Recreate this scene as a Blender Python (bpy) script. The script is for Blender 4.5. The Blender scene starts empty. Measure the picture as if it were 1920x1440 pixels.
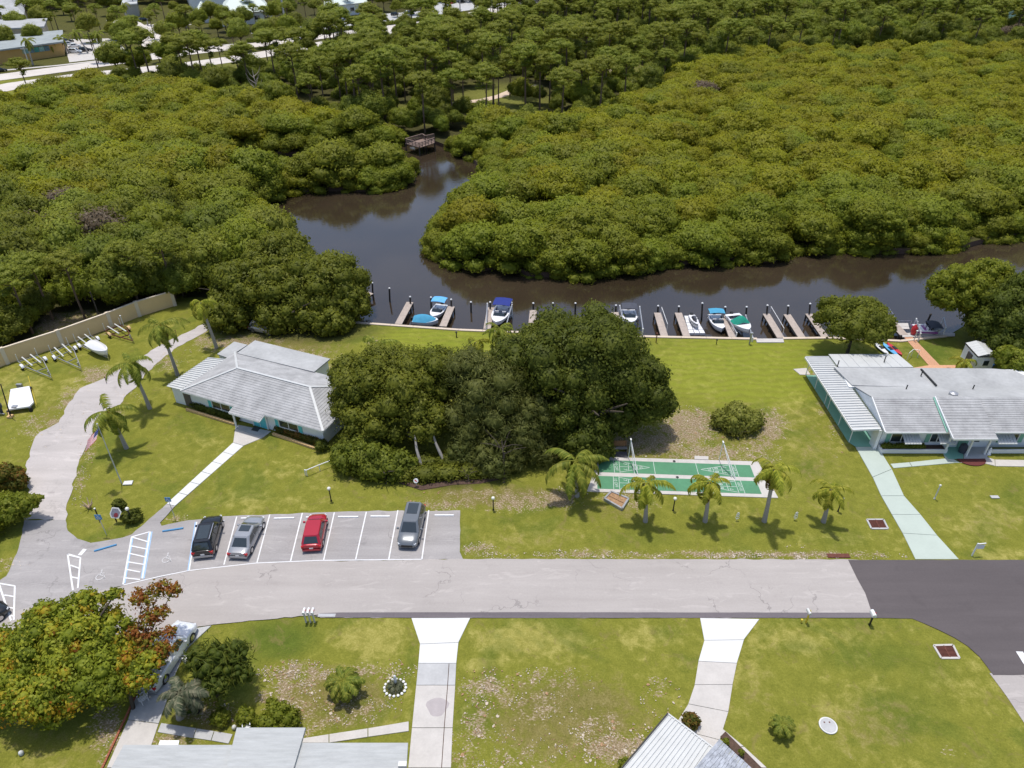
import bpy, bmesh, math, random
import numpy as np
from mathutils import Vector, Matrix, noise as mnoise
from mathutils.geometry import delaunay_2d_cdt
random.seed(7); RNG = np.random.default_rng(7)
SC = bpy.context.scene
COL = SC.collection
R = math.radians
# ------------------------------------------------------------------ camera, light, exposure
F = 1333.0; P = R(34.2); H = 46.0
cam = bpy.data.cameras.new('camera'); camo = bpy.data.objects.new('camera', cam); COL.objects.link(camo)
camo.location = (0, 0, H); camo.rotation_euler = (R(90) - P, 0, 0)
cam.sensor_width = 36; cam.lens = 36 * F / 1920; cam.clip_start = 1; cam.clip_end = 5000
SC.camera = camo
SUN_EL, SUN_AZ = 80, 335      # azimuth clockwise from +Y (camera looks along +Y)
w = bpy.data.worlds.new("World"); SC.world = w; w.use_nodes = True
nt = w.node_tree; sky = nt.nodes.new('ShaderNodeTexSky'); sky.sky_type = 'NISHITA'; sky.sun_disc = False
sky.sun_elevation = R(SUN_EL); sky.sun_rotation = R(SUN_AZ); sky.air_density = 1.0; sky.dust_density = 2.0
bg = nt.nodes['Background']; bg.inputs['Strength'].default_value = 0.15
nt.links.new(sky.outputs[0], bg.inputs['Color'])
sl = bpy.data.lights.new('sun', 'SUN'); sl.energy = 3.1; sl.angle = R(2.2); sl.color = (1, .96, .89)
so = bpy.data.objects.new('sun', sl); COL.objects.link(so)
_d = Vector((math.sin(R(SUN_AZ)) * math.cos(R(SUN_EL)), math.cos(R(SUN_AZ)) * math.cos(R(SUN_EL)), math.sin(R(SUN_EL))))
so.rotation_euler = _d.to_track_quat('Z', 'Y').to_euler(); so.location = (0, 0, 120)
SC.view_settings.view_transform = 'Standard'; SC.view_settings.look = 'None'
SC.view_settings.exposure = 0.1; SC.view_settings.gamma = 1
SC.cycles.max_bounces = 6; SC.cycles.diffuse_bounces = 4; SC.cycles.glossy_bounces = 3; SC.cycles.transparent_max_bounces = 6

# ------------------------------------------------------------------ mapping of photo points to the ground plan
def G(px, py, z=0.0):
    u = px - 960; v = py - 720
    t = (H - z) / (F * math.sin(P) + v * math.cos(P))
    return Vector((u * t, (F * math.cos(P) - v * math.sin(P)) * t, z))
def GY(px, py, Y):                      # the point on the sight line at plan distance Y
    z = H * (1 - Y / G(px, py).y)
    return G(px, py, z)
def pj(X, Y, Z=0.0):
    zc = Y * math.cos(P) + (H - Z) * math.sin(P)
    yc = -Y * math.sin(P) + (H - Z) * math.cos(P)
    return 960 + F * X / zc, 720 + F * yc / zc
def ZC(ox, oy, s): return lambda x, y: (ox + x / s, oy + y / s)
def inpoly(x, y, poly):
    x = np.asarray(x, float); y = np.asarray(y, float); ins = np.zeros(x.shape, bool); n = len(poly); j = n - 1
    for i in range(n):
        xi, yi = poly[i][0], poly[i][1]; xj, yj = poly[j][0], poly[j][1]
        if yi != yj:
            c = ((yi > y) != (yj > y)) & (x < (xj - xi) * (y - yi) / (yj - yi) + xi)
            ins ^= c
        j = i
    return ins

# ------------------------------------------------------------------ materials
def newmat(name):
    m = bpy.data.materials.new(name); m.use_nodes = True; n = m.node_tree
    return m, n, n.nodes['Principled BSDF']
def N(nt, t, **kw):
    n = nt.nodes.new(t)
    for k, v in kw.items(): setattr(n, k, v)
    return n
def ramp(nt, fac, stops):
    r = N(nt, 'ShaderNodeValToRGB'); e = r.color_ramp.elements
    while len(e) < len(stops): e.new(0.5)
    for i, (p, c) in enumerate(stops): e[i].position = p; e[i].color = (*c, 1)
    nt.links.new(fac, r.inputs[0]); return r.outputs[0]
def coords(nt, scale=(1, 1, 1), rot=0):
    tc = N(nt, 'ShaderNodeTexCoord'); mp = N(nt, 'ShaderNodeMapping')
    mp.inputs['Scale'].default_value = scale; mp.inputs['Rotation'].default_value = (0, 0, rot)
    nt.links.new(tc.outputs['Object'], mp.inputs[0]); return mp.outputs[0]
def noise(nt, vec, scale, detail=4, rough=.55, dist=0):
    n = N(nt, 'ShaderNodeTexNoise'); n.inputs['Scale'].default_value = scale; n.inputs['Detail'].default_value = detail
    n.inputs['Roughness'].default_value = rough; n.inputs['Distortion'].default_value = dist
    nt.links.new(vec, n.inputs['Vector']); return n.outputs['Fac']
def mixc(nt, fac, a, b, mode='MIX'):
    m = N(nt, 'ShaderNodeMix', data_type='RGBA', blend_type=mode)
    for s, v in ((m.inputs[0], fac), (m.inputs[6], a), (m.inputs[7], b)):
        if hasattr(v, 'links') or hasattr(v, 'is_output'): nt.links.new(v, s)
        elif isinstance(v, (int, float)): s.default_value = v
        else: s.default_value = (*v, 1)
    return m.outputs[2]
def mth(nt, op, a, b=None, clamp=False):
    m = N(nt, 'ShaderNodeMath', operation=op, use_clamp=clamp)
    for i, v in enumerate((a, b)):
        if v is None: continue
        if isinstance(v, (int, float)): m.inputs[i].default_value = v
        else: nt.links.new(v, m.inputs[i])
    return m.outputs[0]
def sstep(nt, v, lo, hi):
    m = N(nt, 'ShaderNodeMapRange', interpolation_type='SMOOTHSTEP'); m.inputs[1].default_value = lo; m.inputs[2].default_value = hi
    nt.links.new(v, m.inputs[0]); return m.outputs[0]
def bump(nt, h, strength, dist, bs):
    b = N(nt, 'ShaderNodeBump'); b.inputs['Strength'].default_value = strength; b.inputs['Distance'].default_value = dist
    nt.links.new(h, b.inputs['Height']); nt.links.new(b.outputs[0], bs.inputs['Normal'])
_pm = {}
def plain(name, col, rough=.6, var=.12, scale=3, metal=0, spec=.4, bmp=0, stretch=(1, 1, 1)):
    """paint, metal, wood, plastic: a base colour with soft wear"""
    if name in _pm: return _pm[name]
    m, nt, bs = newmat(name); v = coords(nt, stretch)
    n1 = noise(nt, v, scale, 5, .6); n2 = noise(nt, v, scale * 9, 3)
    f = mth(nt, 'ADD', mth(nt, 'MULTIPLY', n1, .7), mth(nt, 'MULTIPLY', n2, .3))
    c = ramp(nt, f, [(.3, tuple(x * (1 - var) for x in col)), (.7, tuple(min(.95, x * (1 + var)) for x in col))])
    nt.links.new(c, bs.inputs['Base Color']); bs.inputs['Roughness'].default_value = rough
    bs.inputs['Metallic'].default_value = metal; bs.inputs['Specular IOR Level'].default_value = spec
    if bmp: bump(nt, n2, bmp, .02, bs)
    _pm[name] = m; return m
def leafmat(name, stops, rnd=.16, trans=.5):
    """foliage: colour by leaf tint, small shift from tree to tree"""
    m, nt, bs = newmat(name)
    at = N(nt, 'ShaderNodeAttribute', attribute_name='tint'); oi = N(nt, 'ShaderNodeObjectInfo')
    c = ramp(nt, at.outputs['Fac'], stops)
    hs = N(nt, 'ShaderNodeHueSaturation')
    nt.links.new(c, hs.inputs['Color'])
    nt.links.new(mth(nt, 'ADD', mth(nt, 'MULTIPLY', oi.outputs['Random'], .018), .491), hs.inputs['Hue'])
    tc = N(nt, 'ShaderNodeTexCoord')
    val = mth(nt, 'ADD', mth(nt, 'MULTIPLY', oi.outputs['Random'], rnd), 1 - rnd / 2)
    nt.links.new(val, hs.inputs['Value'])
    nt.links.new(hs.outputs[0], bs.inputs['Base Color']); bs.inputs['Roughness'].default_value = .55
    bs.inputs['Specular IOR Level'].default_value = .18
    tr = N(nt, 'ShaderNodeBsdfTranslucent'); nt.links.new(hs.outputs[0], tr.inputs[0])
    mx = N(nt, 'ShaderNodeMixShader'); mx.inputs[0].default_value = trans
    nt.links.new(bs.outputs[0], mx.inputs[1]); nt.links.new(tr.outputs[0], mx.inputs[2])
    nt.links.new(mx.outputs[0], nt.nodes['Material Output'].inputs[0]); return m

M = {}
M['olive'] = leafmat('mangrove_leaves_olive', [(0, (.235, .24, .017)), (.5, (.29, .29, .021)), (1, (.36, .35, .03))])
M['mangrove'] = leafmat('mangrove_leaves_green', [(0, (.19, .22, .02)), (.5, (.24, .27, .026)), (1, (.31, .33, .04))])
M['broad'] = leafmat('broad_leaves', [(0, (.125, .15, .018)), (.5, (.19, .22, .027)), (1, (.29, .31, .046))])
M['oak'] = leafmat('oak_leaves', [(0, (.085, .105, .016)), (.5, (.135, .16, .024)), (1, (.22, .24, .038))])
M['grey_green'] = leafmat('grey_green_leaves', [(0, (.11, .125, .028)), (.5, (.17, .185, .045)), (1, (.27, .285, .085))])
M['pine'] = leafmat('pine_needles', [(0, (.18, .21, .026)), (.5, (.265, .295, .04)), (1, (.39, .41, .065))])
M['shrub_l'] = leafmat('pale_shrub_leaves', [(0, (.18, .2, .035)), (.5, (.29, .31, .055)), (1, (.42, .42, .11))])
M['bright'] = leafmat('bright_leaves', [(0, (.14, .18, .015)), (.5, (.23, .27, .028)), (1, (.4, .4, .06))])
M['flame'] = leafmat('flame_tree_leaves', [(0, (.12, .15, .014)), (.35, (.25, .29, .028)), (.68, (.41, .42, .045)), (.85, (.52, .38, .035)), (.95, (.45, .17, .02)), (1, (.28, .1, .03))])
M['flame_red'] = leafmat('rust_tree_leaves', [(0, (.16, .17, .02)), (.3, (.34, .32, .04)), (.5, (.42, .2, .04)), (.75, (.33, .12, .035)), (1, (.5, .36, .05))])
M['palm'] = leafmat('palm_fronds', [(0, (.15, .2, .028)), (.5, (.25, .29, .042)), (1, (.45, .45, .08))])
M['palm_y'] = leafmat('yellowing_palm_fronds', [(0, (.2, .24, .026)), (.5, (.34, .36, .04)), (1, (.55, .52, .08))])
M['palm_dead'] = leafmat('dead_palm_fronds', [(0, (.13, .07, .025)), (1, (.33, .2, .08))])
M['palm_grey'] = leafmat('silvery_palm_fronds', [(0, (.1, .125, .07)), (.5, (.18, .2, .12)), (1, (.33, .31, .2))])
M['conifer'] = leafmat('juniper_leaves', [(0, (.065, .1, .016)), (.5, (.12, .165, .022)), (1, (.26, .28, .045))])
M['brownish'] = leafmat('brown_twigs', [(0, (.1, .07, .04)), (.5, (.2, .15, .1)), (1, (.34, .28, .22))])
M['red_shrub'] = leafmat('reddish_shrub_leaves', [(0, (.08, .1, .016)), (.5, (.17, .16, .025)), (1, (.36, .14, .04))])
M['bark'] = plain('grey_bark', (.085, .07, .055), .9, .3, 4, spec=.1, bmp=.5, stretch=(1, 1, .3))
M['pine_bark'] = plain('pine_bark', (.17, .12, .085), .9, .3, 4, spec=.1)
M['palm_bark'] = plain('palm_bark', (.36, .33, .3), .9, .2, 5, spec=.1, stretch=(.3, .3, 3))
M['white'] = plain('white_paint', (.8, .8, .8), .5, .04)
M['wall_w'] = plain('white_stucco', (.8, .82, .84), .85, .05, 2)
M['roof'] = plain('white_grey_shingles', (.36, .36, .362), .85, .3, .8, bmp=.3)
M['flatroof'] = plain('pale_flat_roof', (.38, .385, .385), .8, .22, .3)
M['metal'] = plain('white_metal_panels', (.54, .55, .545), .45, .07, 1.2)
M['metal_g'] = plain('grey_metal', (.4, .41, .43), .4, .1, metal=.5)
M['glass'] = plain('dark_window_glass', (.03, .04, .045), .05, .1, spec=1.0)
M['aqua'] = plain('aqua_paint', (.12, .55, .6), .5, .05)
M['mint'] = plain('mint_green_paint', (.2, .42, .33), .6, .08, 1)
M['black'] = plain('black_metal', (.02, .02, .02), .5, .1)
M['globe'] = plain('white_lamp_globe', (.8, .79, .72), .3, .02)
M['rubber'] = plain('black_rubber', (.025, .025, .027), .8, .1)
M['chrome'] = plain('bright_metal', (.6, .6, .62), .25, .05, metal=.9)
M['wood'] = plain('brown_wood', (.34, .17, .08), .7, .2, stretch=(1, 6, 1))
M['plank'] = plain('weathered_planks', (.44, .37, .32), .85, .2, 2, bmp=.4)
M['pile'] = plain('dark_piling', (.05, .042, .036), .8, .3, 3)
M['orange_block'] = plain('tan_edging_blocks', (.62, .42, .21), .85, .2, 5)
M['tan'] = plain('tan_stucco', (.72, .53, .29), .9, .06, .8)
M['tan_l'] = plain('pale_tan_stucco', (.7, .6, .47), .9, .06, .8)
M['concrete'] = plain('pale_concrete', (.52, .49, .46), .9, .12, .8, bmp=.2)
M['concrete_w'] = plain('new_white_concrete', (.64, .64, .625), .85, .04, .6)
M['concrete_g'] = plain('aged_grey_concrete', (.45, .45, .45), .9, .14, .6, bmp=.2)
M['mint_conc'] = plain('mint_tinted_concrete', (.44, .5, .445), .85, .06, .5)
M['paver'] = plain('salmon_pavers', (.6, .33, .2), .85, .15, 6)
M['court'] = plain('green_court_paint', (.075, .23, .12), .6, .16, .5)
M['line'] = plain('white_line_paint', (.72, .72, .73), .7, .08, 2)
M['court_line'] = plain('faded_court_lines', (.5, .56, .52), .7, .15, 2)
M['blue_line'] = plain('blue_line_paint', (.33, .5, .75), .7, .08, 2)
M['blue'] = plain('blue_paint', (.08, .26, .47), .6, .1, 2)
M['gel'] = plain('white_gelcoat', (.78, .78, .8), .25, .03)
M['teal_c'] = plain('teal_blue_canvas', (.06, .3, .48), .8, .15, 2)
M['sky_c'] = plain('light_blue_canvas', (.12, .4, .72), .8, .15, 2)
M['navy_c'] = plain('navy_canvas', (.015, .03, .2), .8, .15, 2)
M['black_c'] = plain('black_canvas', (.06, .065, .085), .8, .2, 2)
M['green_c'] = plain('green_canvas', (.01, .26, .18), .8, .15, 2)
M['seat_g'] = plain('grey_vinyl', (.33, .33, .36), .6, .15, 3)
M['red'] = plain('red_plastic', (.5, .03, .04), .4, .1)
M['purple'] = plain('purple_graphics', (.28, .08, .3), .3, .2, 4)
M['rust'] = plain('rusty_iron', (.13, .045, .03), .85, .3, 4)
M['mulch'] = plain('dark_mulch', (.09, .055, .04), .95, .4, 5, bmp=.6)
M['litter'] = plain('brown_leaf_litter', (.36, .22, .12), .95, .5, 7, bmp=.8)
M['flag_r'] = plain('flag_red', (.5, .03, .05), .8, .05); M['flag_b'] = plain('flag_blue', (.02, .03, .17), .8, .05); M['flag_w'] = plain('flag_white', (.75, .75, .75), .8, .03)
M['tail'] = plain('red_lamp_lens', (.5, .015, .02), .2, .05)
M['head'] = plain('clear_lamp_lens', (.6, .62, .65), .15, .05)
M['maroon'] = plain('maroon_mat', (.13, .035, .03), .9, .2, 4)
M['yellow'] = plain('yellow_paint', (.65, .5, .05), .6, .1)

def asphalt(name, lo, hi, crack=.35):
    m, nt, bs = newmat(name); v = coords(nt)
    big = noise(nt, v, .12, 4, .6); st = noise(nt, coords(nt, (.08, 1.1, 1)), .9, 4, .6); fine = noise(nt, v, 6, 3, .7)
    f = mth(nt, 'ADD', mth(nt, 'ADD', mth(nt, 'MULTIPLY', big, .35), mth(nt, 'MULTIPLY', st, .4)), mth(nt, 'MULTIPLY', fine, .25))
    c = ramp(nt, f, [(.34, lo), (.64, hi)])
    vo = N(nt, 'ShaderNodeTexVoronoi', feature='DISTANCE_TO_EDGE'); vo.inputs['Scale'].default_value = .23
    wv = N(nt, 'ShaderNodeVectorMath', operation='ADD'); ns = N(nt, 'ShaderNodeTexNoise'); ns.inputs['Scale'].default_value = .9; ns.inputs['Detail'].default_value = 5
    nt.links.new(v, ns.inputs['Vector']); sc = N(nt, 'ShaderNodeVectorMath', operation='SCALE'); sc.inputs['Scale'].default_value = 2.2
    nt.links.new(ns.outputs['Color'], sc.inputs[0]); nt.links.new(v, wv.inputs[0]); nt.links.new(sc.outputs[0], wv.inputs[1]); nt.links.new(wv.outputs[0], vo.inputs['Vector'])
    stn = mth(nt, 'MULTIPLY', sstep(nt, noise(nt, v, .45, 4, .6, .5), .58, .72), .35 if 'grey' in name or 'shell' in name else .12)
    c = mixc(nt, stn, c, tuple(x * .55 for x in lo))
    lt_ = mth(nt, 'MULTIPLY', sstep(nt, noise(nt, coords(nt, (.35, 1.4, 1)), .7, 4, .7, 1.5), .56, .66), .35 if 'new' not in name and 'dark' not in name else .05)
    c = mixc(nt, lt_, c, tuple(min(.8, x * 1.22) for x in hi))
    cr = mth(nt, 'MULTIPLY', mth(nt, 'LESS_THAN', vo.outputs['Distance'], .008), mth(nt, 'MULTIPLY', sstep(nt, noise(nt, v, .13, 2), .5, .6), crack * 1.1))
    c = mixc(nt, cr, c, (.12, .11, .11)); nt.links.new(c, bs.inputs['Base Color']); bs.inputs['Roughness'].default_value = .9
    bs.inputs['Specular IOR Level'].default_value = .2; bump(nt, fine, .25, .01, bs); return m
M['asphalt'] = asphalt('worn_pale_asphalt', (.345, .315, .298), (.44, .405, .385))
M['asphalt_lot'] = asphalt('worn_grey_asphalt', (.265, .25, .247), (.4, .377, .37), .3)
M['asphalt_drive'] = asphalt('dusty_shell_asphalt', (.38, .35, .335), (.52, .478, .46), .15)
M['asphalt_new'] = asphalt('fresh_dark_asphalt', (.092, .08, .082), (.122, .106, .108), 0)
M['asphalt_edge'] = asphalt('dark_asphalt_edge', (.12, .105, .115), (.19, .17, .18), 0)
M['far_road'] = asphalt('cream_far_road', (.5, .46, .42), (.64, .59, .54), 0)  # cream-white base colour of the distant roads

def ground_mat():
    m, nt, bs = newmat('lawn_and_soil'); v = coords(nt)
    def A(n): return N(nt, 'ShaderNodeAttribute', attribute_name=n).outputs['Fac']
    n0 = noise(nt, v, .22, 5, .65, .6); n1 = noise(nt, v, 1.1, 5, .65, .4); n2 = noise(nt, coords(nt, (1, 1.6, 1), .5), 5.5, 4, .7); n3 = noise(nt, coords(nt, (1.5, .8, 1), .3), 10, 3, .75)
    f = mth(nt, 'ADD', mth(nt, 'ADD', mth(nt, 'MULTIPLY', n1, .34), mth(nt, 'MULTIPLY', n2, .34)), mth(nt, 'MULTIPLY', n3, .32))
    green = ramp(nt, f, [(.34, (.12, .13, .019)), (.5, (.185, .188, .029)), (.66, (.27, .26, .048))])
    dry = ramp(nt, f, [(.34, (.19, .18, .035)), (.5, (.295, .27, .065)), (.66, (.42, .37, .12))])
    lush = ramp(nt, f, [(.36, (.06, .09, .014)), (.64, (.115, .155, .022))])
    df = mth(nt, 'ADD', A('dry'), mth(nt, 'MULTIPLY', mth(nt, 'SUBTRACT', mth(nt, 'ADD', mth(nt, 'MULTIPLY', n0, .5), mth(nt, 'MULTIPLY', n1, .5)), .5), 4.5))
    c = mixc(nt, sstep(nt, df, .05, 1.0), green, dry)
    c = mixc(nt, mth(nt, 'MULTIPLY', A('lush'), .85, True), c, lush)
    c = mixc(nt, mth(nt, 'MULTIPLY', sstep(nt, noise(nt, coords(nt, (1, 1, 1), 1.0), .16, 3, .6, 1.0), .5, .68), .5), c, lush)
    c = mixc(nt, mth(nt, 'MULTIPLY', sstep(nt, noise(nt, coords(nt, (1, 1, 1), 2.0), .6, 5, .75, 1.0), .55, .68), .45), c, (.22, .17, .07))
    brn = ramp(nt, f, [(.34, (.1, .085, .025)), (.5, (.18, .15, .05)), (.66, (.3, .25, .11))])
    c = mixc(nt, mth(nt, 'MULTIPLY', sstep(nt, mth(nt, 'ADD', A('brown'), mth(nt, 'MULTIPLY', mth(nt, 'SUBTRACT', n1, .5), 2.2)), .25, .95), mth(nt, 'MULTIPLY', sstep(nt, A('brown'), .02, .3), .8)), c, brn)
    mw = N(nt, 'ShaderNodeTexWave', wave_type='BANDS', bands_direction='Y'); mw.inputs['Scale'].default_value = .28; mw.inputs['Distortion'].default_value = 8.0; mw.inputs['Detail'].default_value = 2
    nt.links.new(v, mw.inputs['Vector'])
    c = mixc(nt, mth(nt, 'MULTIPLY', mth(nt, 'MULTIPLY', mw.outputs['Fac'], A('mow')), .4), c, (.26, .3, .03))
    c = mixc(nt, mth(nt, 'MULTIPLY', A('mow'), .3), c, (.22, .26, .025))
    soil = ramp(nt, mth(nt, 'ADD', mth(nt, 'MULTIPLY', n2, .6), mth(nt, 'MULTIPLY', n3, .4)), [(.36, (.16, .12, .06)), (.5, (.25, .19, .11)), (.57, (.37, .29, .2)), (.64, (.66, .57, .5))])
    bf = mth(nt, 'ADD', A('bare'), mth(nt, 'MULTIPLY', mth(nt, 'SUBTRACT', mth(nt, 'ADD', mth(nt, 'MULTIPLY', n1, .5), mth(nt, 'MULTIPLY', n2, .5)), .52), 5.0))
    bf = mth(nt, 'MULTIPLY', bf, sstep(nt, A('bare'), .02, .15))
    c = mixc(nt, sstep(nt, bf, .22, .75), c, soil)
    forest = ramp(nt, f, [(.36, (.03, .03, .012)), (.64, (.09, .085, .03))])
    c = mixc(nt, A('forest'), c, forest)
    scrub = ramp(nt, f, [(.36, (.09, .1, .02)), (.6, (.2, .2, .05)), (.7, (.4, .34, .2))])
    c = mixc(nt, A('scrub'), c, scrub)
    nt.links.new(c, bs.inputs['Base Color']); bs.inputs['Roughness'].default_value = .95; bs.inputs['Specular IOR Level'].default_value = .08
    bump(nt, f, .7, .12, bs); return m
M['ground'] = ground_mat()
def water_mat():
    m, nt, bs = newmat('dark_canal_water'); v = coords(nt)
    c = ramp(nt, noise(nt, v, .04, 3), [(.35, (.03, .021, .013)), (.7, (.052, .038, .024))])
    nt.links.new(c, bs.inputs['Base Color']); bs.inputs['Roughness'].default_value = .06; bs.inputs['IOR'].default_value = 1.5
    bs.inputs['Specular IOR Level'].default_value = 1.0
    h = mth(nt, 'ADD', noise(nt, v, 1.2, 3, .5), mth(nt, 'MULTIPLY', noise(nt, coords(nt, (1, 2.5, 1)), 5, 2), .3)); bump(nt, h, .12, .06, bs); return m
M['water'] = water_mat()

# ------------------------------------------------------------------ mesh helpers
def tag(o, label=None, cat=None, group=None, kind=None):
    if label: o['label'] = label
    if cat: o['category'] = cat
    if group: o['group'] = group
    if kind: o['kind'] = kind
    return o
def thing(name, label, cat, loc=(0, 0, 0), rz=0.0, group=None):
    o = bpy.data.objects.new(name, None); COL.objects.link(o); o.empty_display_size = .3
    o.location = loc; o.rotation_euler = (0, 0, rz); return tag(o, label, cat, group)
def child(name, me, parent, loc=(0, 0, 0), rot=(0, 0, 0), sc=(1, 1, 1)):
    o = bpy.data.objects.new(name, me); COL.objects.link(o); o.parent = parent
    o.location = loc; o.rotation_euler = rot; o.scale = sc; return o
def copy_tree(o, parent=None):
    c = o.copy(); COL.objects.link(c)
    if parent: c.parent = parent
    for ch in list(o.children): copy_tree(ch, c)
    return c
class MB:
    def __init__(s): s.v = []; s.f = []; s.t = []
    def add(s, vs, fs, t=0.5):
        o = len(s.v); s.v += [tuple(v) for v in vs]; s.f += [tuple(i + o for i in f) for f in fs]; s.t += [t] * len(vs); return s
    def quad(s, a, b, c, d, t=.5): return s.add([a, b, c, d], [(0, 1, 2, 3)], t)
    def box(s, c, size, rz=0, rot=None, t=.5):
        m = rot if rot is not None else Matrix.Rotation(rz, 3, 'Z'); c = Vector(c); x, y, z = [k / 2 for k in size]
        vs = [c + m @ Vector((sx * x, sy * y, sz * z)) for sz in (-1, 1) for sx, sy in ((-1, -1), (1, -1), (1, 1), (-1, 1))]
        return s.add(vs, [(3, 2, 1, 0), (4, 5, 6, 7), (0, 1, 5, 4), (1, 2, 6, 5), (2, 3, 7, 6), (3, 0, 4, 7)], t)
    def beam(s, a, b, wd, hg, t=.5):       # box from a to b
        a = Vector(a); b = Vector(b); d = b - a; L = d.length
        if L < 1e-5: return s
        q = d.to_track_quat('X', 'Z').to_matrix(); return s.box((a + b) / 2, (L, wd, hg), rot=q, t=t)
    def tube(s, pts, rad, n=6, cap=True, t=.5):
        pts = [Vector(p) for p in pts]; rad = rad if isinstance(rad, (list, tuple)) else [rad] * len(pts)
        o = []; vs = []
        for i, p in enumerate(pts):
            d = (pts[min(i + 1, len(pts) - 1)] - pts[max(i - 1, 0)]).normalized(); q = d.to_track_quat('Z', 'Y')
            for k in range(n):
                a = 2 * math.pi * k / n; vs.append(p + q @ Vector((math.cos(a) * rad[i], math.sin(a) * rad[i], 0)))
        fs = [(i * n + k, i * n + (k + 1) % n, (i + 1) * n + (k + 1) % n, (i + 1) * n + k) for i in range(len(pts) - 1) for k in range(n)]
        if cap: fs += [tuple(range(n))[::-1], tuple((len(pts) - 1) * n + k for k in range(n))]
        return s.add(vs, fs, t)
    def lathe(s, c, prof, n=12, t=.5):
        c = Vector(c); vs = [c + Vector((r * math.cos(2 * math.pi * k / n), r * math.sin(2 * math.pi * k / n), z)) for r, z in prof for k in range(n)]
        fs = [(i * n + k, i * n + (k + 1) % n, (i + 1) * n + (k + 1) % n, (i + 1) * n + k) for i in range(len(prof) - 1) for k in range(n)]
        fs += [tuple(range(n))[::-1], tuple((len(prof) - 1) * n + k for k in range(n))]
        return s.add(vs, fs, t)
    def prism(s, pts, z0, z1, t=.5):       # convex or simple polygon prism
        n = len(pts); vs = [(p[0], p[1], z0) for p in pts] + [(p[0], p[1], z1) for p in pts]
        return s.add(vs, [tuple(range(n))[::-1], tuple(range(n, 2 * n))] + [(i, (i + 1) % n, n + (i + 1) % n, n + i) for i in range(n)], t)
    def grid(s, rows, t=.5):               # loft of equal rows
        n = len(rows[0]); return s.add([p for r in rows for p in r], [(i * n + k, i * n + k + 1, (i + 1) * n + k + 1, (i + 1) * n + k) for i in range(len(rows) - 1) for k in range(n - 1)], t)
    def mesh(s, name, mat, smooth=None):
        me = bpy.data.meshes.new(name); me.from_pydata(s.v, [], s.f)
        if mat: me.materials.append(mat)
        me.validate()
        if smooth is not None:
            me.polygons.foreach_set('use_smooth', [True] * len(me.polygons)); me.set_sharp_from_angle(angle=R(smooth))
        return me
    def build(s, name, mat, parent=None, world=True, smooth=None):
        """world: vertices are world coordinates even under a parent"""
        if parent is not None and world:
            im = Matrix.Translation(parent.location) @ parent.rotation_euler.to_matrix().to_4x4(); im.invert()
            s.v = [tuple(im @ Vector(v)) for v in s.v]
        o = bpy.data.objects.new(name, s.mesh(name, mat, smooth)); COL.objects.link(o)
        if parent is not None: o.parent = parent
        return o
def poly_obj(name, pts, z, mat, jit=0.0, step=None, label=None, kind='structure', parent=None, cat=None):
    """flat sheet from a plan outline; jit roughens its edge"""
    out = []
    n = len(pts)
    for i in range(n):
        a = Vector(pts[i][:2]); b = Vector(pts[(i + 1) % n][:2]); k = max(1, int((b - a).length / step)) if step else 1
        nn = (b - a).normalized() if (b - a).length > 0 else Vector((1, 0)); nn = Vector((-nn.y, nn.x))
        for j in range(k):
            p = a.lerp(b, j / k)
            if jit and j: p = p + nn * (mnoise.noise((p.x * .8, p.y * .8, 3.1)) * 1.3 + mnoise.noise((p.x * 3, p.y * 3, 9.1)) * .6) * jit
            out.append(p)
    bm = bmesh.new(); f = bm.faces.new([bm.verts.new((p.x, p.y, z)) for p in out])
    bmesh.ops.recalc_face_normals(bm, faces=[f])
    if f.normal.z < 0: f.normal_flip()
    bmesh.ops.triangulate(bm, faces=bm.faces[:], ngon_method='EAR_CLIP')
    me = bpy.data.meshes.new(name); bm.to_mesh(me); bm.free(); me.materials.append(mat)
    o = bpy.data.objects.new(name, me); COL.objects.link(o)
    if parent is not None: o.parent = parent
    elif label: tag(o, label, cat, kind=kind)
    return o
def gp(pts, z=0): return [G(x, y, z) for x, y in pts]
def slabs(name, left, right, z, mat, label, n_mats=None, gap=.03, thick=.06, kind='structure'):
    """a run of concrete slabs between two edge lines (lists of plan points), each slab a piece"""
    root = bpy.data.objects.new(name, None); COL.objects.link(root); tag(root, label, kind=kind)
    for i in range(len(left) - 1):
        a, b, c, d = [Vector((p[0], p[1], 0)) for p in (left[i], right[i], right[i + 1], left[i + 1])]
        ce = (a + b + c + d) / 4
        q = [p + (ce - p).normalized() * gap for p in (a, b, c, d)]
        m = MB().prism(q, -.05, z); o = m.build('slab', n_mats[i] if n_mats else mat, root)
    return root
def lerp_run(a, b, n): return [Vector(a).lerp(Vector(b), i / n) for i in range(n + 1)]

# ------------------------------------------------------------------ ground, canal, banks
CANAL = [(560, 600), (690, 608), (860, 620), (1230, 633), (1420, 637), (1560, 635), (1690, 641), (1775, 631), (1815, 606), (1860, 585), (1930, 570), (2300, 545),
         (2300, 400), (1930, 436), (1860, 443), (1790, 462), (1700, 466), (1600, 464), (1480, 460), (1455, 482), (1300, 484), (1190, 500), (1080, 510), (990, 510),
         (950, 490), (900, 500), (850, 492), (815, 476), (801, 460), (812, 436), (834, 408), (884, 384), (926, 356), (916, 326), (884, 294), (832, 270), (800, 258), (760, 262),
         (700, 283), (560, 284), (430, 286), (412, 310), (560, 322), (700, 320), (782, 312), (778, 330), (715, 352), (600, 350), (520, 360), (476, 388), (488, 428), (532, 450),
         (550, 474), (578, 505), (608, 532), (622, 560), (600, 580)]
CW = [G(x, y) for x, y in CANAL]
def in_canal_px(px, py): return inpoly(px, py, CANAL)
WZ = -0.9
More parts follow.
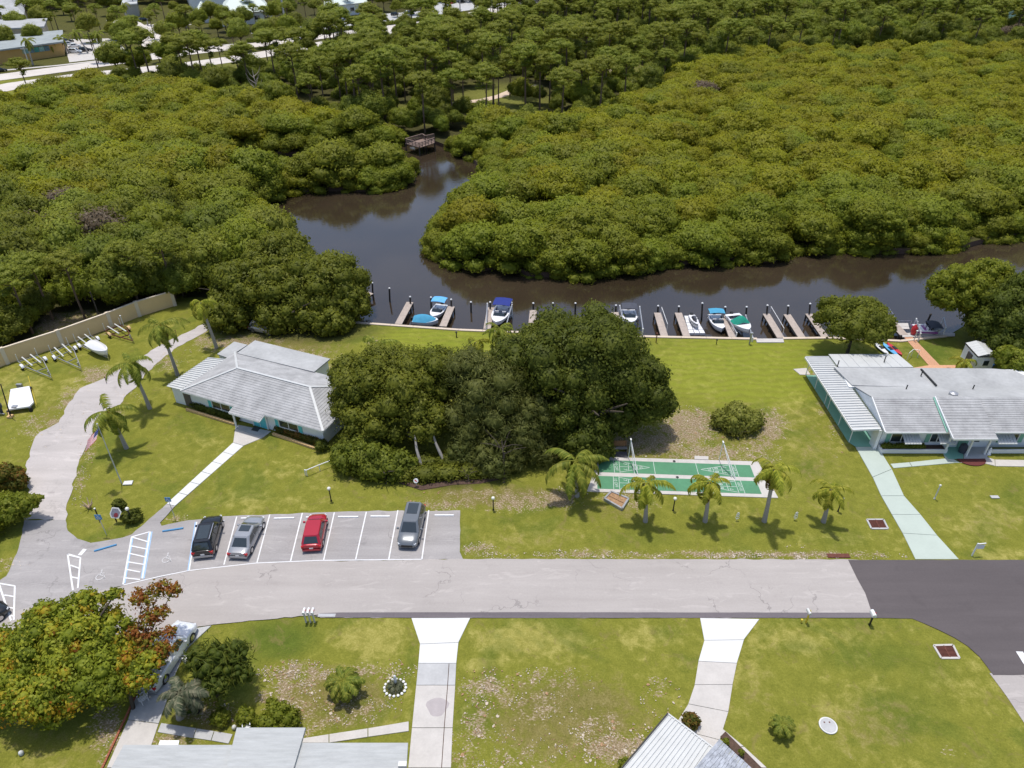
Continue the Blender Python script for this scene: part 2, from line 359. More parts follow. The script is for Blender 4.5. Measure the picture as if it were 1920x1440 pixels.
MANG_R = [(845, 290), (905, 262), (1000, 262), (1110, 240), (1240, 190), (1290, 140), (1400, 125), (1600, 112), (1750, 112), (2300, 120), (2300, 480), (1480, 490), (1200, 520), (980, 525), (780, 500), (770, 440), (900, 340)]
MANG_L = [(-200, 240), (0, 216), (60, 205), (150, 176), (300, 185), (420, 200), (560, 235), (700, 262), (800, 262), (800, 330), (720, 370), (560, 380), (480, 400), (520, 430), (500, 470), (380, 440), (200, 430), (-200, 420)]
BROAD_L = [(-200, 420), (200, 430), (380, 440), (520, 470), (610, 480), (640, 520), (600, 560), (480, 540), (380, 560), (330, 555), (270, 578), (215, 585), (150, 582), (80, 590), (60, 640), (-40, 690), (-200, 740)]
PINES = [(540, 230), (600, 92), (760, 78), (880, 52), (960, 22), (1300, 5), (2100, 5), (2100, 108), (1600, 110), (1290, 138), (1240, 185), (1110, 235), (1000, 255), (880, 255), (700, 255)]
MIXED = [(-60, 205), (150, 160), (330, 135), (520, 108), (600, 95), (560, 228), (420, 195), (150, 168)]
ISLE = [(420, 312), (560, 324), (700, 322), (778, 314), (772, 328), (715, 350), (600, 349), (520, 360), (420, 380)]

def blob(px, py, cx, cy, rx, ry, e=2.0):
    return np.clip(1.6 * (1 - (((px - cx) / rx) ** 2 + ((py - cy) / ry) ** 2) ** .5), 0, 1)
BARE = [(1290, 800, 70, 45, .95), (1240, 830, 60, 30, .8), (1330, 850, 110, 22, .8), (1445, 800, 45, 45, .7), (1400, 860, 80, 20, .5), (1530, 690, 25, 30, .5), (1420, 840, 60, 30, .5),
        (1170, 825, 90, 40, .75), (1050, 935, 45, 22, 1.0), (970, 940, 90, 28, .65), (1170, 930, 60, 22, .7), (830, 945, 90, 16, .5), (900, 925, 90, 16, .4), (1210, 950, 40, 20, .35),
        (1090, 1036, 110, 10, .6), (900, 1030, 40, 16, .75), (1350, 1038, 110, 9, .75), (1500, 1040, 130, 9, .9), (1240, 1041, 150, 6, .6), (1620, 1040, 60, 8, .6),
        (560, 1262, 80, 26, .85), (680, 1260, 60, 18, .75), (640, 1330, 110, 36, .5), (740, 1265, 40, 20, .5), (530, 1310, 60, 40, .6), (560, 1370, 60, 30, .5),
        (910, 1290, 60, 30, .75), (1030, 1275, 90, 30, .4), (890, 1370, 40, 50, .6), (1160, 1400, 90, 36, .95), (1000, 1330, 70, 40, .45), (1120, 1350, 60, 30, .5), (970, 1420, 60, 26, .5), (1230, 1290, 30, 30, .4), (870, 1425, 30, 20, .7),
        (140, 755, 40, 40, .7), (185, 705, 50, 26, .75), (110, 800, 30, 20, .7), (60, 800, 35, 30, .45), (165, 830, 22, 50, .5), (150, 900, 14, 50, .5), (215, 770, 26, 20, .55), (310, 680, 36, 20, .55), (385, 640, 36, 24, .6), (90, 600, 60, 40, .9), (170, 600, 90, 40, .7),
        (330, 975, 34, 18, .55), (55, 640, 40, 10, .4), (20, 1060, 40, 16, .4), (640, 690, 40, 20, .6), (460, 645, 90, 26, .75), (560, 665, 110, 20, .4), (200, 1360, 40, 90, .7), (1790, 1410, 60, 14, .3), (400, 1340, 70, 24, .6), (320, 1380, 90, 16, .6),
        (700, 640, 20, 12, .6), (1600, 1425, 30, 8, .2), (1745, 700, 30, 20, .2), (1545, 740, 20, 50, .55), (1570, 800, 18, 40, .45), (30, 1330, 60, 40, .3)]
DRY = [(1300, 690, 200, 40, .2), (700, 1200, 100, 45, .9), (1000, 1200, 160, 40, .9), (1190, 1190, 110, 32, .7), (1480, 1200, 100, 45, .7), (1600, 1330, 120, 60, .5), (1400, 1260, 50, 70, .5), (1600, 1190, 90, 26, .5), (1000, 1000, 150, 30, .3), (30, 740, 90, 60, .7), (150, 730, 60, 30, .6),
       (560, 880, 120, 50, .25), (400, 800, 60, 50, .2), (500, 940, 120, 24, .5), (1840, 980, 90, 50, .6), (1880, 1040, 80, 16, .8), (1480, 760, 60, 70, .4), (1540, 860, 70, 50, .25), (1350, 960, 90, 20, .3), (250, 690, 60, 30, .3), (60, 1430, 120, 40, .2), (1300, 1240, 50, 10, .6), (900, 1240, 60, 10, .6)]
LUSH = [(520, 1195, 100, 50, 1.0), (440, 1260, 60, 60, .9), (1750, 655, 60, 34, 1.0), (1850, 1000, 40, 60, .4), (1640, 1230, 130, 36, .55), (1500, 1210, 60, 16, .6), (1690, 1330, 120, 60, .45), (1750, 1250, 60, 50, .35), (1580, 1010, 60, 30, .4), (1200, 1010, 120, 22, .35), (1900, 930, 40, 50, .5), (1250, 1185, 40, 16, .5),
        (1060, 1310, 110, 40, .35), (380, 900, 60, 30, .2), (80, 1330, 140, 70, .5), (150, 840, 30, 30, .2), (620, 640, 60, 30, .2)]
BROWN = [(1060, 1345, 230, 120, .9), (620, 1310, 170, 80, .9), (920, 930, 200, 32, .9), (1230, 830, 110, 50, .8), (1400, 800, 130, 70, .7), (1150, 960, 120, 30, .5), (1640, 1360, 160, 90, .45), (120, 1400, 160, 60, .4), (1530, 860, 60, 110, .45), (380, 1350, 110, 40, .8), (520, 650, 180, 30, .8), (100, 790, 60, 60, .5), (1000, 1010, 160, 24, .35), (1420, 1300, 60, 100, .3), (1860, 980, 110, 60, .3), (640, 890, 160, 40, .25)]
SCRUB = [(940, 190, 110, 40, .9), (800, 215, 60, 26, .9), (1150, 140, 90, 26, .8), (600, 200, 60, 20, .3), (450, 120, 80, 30, .5), (1000, 225, 60, 20, .8)]
def build_ground():
    pts = []
    st = .7
    for yy in np.arange(16, 104, st):
        for xx in np.arange(-78, 78, st):
            pts.append((xx + (hash((int(xx * 7), int(yy * 3))) % 100) / 400, yy))
    for yy in np.arange(108, 700, 9.0):
        for xx in np.arange(-520, 520, 9.0): pts.append((xx, yy))
    for xx in np.arange(-518, 520, 12.0):
        if abs(xx) > 80:
            for yy in np.arange(-10, 104, 12.0): pts.append((xx, yy))
    for a, b in ((-3000, -60), (3000, -60), (3000, 4000), (-3000, 4000), (0, -60), (0, 4000), (-78, 0), (78, 0), (0, 4)): pts.append((a, b))
    P2 = np.array(pts)
    # drop free points too near the canal outline
    cw = np.array([(p.x, p.y) for p in CW]); keep = np.ones(len(P2), bool)
    a = cw; b = np.roll(cw, -1, axis=0)
    for i in range(len(cw)):
        ab = b[i] - a[i]; t = np.clip(((P2 - a[i]) @ ab) / (ab @ ab), 0, 1); d = np.linalg.norm(P2 - (a[i] + t[:, None] * ab), axis=1); keep &= d > .3
    keep &= ~inpoly(P2[:, 0], P2[:, 1], [(p.x, p.y) for p in CW])
    P2 = P2[keep]; n = len(P2)
    V = [Vector((float(x), float(y))) for x, y in P2] + [Vector((p.x, p.y)) for p in CW]
    E = [(n + i, n + (i + 1) % len(CW)) for i in range(len(CW))]
    vo, eo, fo, *_ = delaunay_2d_cdt(V, E, [], 0, 1e-5)
    va = np.array([(v.x, v.y) for v in vo]); fa = np.array(fo); cen = va[fa].mean(axis=1)
    fa = fa[~inpoly(cen[:, 0], cen[:, 1], [(p.x, p.y) for p in CW])]
    z = np.array([.05 * mnoise.noise((x * .15, y * .15, 0)) + .02 * mnoise.noise((x * .6, y * .6, 2)) for x, y in va]) - .03
    z = np.minimum(z, 0.0) 
    me = bpy.data.meshes.new('ground'); me.from_pydata([(x, y, zz) for (x, y), zz in zip(va, z)], [], fa.tolist())
    me.materials.append(M['ground']); me.polygons.foreach_set('use_smooth', [True] * len(me.polygons))
    zc = va[:, 1] * math.cos(P) + H * math.sin(P); zc = np.where(zc < 5, 5, zc); px = 960 + F * va[:, 0] / zc; py = 720 + F * (-va[:, 1] * math.sin(P) + H * math.cos(P)) / zc
    def layer(nm, L):
        s = np.zeros(len(va))
        for cx, cy, rx, ry, k in L: s = np.maximum(s, k * blob(px, py, cx, cy, rx, ry))
        return s
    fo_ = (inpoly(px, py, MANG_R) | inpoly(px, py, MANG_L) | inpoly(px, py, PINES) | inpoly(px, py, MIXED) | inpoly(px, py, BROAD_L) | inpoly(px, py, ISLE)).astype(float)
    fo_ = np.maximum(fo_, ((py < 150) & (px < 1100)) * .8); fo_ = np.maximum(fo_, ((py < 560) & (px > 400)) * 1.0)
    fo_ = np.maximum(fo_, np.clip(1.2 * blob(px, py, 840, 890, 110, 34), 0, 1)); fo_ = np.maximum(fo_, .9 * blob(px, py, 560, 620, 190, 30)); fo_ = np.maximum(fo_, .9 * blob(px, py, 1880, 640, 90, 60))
    sc = layer('scrub', SCRUB)
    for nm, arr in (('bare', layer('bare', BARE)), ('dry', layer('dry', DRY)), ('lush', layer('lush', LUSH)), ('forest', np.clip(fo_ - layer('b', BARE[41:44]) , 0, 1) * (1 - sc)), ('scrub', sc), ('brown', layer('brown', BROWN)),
                    ('mow', np.clip(1.4 * np.maximum(blob(px, py, 1400, 690, 240, 90), blob(px, py, 820, 640, 160, 40)), 0, 1))):
        at = me.attributes.new(nm, 'FLOAT', 'POINT'); at.data.foreach_set('value', arr.astype(np.float32))
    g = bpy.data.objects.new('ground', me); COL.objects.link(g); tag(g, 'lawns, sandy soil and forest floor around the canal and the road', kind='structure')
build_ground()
wm = MB().quad((-520, 40, WZ), (620, 40, WZ), (620, 420, WZ), (-520, 420, WZ)).build('canal_water', M['water']); tag(wm, 'dark brown still water of the winding canal', kind='structure')
bk = MB()
for i in range(len(CW)):
    a = CW[i]; b = CW[(i + 1) % len(CW)]
    bk.quad((a.x, a.y, .0), (b.x, b.y, .0), (b.x, b.y, -2.6), (a.x, a.y, -2.6))
tag(bk.build('canal_bank', M['mulch']), 'dark muddy bank dropping into the canal', kind='structure')
bed = MB().quad((-520, 40, -2.5), (620, 40, -2.5), (620, 420, -2.5), (-520, 420, -2.5)).build('canal_bed', M['mulch']); tag(bed, 'muddy bed under the canal water', kind='structure')
# seawall with cap pieces
sw = thing('seawall', 'pale concrete seawall with flat cap along the near bank of the canal', 'seawall', G(1200, 633))
SWP = [G(x, y) for x, y in ((640, 604), (690, 608), (860, 620), (1040, 627), (1230, 633), (1420, 637))]
SWP2 = [G(x, y) for x, y in ((1468, 636), (1560, 635), (1690, 641), (1775, 631))]
for run in (SWP, SWP2):
    for a, b in zip(run[:-1], run[1:]):
        n = max(1, int((b - a).length / 3))
        for i in range(n):
            p = a.lerp(b, i / n); q = a.lerp(b, (i + 1) / n); d = (q - p).normalized() * .015; nn = Vector((-d.y, d.x, 0)).normalized() * .12
            MB().beam(p + d + nn + Vector((0, 0, .04)), q - d + nn + Vector((0, 0, .04)), .42, .14).build('cap_slab', plain('sandy_concrete_cap', (.6, .5, .4), .9, .1, 1), sw)
        MB().beam(a + Vector((0, .1, -.95)), b + Vector((0, .1, -.95)), .2, 1.9).build('wall_face', M['concrete_g'], sw)
MB().prism([G(1417, 636), G(1468, 636), G(1470, 643), G(1419, 643)], -.2, .1).build('landing', M['concrete'], sw)

# ------------------------------------------------------------------ roads and paving
ROAD_EDGE_S = [(600, 1152), (480, 1163), (400, 1171), (330, 1183), (230, 1200), (100, 1215), (-200, 1240)]
drive_R = [(300, 985), (245, 1003), (230, 1008), (190, 1015), (170, 1018), (145, 1010), (127, 995), (123, 975), (125, 945), (137, 915), (147, 870), (162, 835), (172, 815), (197, 792), (212, 777), (237, 740), (260, 720), (277, 697), (307, 670), (333, 650), (377, 627), (400, 610), (440, 596), (480, 588)]
drive_L = [(470, 578), (425, 588), (380, 608), (333, 632), (300, 647), (267, 668), (233, 688), (187, 713), (150, 728), (125, 762), (110, 792), (75, 810), (60, 835), (50, 865), (50, 895), (52, 927), (43, 967), (42, 1000), (32, 1037), (12, 1080), (-60, 1130), (-200, 1150)]
poly_obj('road', gp([(1640, 1050), (1590, 1049), (868, 1048), (500, 1055), (360, 1070), (232, 1098), (-200, 1200), (-200, 1240)] + ROAD_EDGE_S[::-1][1:] + [(600, 1158), (1640, 1158)]), .012, M['asphalt'], .09, .5, 'pale worn asphalt road running past the parking bays')
lot = gp([(868, 1048), (862, 1035), (863, 957), (720, 958), (560, 962), (420, 968), (340, 978), (303, 986), (300, 980), (328, 949), (312, 945), (247, 1002), (230, 1008), (190, 1015), (170, 1018), (145, 1010), (127, 995), (123, 975), (45, 975), (42, 1000), (32, 1037), (12, 1080), (-60, 1130), (-200, 1150), (-200, 1200), (232, 1098), (360, 1070), (500, 1055)])
poly_obj('parking_lot', lot, .008, M['asphalt_lot'], .09, .5, 'grey asphalt parking area with painted bays')
poly_obj('driveway', gp(drive_R[7:] + drive_L[:17] + [(45, 975)]), .004, M['asphalt_drive'], .28, .6, 'pale dusty lane curving up past the trailers')
poly_obj('road', gp([(1590, 1050), (1606, 1083), (1622, 1112), (1637, 1158.5), (1710, 1160), (1735, 1170), (1762, 1182), (1790, 1196), (1815, 1212), (1837, 1232), (1862, 1266), (2600, 1262), (2600, 1050)]), .018, M['asphalt_new'], .03, .7, 'fresh dark asphalt road with the side street turning')
poly_obj('road', gp([(1855, 1262), (1887, 1305), (1920, 1355), (1960, 1420), (2080, 1650), (2600, 1650), (2600, 1262)]), .010, M['asphalt'], .03, .8, 'pale side street in the lower right corner')
poly_obj('road_edge', gp([(600, 1150), (640, 1148.5), (1000, 1148), (1640, 1149), (1640, 1158.5), (1000, 1159), (620, 1158), (590, 1156)]), .02, M['asphalt_edge'], .02, 1, 'dark asphalt strip along the near edge of the road')
def stripe(pts, wd, z=.026, mat='line', mb=None):
    m = mb or MB()
    for a, b in zip(pts[:-1], pts[1:]):
        a = G(*a); b = G(*b); d = (b - a).normalized(); nn = Vector((-d.y, d.x, 0)) * wd / 2
        m.quad((a + nn)[:2] + (z,), (a - nn)[:2] + (z,), (b - nn)[:2] + (z,), (b + nn)[:2] + (z,))
    return m
mk = bpy.data.objects.new('parking_markings', None); COL.objects.link(mk); tag(mk, 'white and blue lines painted on the parking area', kind='structure')
for i, (a, b) in enumerate([((506, 965), (482, 1055)), ((567, 962), (545, 1052)), ((627, 961), (607, 1050)), ((687, 960), (667, 1049)), ((746, 957), (729, 1049)), ((804, 957), (791, 1049)), ((444, 969), (420, 1059)), ((369, 979), (355, 1069))]):
    stripe([a, b], .11).build('bay_line', M['line'], mk)
stripe([(366.5, 979), (352.5, 1070)], .09).build('bay_line', M['blue_line'], mk)
stripe([(791, 1049), (600, 1051), (480, 1056), (355, 1070), (300, 1081), (232, 1097)], .09).build('front_line', M['line'], mk)
def hatch(outline, bars, blue=None):
    stripe(outline, .13).build('hatch_outline', M['line'], mk)
    for b in bars: stripe(b, .12, .03).build('hatch_bar', M['line'], mk)
    if blue:
        for b in blue: stripe(b, .1, .022).build('hatch_edge', M['blue_line'], mk)
hatch([(231, 1096), (247, 1007), (282, 997), (267, 1085)], [((246, 1007), (277, 1016)), ((246, 1024), (276, 1030)), ((243, 1038), (274, 1045)), ((240, 1054), (272, 1059)), ((237, 1068), (263, 1073)), ((235, 1084), (263, 1087))], [((249.5, 1007), (234, 1094)), ((279.5, 999), (265, 1084)), ((285, 997), (270, 1085))])
hatch([(137, 1107), (127, 1039), (151, 1046), (146, 1103)], [((128, 1041), (150, 1046)), ((132, 1060), (149, 1066)), ((134, 1082), (148, 1085))], [((149, 1075), (147, 1098))])
hatch([(21, 1164), (-2, 1094), (28, 1099), (26, 1163)], [((8, 1116), (27, 1119)), ((14, 1139), (27, 1141)), ((20, 1154), (27, 1156))])
stripe([(151, 1035), (158, 1036)], .7, .024).build('painted_patch', M['line'], mk)
stripe([(1911, 1222), (1926, 1246)], .5, .03).build('stop_bar', M['line'], mk)
def isa_symbol(px, py, s, ang, parent, mat, z=.03, name='wheelchair_symbol', flat=True, frame=None):
    """wheelchair symbol from strokes"""
    c = G(px, py) if flat else Vector((0, 0, 0)); m = MB(); ca, sa = math.cos(ang), math.sin(ang)
    def T(x, y):
        x, y = x * s, y * s
        if flat: return (c.x + x * ca - y * sa, c.y + x * sa + y * ca, z)
        return frame @ Vector((x, y, z))
    def seg(a, b, w=.11):
        d = Vector((b[0] - a[0], b[1] - a[1])).normalized(); n = Vector((-d.y, d.x)) * w / 2
        m.quad(T(a[0] + n.x, a[1] + n.y), T(a[0] - n.x, a[1] - n.y), T(b[0] - n.x, b[1] - n.y), T(b[0] + n.x, b[1] + n.y))
    for k in range(9):
        a0 = R(100 + k * 28); a1 = R(100 + (k + 1) * 28); seg((-.05 + .3 * math.cos(a0), -.15 + .3 * math.sin(a0)), (-.05 + .3 * math.cos(a1), -.15 + .3 * math.sin(a1)), .09)
    seg((-.08, .42), (-.05, -.05)); seg((-.07, .2), (.18, .2), .08); seg((-.05, -.03), (.2, -.03)); seg((.2, -.03), (.33, -.35)); seg((.3, -.35), (.42, -.3), .09)
    n = 8; m.add([T(-.1 + .08 * math.cos(2 * math.pi * k / n), .53 + .08 * math.sin(2 * math.pi * k / n)) for k in range(n)], [tuple(range(n))])
    return m.build(name, mat, parent, world=flat)
fd = plain('faded_symbol_paint', (.52, .51, .51), .8, .15, 4); isa_symbol(314, 1047, 1.05, R(5), mk, fd); isa_symbol(190, 1079, 1.05, R(10), mk, fd)
stops = [((305, 997), (344, 991), 'blue'), ((177, 1034), (219, 1022), 'blue'), ((452, 973), (492, 972), 'white'), ((514, 973), (552, 972), 'white'), ((574, 971), (612, 970), 'white'), ((634, 970), (672, 970), 'white'), ((695, 969), (731, 969), 'white'), ((815, 967), (851, 967), 'white'), ((757, 968), (792, 968), 'white'), ((384, 981), (421, 978), 'white')]
names = ['under the sign at the hatched bay', 'on the bend beside the white hatching', 'ahead of the silver sedan', 'in the empty bay left of the red car', 'ahead of the red car', 'in the bay just right of the red car', 'in the tree-shaded bay left of the grey SUV', 'in the end bay right of the grey SUV', 'behind the grey SUV', 'ahead of the black SUV']
for (a, b, c), nm in zip(stops, names):
    p = G(*a); q = G(*b); m = MB(); d = (q - p).normalized(); nn = Vector((-d.y, d.x, 0))
    m.grid([[tuple(e + nn * k + Vector((0, 0, z))) for k, z in ((-.09, 0), (-.06, .12), (.06, .12), (.09, 0))] for e in (p, q)]).add([p - nn * .09, p - nn * .06 + Vector((0, 0, .12)), p + nn * .06 + Vector((0, 0, .12)), p + nn * .09], [(0, 1, 2, 3)]).add([q - nn * .09, q - nn * .06 + Vector((0, 0, .12)), q + nn * .06 + Vector((0, 0, .12)), q + nn * .09], [(3, 2, 1, 0)])
    tag(m.build('wheel_stop', M['blue' if c == 'blue' else 'white']), f"{'blue' if c == 'blue' else 'white'} wheel stop {nm}", 'wheel stop', 'wheel stops in the parking bays')

# clubhouse walk
slabs('path', lerp_run(G(312, 945), G(437, 830), 6) + [G(441, 803)], lerp_run(G(328, 949), G(457, 836), 6) + [G(493, 821)], .03, M['concrete'], 'pale concrete path leading to the clubhouse door', [M['concrete_w']] * 6 + [M['concrete']])
poly_obj('porch_floor', gp([(441, 803), (447, 797), (509, 809), (493, 821)]), .034, M['concrete_g'], label='grey concrete floor of the clubhouse porch')
# driveways in front
slabs('driveway', [G(771, 1159), G(787, 1208), G(784, 1244), G(780, 1285), G(772, 1365), G(765, 1440), G(757, 1520)], [G(882, 1159), G(860, 1205), G(856, 1244), G(854, 1285), G(849, 1365), G(846, 1440), G(842, 1520)], .035, M['concrete_g'], 'white concrete driveway between the two dry lawns',
      [M['concrete_w'], M['concrete_w'], M['concrete_g'], M['concrete'], M['concrete'], M['concrete']])
stripe([(842, 1245), (839, 1290), (833, 1365), (828, 1440)], .05, .042).build('joint', M['mulch'], None); tag(bpy.data.objects['joint'], 'dark joint running down the white driveway', kind='structure')
oilm = MB(); c = G(820, 1326); oilm.add([(c.x + .75 * math.cos(a) * (1 + .2 * math.sin(3 * a)), c.y + .7 * math.sin(a), .038) for a in np.linspace(0, 6.28, 18)[:-1]], [tuple(range(17))]); tag(oilm.build('stain', plain('mauve_grey_stain', (.4, .36, .36), .9, .1, 2)), 'round mauve stain on the driveway slab', kind='structure')
slabs('driveway', [G(1312, 1159), G(1320, 1201), G(1309, 1240), G(1302, 1284), G(1290, 1320), G(1262, 1365), G(1235, 1430)], [G(1424, 1161), G(1395, 1200), G(1382, 1244), G(1374, 1284), G(1366, 1335), G(1350, 1388), G(1345, 1430)], .035, M['concrete'], 'white apron and bent pinkish driveway by the metal roof',
      [M['concrete_w'], M['concrete_w'], M['concrete'], M['concrete'], M['concrete'], M['concrete']])
slabs('driveway', [G(318, 1186), G(300, 1225), G(275, 1262), G(258, 1290), G(240, 1350), G(200, 1440), G(170, 1500)], [G(397, 1173), G(352, 1215), G(330, 1262), G(315, 1310), G(298, 1357), G(270, 1440), G(250, 1500)], .035, M['concrete'], 'stained concrete driveway under the white pickup', [M['concrete_g'], M['concrete_g'], M['concrete_g'], M['concrete_g'], M['concrete'], M['concrete']])
slabs('path', [G(302, 1356), G(369, 1366), G(402, 1371), G(437, 1377)], [G(295, 1373), G(362, 1384), G(396, 1389), G(429, 1395)], .04, M['concrete_g'], 'grey slab walk between driveway and the pale shingle roof')
slabs('path', [G(560, 1386), G(617, 1377), G(690, 1366), G(767, 1353)], [G(560, 1393), G(617, 1393), G(690, 1382), G(767, 1371)], .04, M['concrete'], 'narrow concrete walk joining the white driveway')
slabs('path', [G(1354, 1366), G(1395, 1400), G(1438, 1440), G(1490, 1490)], [G(1345, 1376), G(1375, 1402), G(1415, 1440), G(1465, 1490)], .03, M['concrete'], 'narrow pale walk beside the shingled corner roof')
slabs('driveway', [G(1604, 838), G(1636, 895), G(1652, 930), G(1672, 965), G(1692, 1000), G(1716, 1049)], [G(1646, 838), G(1672, 880), G(1695, 930), G(1726, 965), G(1757, 1004), G(1798, 1049)], .035, M['mint_conc'], 'long pale mint driveway leading to the carport')
poly_obj('carport_floor', gp([(1511, 704), (1560, 704), (1661, 838), (1604, 838), (1590, 829)]), .03, M['mint'], label='mint green floor of the carport')
slabs('path', [G(1669, 870), G(1705, 867), G(1772, 860), G(1768, 850)], [G(1675, 878), G(1710, 875), G(1790, 868), G(1800, 868)], .03, M['mint_conc'], 'pale mint walk from driveway to porch')
poly_obj('porch_floor', gp([(1772, 838), (1805, 838), (1806, 862), (1778, 861), (1768, 850)]), .05, M['mint'], label='mint green porch floor by the front door')
poly_obj('porch_floor', gp([(1806, 838), (1856, 838), (1850, 860), (1807, 862)]), .05, M['concrete_g'], label='grey porch floor beside the mint one')
slabs('path', [G(1812, 858), G(1850, 857), G(1865, 862), G(1990, 864)], [G(1800, 868), G(1838, 867), G(1866, 874), G(1990, 876)], .03, M['concrete'], 'pale walk running right from the porch')
slabs('path', [G(1487, 692), G(1500, 703)], [G(1512, 690), G(1520, 703)], .03, M['concrete'], 'small concrete apron behind the carport')
# paver walk to the dock
pv = bpy.data.objects.new('path', None); COL.objects.link(pv); tag(pv, 'salmon paver walk from the house to the dock', kind='structure')
a0, a1, b0, b1 = G(1691, 628), G(1707, 628), G(1742, 686), G(1763, 686); pm = MB()
for i in range(26):
    for j in range(5):
        q = []
        for s_, t_ in ((i, j), (i, j + 1), (i + 1, j + 1), (i + 1, j)):
            s1 = (s_ + (.04 if s_ == i else -.04)) / 26; t1 = (t_ + (.03 if t_ == j else -.03)) / 5
            q.append(a0.lerp(b0, s1).lerp(a1.lerp(b1, s1), t1))
        pm.prism(q[::-1], -.02, .03 + .008 * random.random())
o = pm.build('paver', M['paver'], pv); o['kind'] = 'stuff'
o = MB().prism(gp([(1712, 690), (1742, 685), (1795, 685), (1802, 692), (1802, 700), (1712, 700)])[::-1], -.02, .032).build('paver_apron', M['paver'], pv)
# maroon half-round mat, brick edging
c = G(1820, 861); mm = MB().prism([(c.x - 1.4, c.y)] + [(c.x + 1.4 * math.cos(a), c.y - 1.05 * math.sin(a)) for a in np.linspace(math.pi, 0, 14)][1:], .03, .07); tag(mm.build('doormat', M['maroon']), 'dark red half-round bed in front of the porch', 'mat')
ed = thing('brick_edging', 'red brick edging along the left side of the stained driveway', 'edging', G(225, 1370))
pa, pb = G(257, 1300), G(190, 1445)
for i in range(34):
    p = pa.lerp(pb, i / 34); q = pa.lerp(pb, (i + .9) / 34); MB().beam(p + Vector((0, 0, .04)), q + Vector((0, 0, .04)), .13, .1).build('brick', plain('red_brick', (.33, .11, .06), .9, .25, 4), ed)

# far carriageways
def band(pts, wd, z, mat, name, label, px=True):
    P_ = [G(*p) for p in pts] if px else pts; m = MB(); L = []; Rr = []
    for i, p in enumerate(P_):
        d = (P_[min(i + 1, len(P_) - 1)] - P_[max(i - 1, 0)]).normalized(); n = Vector((-d.y, d.x, 0)) * wd / 2
        L.append((p + n)[:2] + (z,)); Rr.append((p - n)[:2] + (z,))
    m.grid([Rr, L]) ; return tag(m.build(name, mat), label, kind='structure')
far_c = [(-220, 172), (-60, 152), (0, 145), (120, 129), (245, 112), (360, 97), (477, 84), (628, 65), (720, 54), (800, 43), (880, 28), (960, 12), (1040, -4)]
near_c = [(-220, 215), (-60, 178), (30, 160), (150, 143), (260, 132), (360, 121), (420, 113), (480, 104), (600, 84), (690, 67), (770, 54), (870, 36), (960, 18), (1040, 2)]
band(far_c, 11, .02, M['far_road'], 'road', 'far carriageway of the cream-white main road at the top left')
band(near_c, 11, .025, M['far_road'], 'road', 'near carriageway of the cream-white main road, partly hidden by trees')
band([(-60, 140), (17, 131), (107, 123), (247, 107), (370, 90), (477, 79), (628, 61), (800, 39)], 2.0, .05, M['concrete'], 'pavement', 'pale pavement along the far side of the main road')
band([(225, 36), (262, 62), (300, 84), (330, 96)], 12, .022, M['far_road'], 'road', 'side street joining the main road between the palms')
band([(255, 50), (290, 52), (330, 44)], 18, .018, M['far_road'], 'road', 'pale forecourt behind the far palms')
poly_obj('parking_lot', gp([(118, 74), (215, 72), (245, 104), (130, 117)]), .03, M['concrete'], label='pale far car park beside the tan building')
poly_obj('parking_lot', gp([(470, 62), (640, 38), (720, 26), (830, 18), (830, 30), (700, 46), (500, 74)]), .03, M['concrete_g'], label='long grey car park behind the far hedge')
poly_obj('parking_lot', gp([(800, 0), (960, -10), (960, 8), (860, 22), (800, 24)]), .04, M['concrete_g'], label='farthest car park at the top edge')
for pts, lb in (([(838, 196), (905, 188), (938, 180), (962, 170), (1000, 163), (1012, 160)], 'sandy trail showing between the middle pines'), ([(1128, 122), (1150, 132), (1158, 150)], 'sandy trail showing beyond the right pines'), ([(1290, 104), (1320, 98), (1345, 90)], 'pale trail at the edge of the olive mangroves')):
    band(pts, 3.2, .03, plain('pale_sand', (.6, .47, .36), .95, .15, 1), 'path', lb)

# ------------------------------------------------------------------ foliage
ICO = {}
def ico(sub):
    if sub not in ICO:
        bm = bmesh.new(); bmesh.ops.create_icosphere(bm, subdivisions=sub, radius=1); bm.verts.ensure_lookup_table()
        ICO[sub] = (np.array([v.co[:] for v in bm.verts]), np.array([[v.index for v in f.verts] for f in bm.faces])); bm.free()
    return ICO[sub]
_WN = np.random.default_rng(99).normal(size=(14, 3)); _WP = np.random.default_rng(98).random(14) * 6.28
def wob(p, lr):
    """cheap smooth noise on points, coarse and fine"""
    a = sum(np.sin(p @ _WN[i] * 1.5 / lr + _WP[i]) for i in range(5)) / 3.2
    b = sum(np.sin(p @ _WN[i] * 3.6 / lr + _WP[i]) for i in range(5, 10)) / 3.2
    c = sum(np.sin(p @ _WN[i] * 8.0 / lr + _WP[i]) for i in range(10, 14)) / 2.8
    return .16 * a + .13 * b + .07 * c
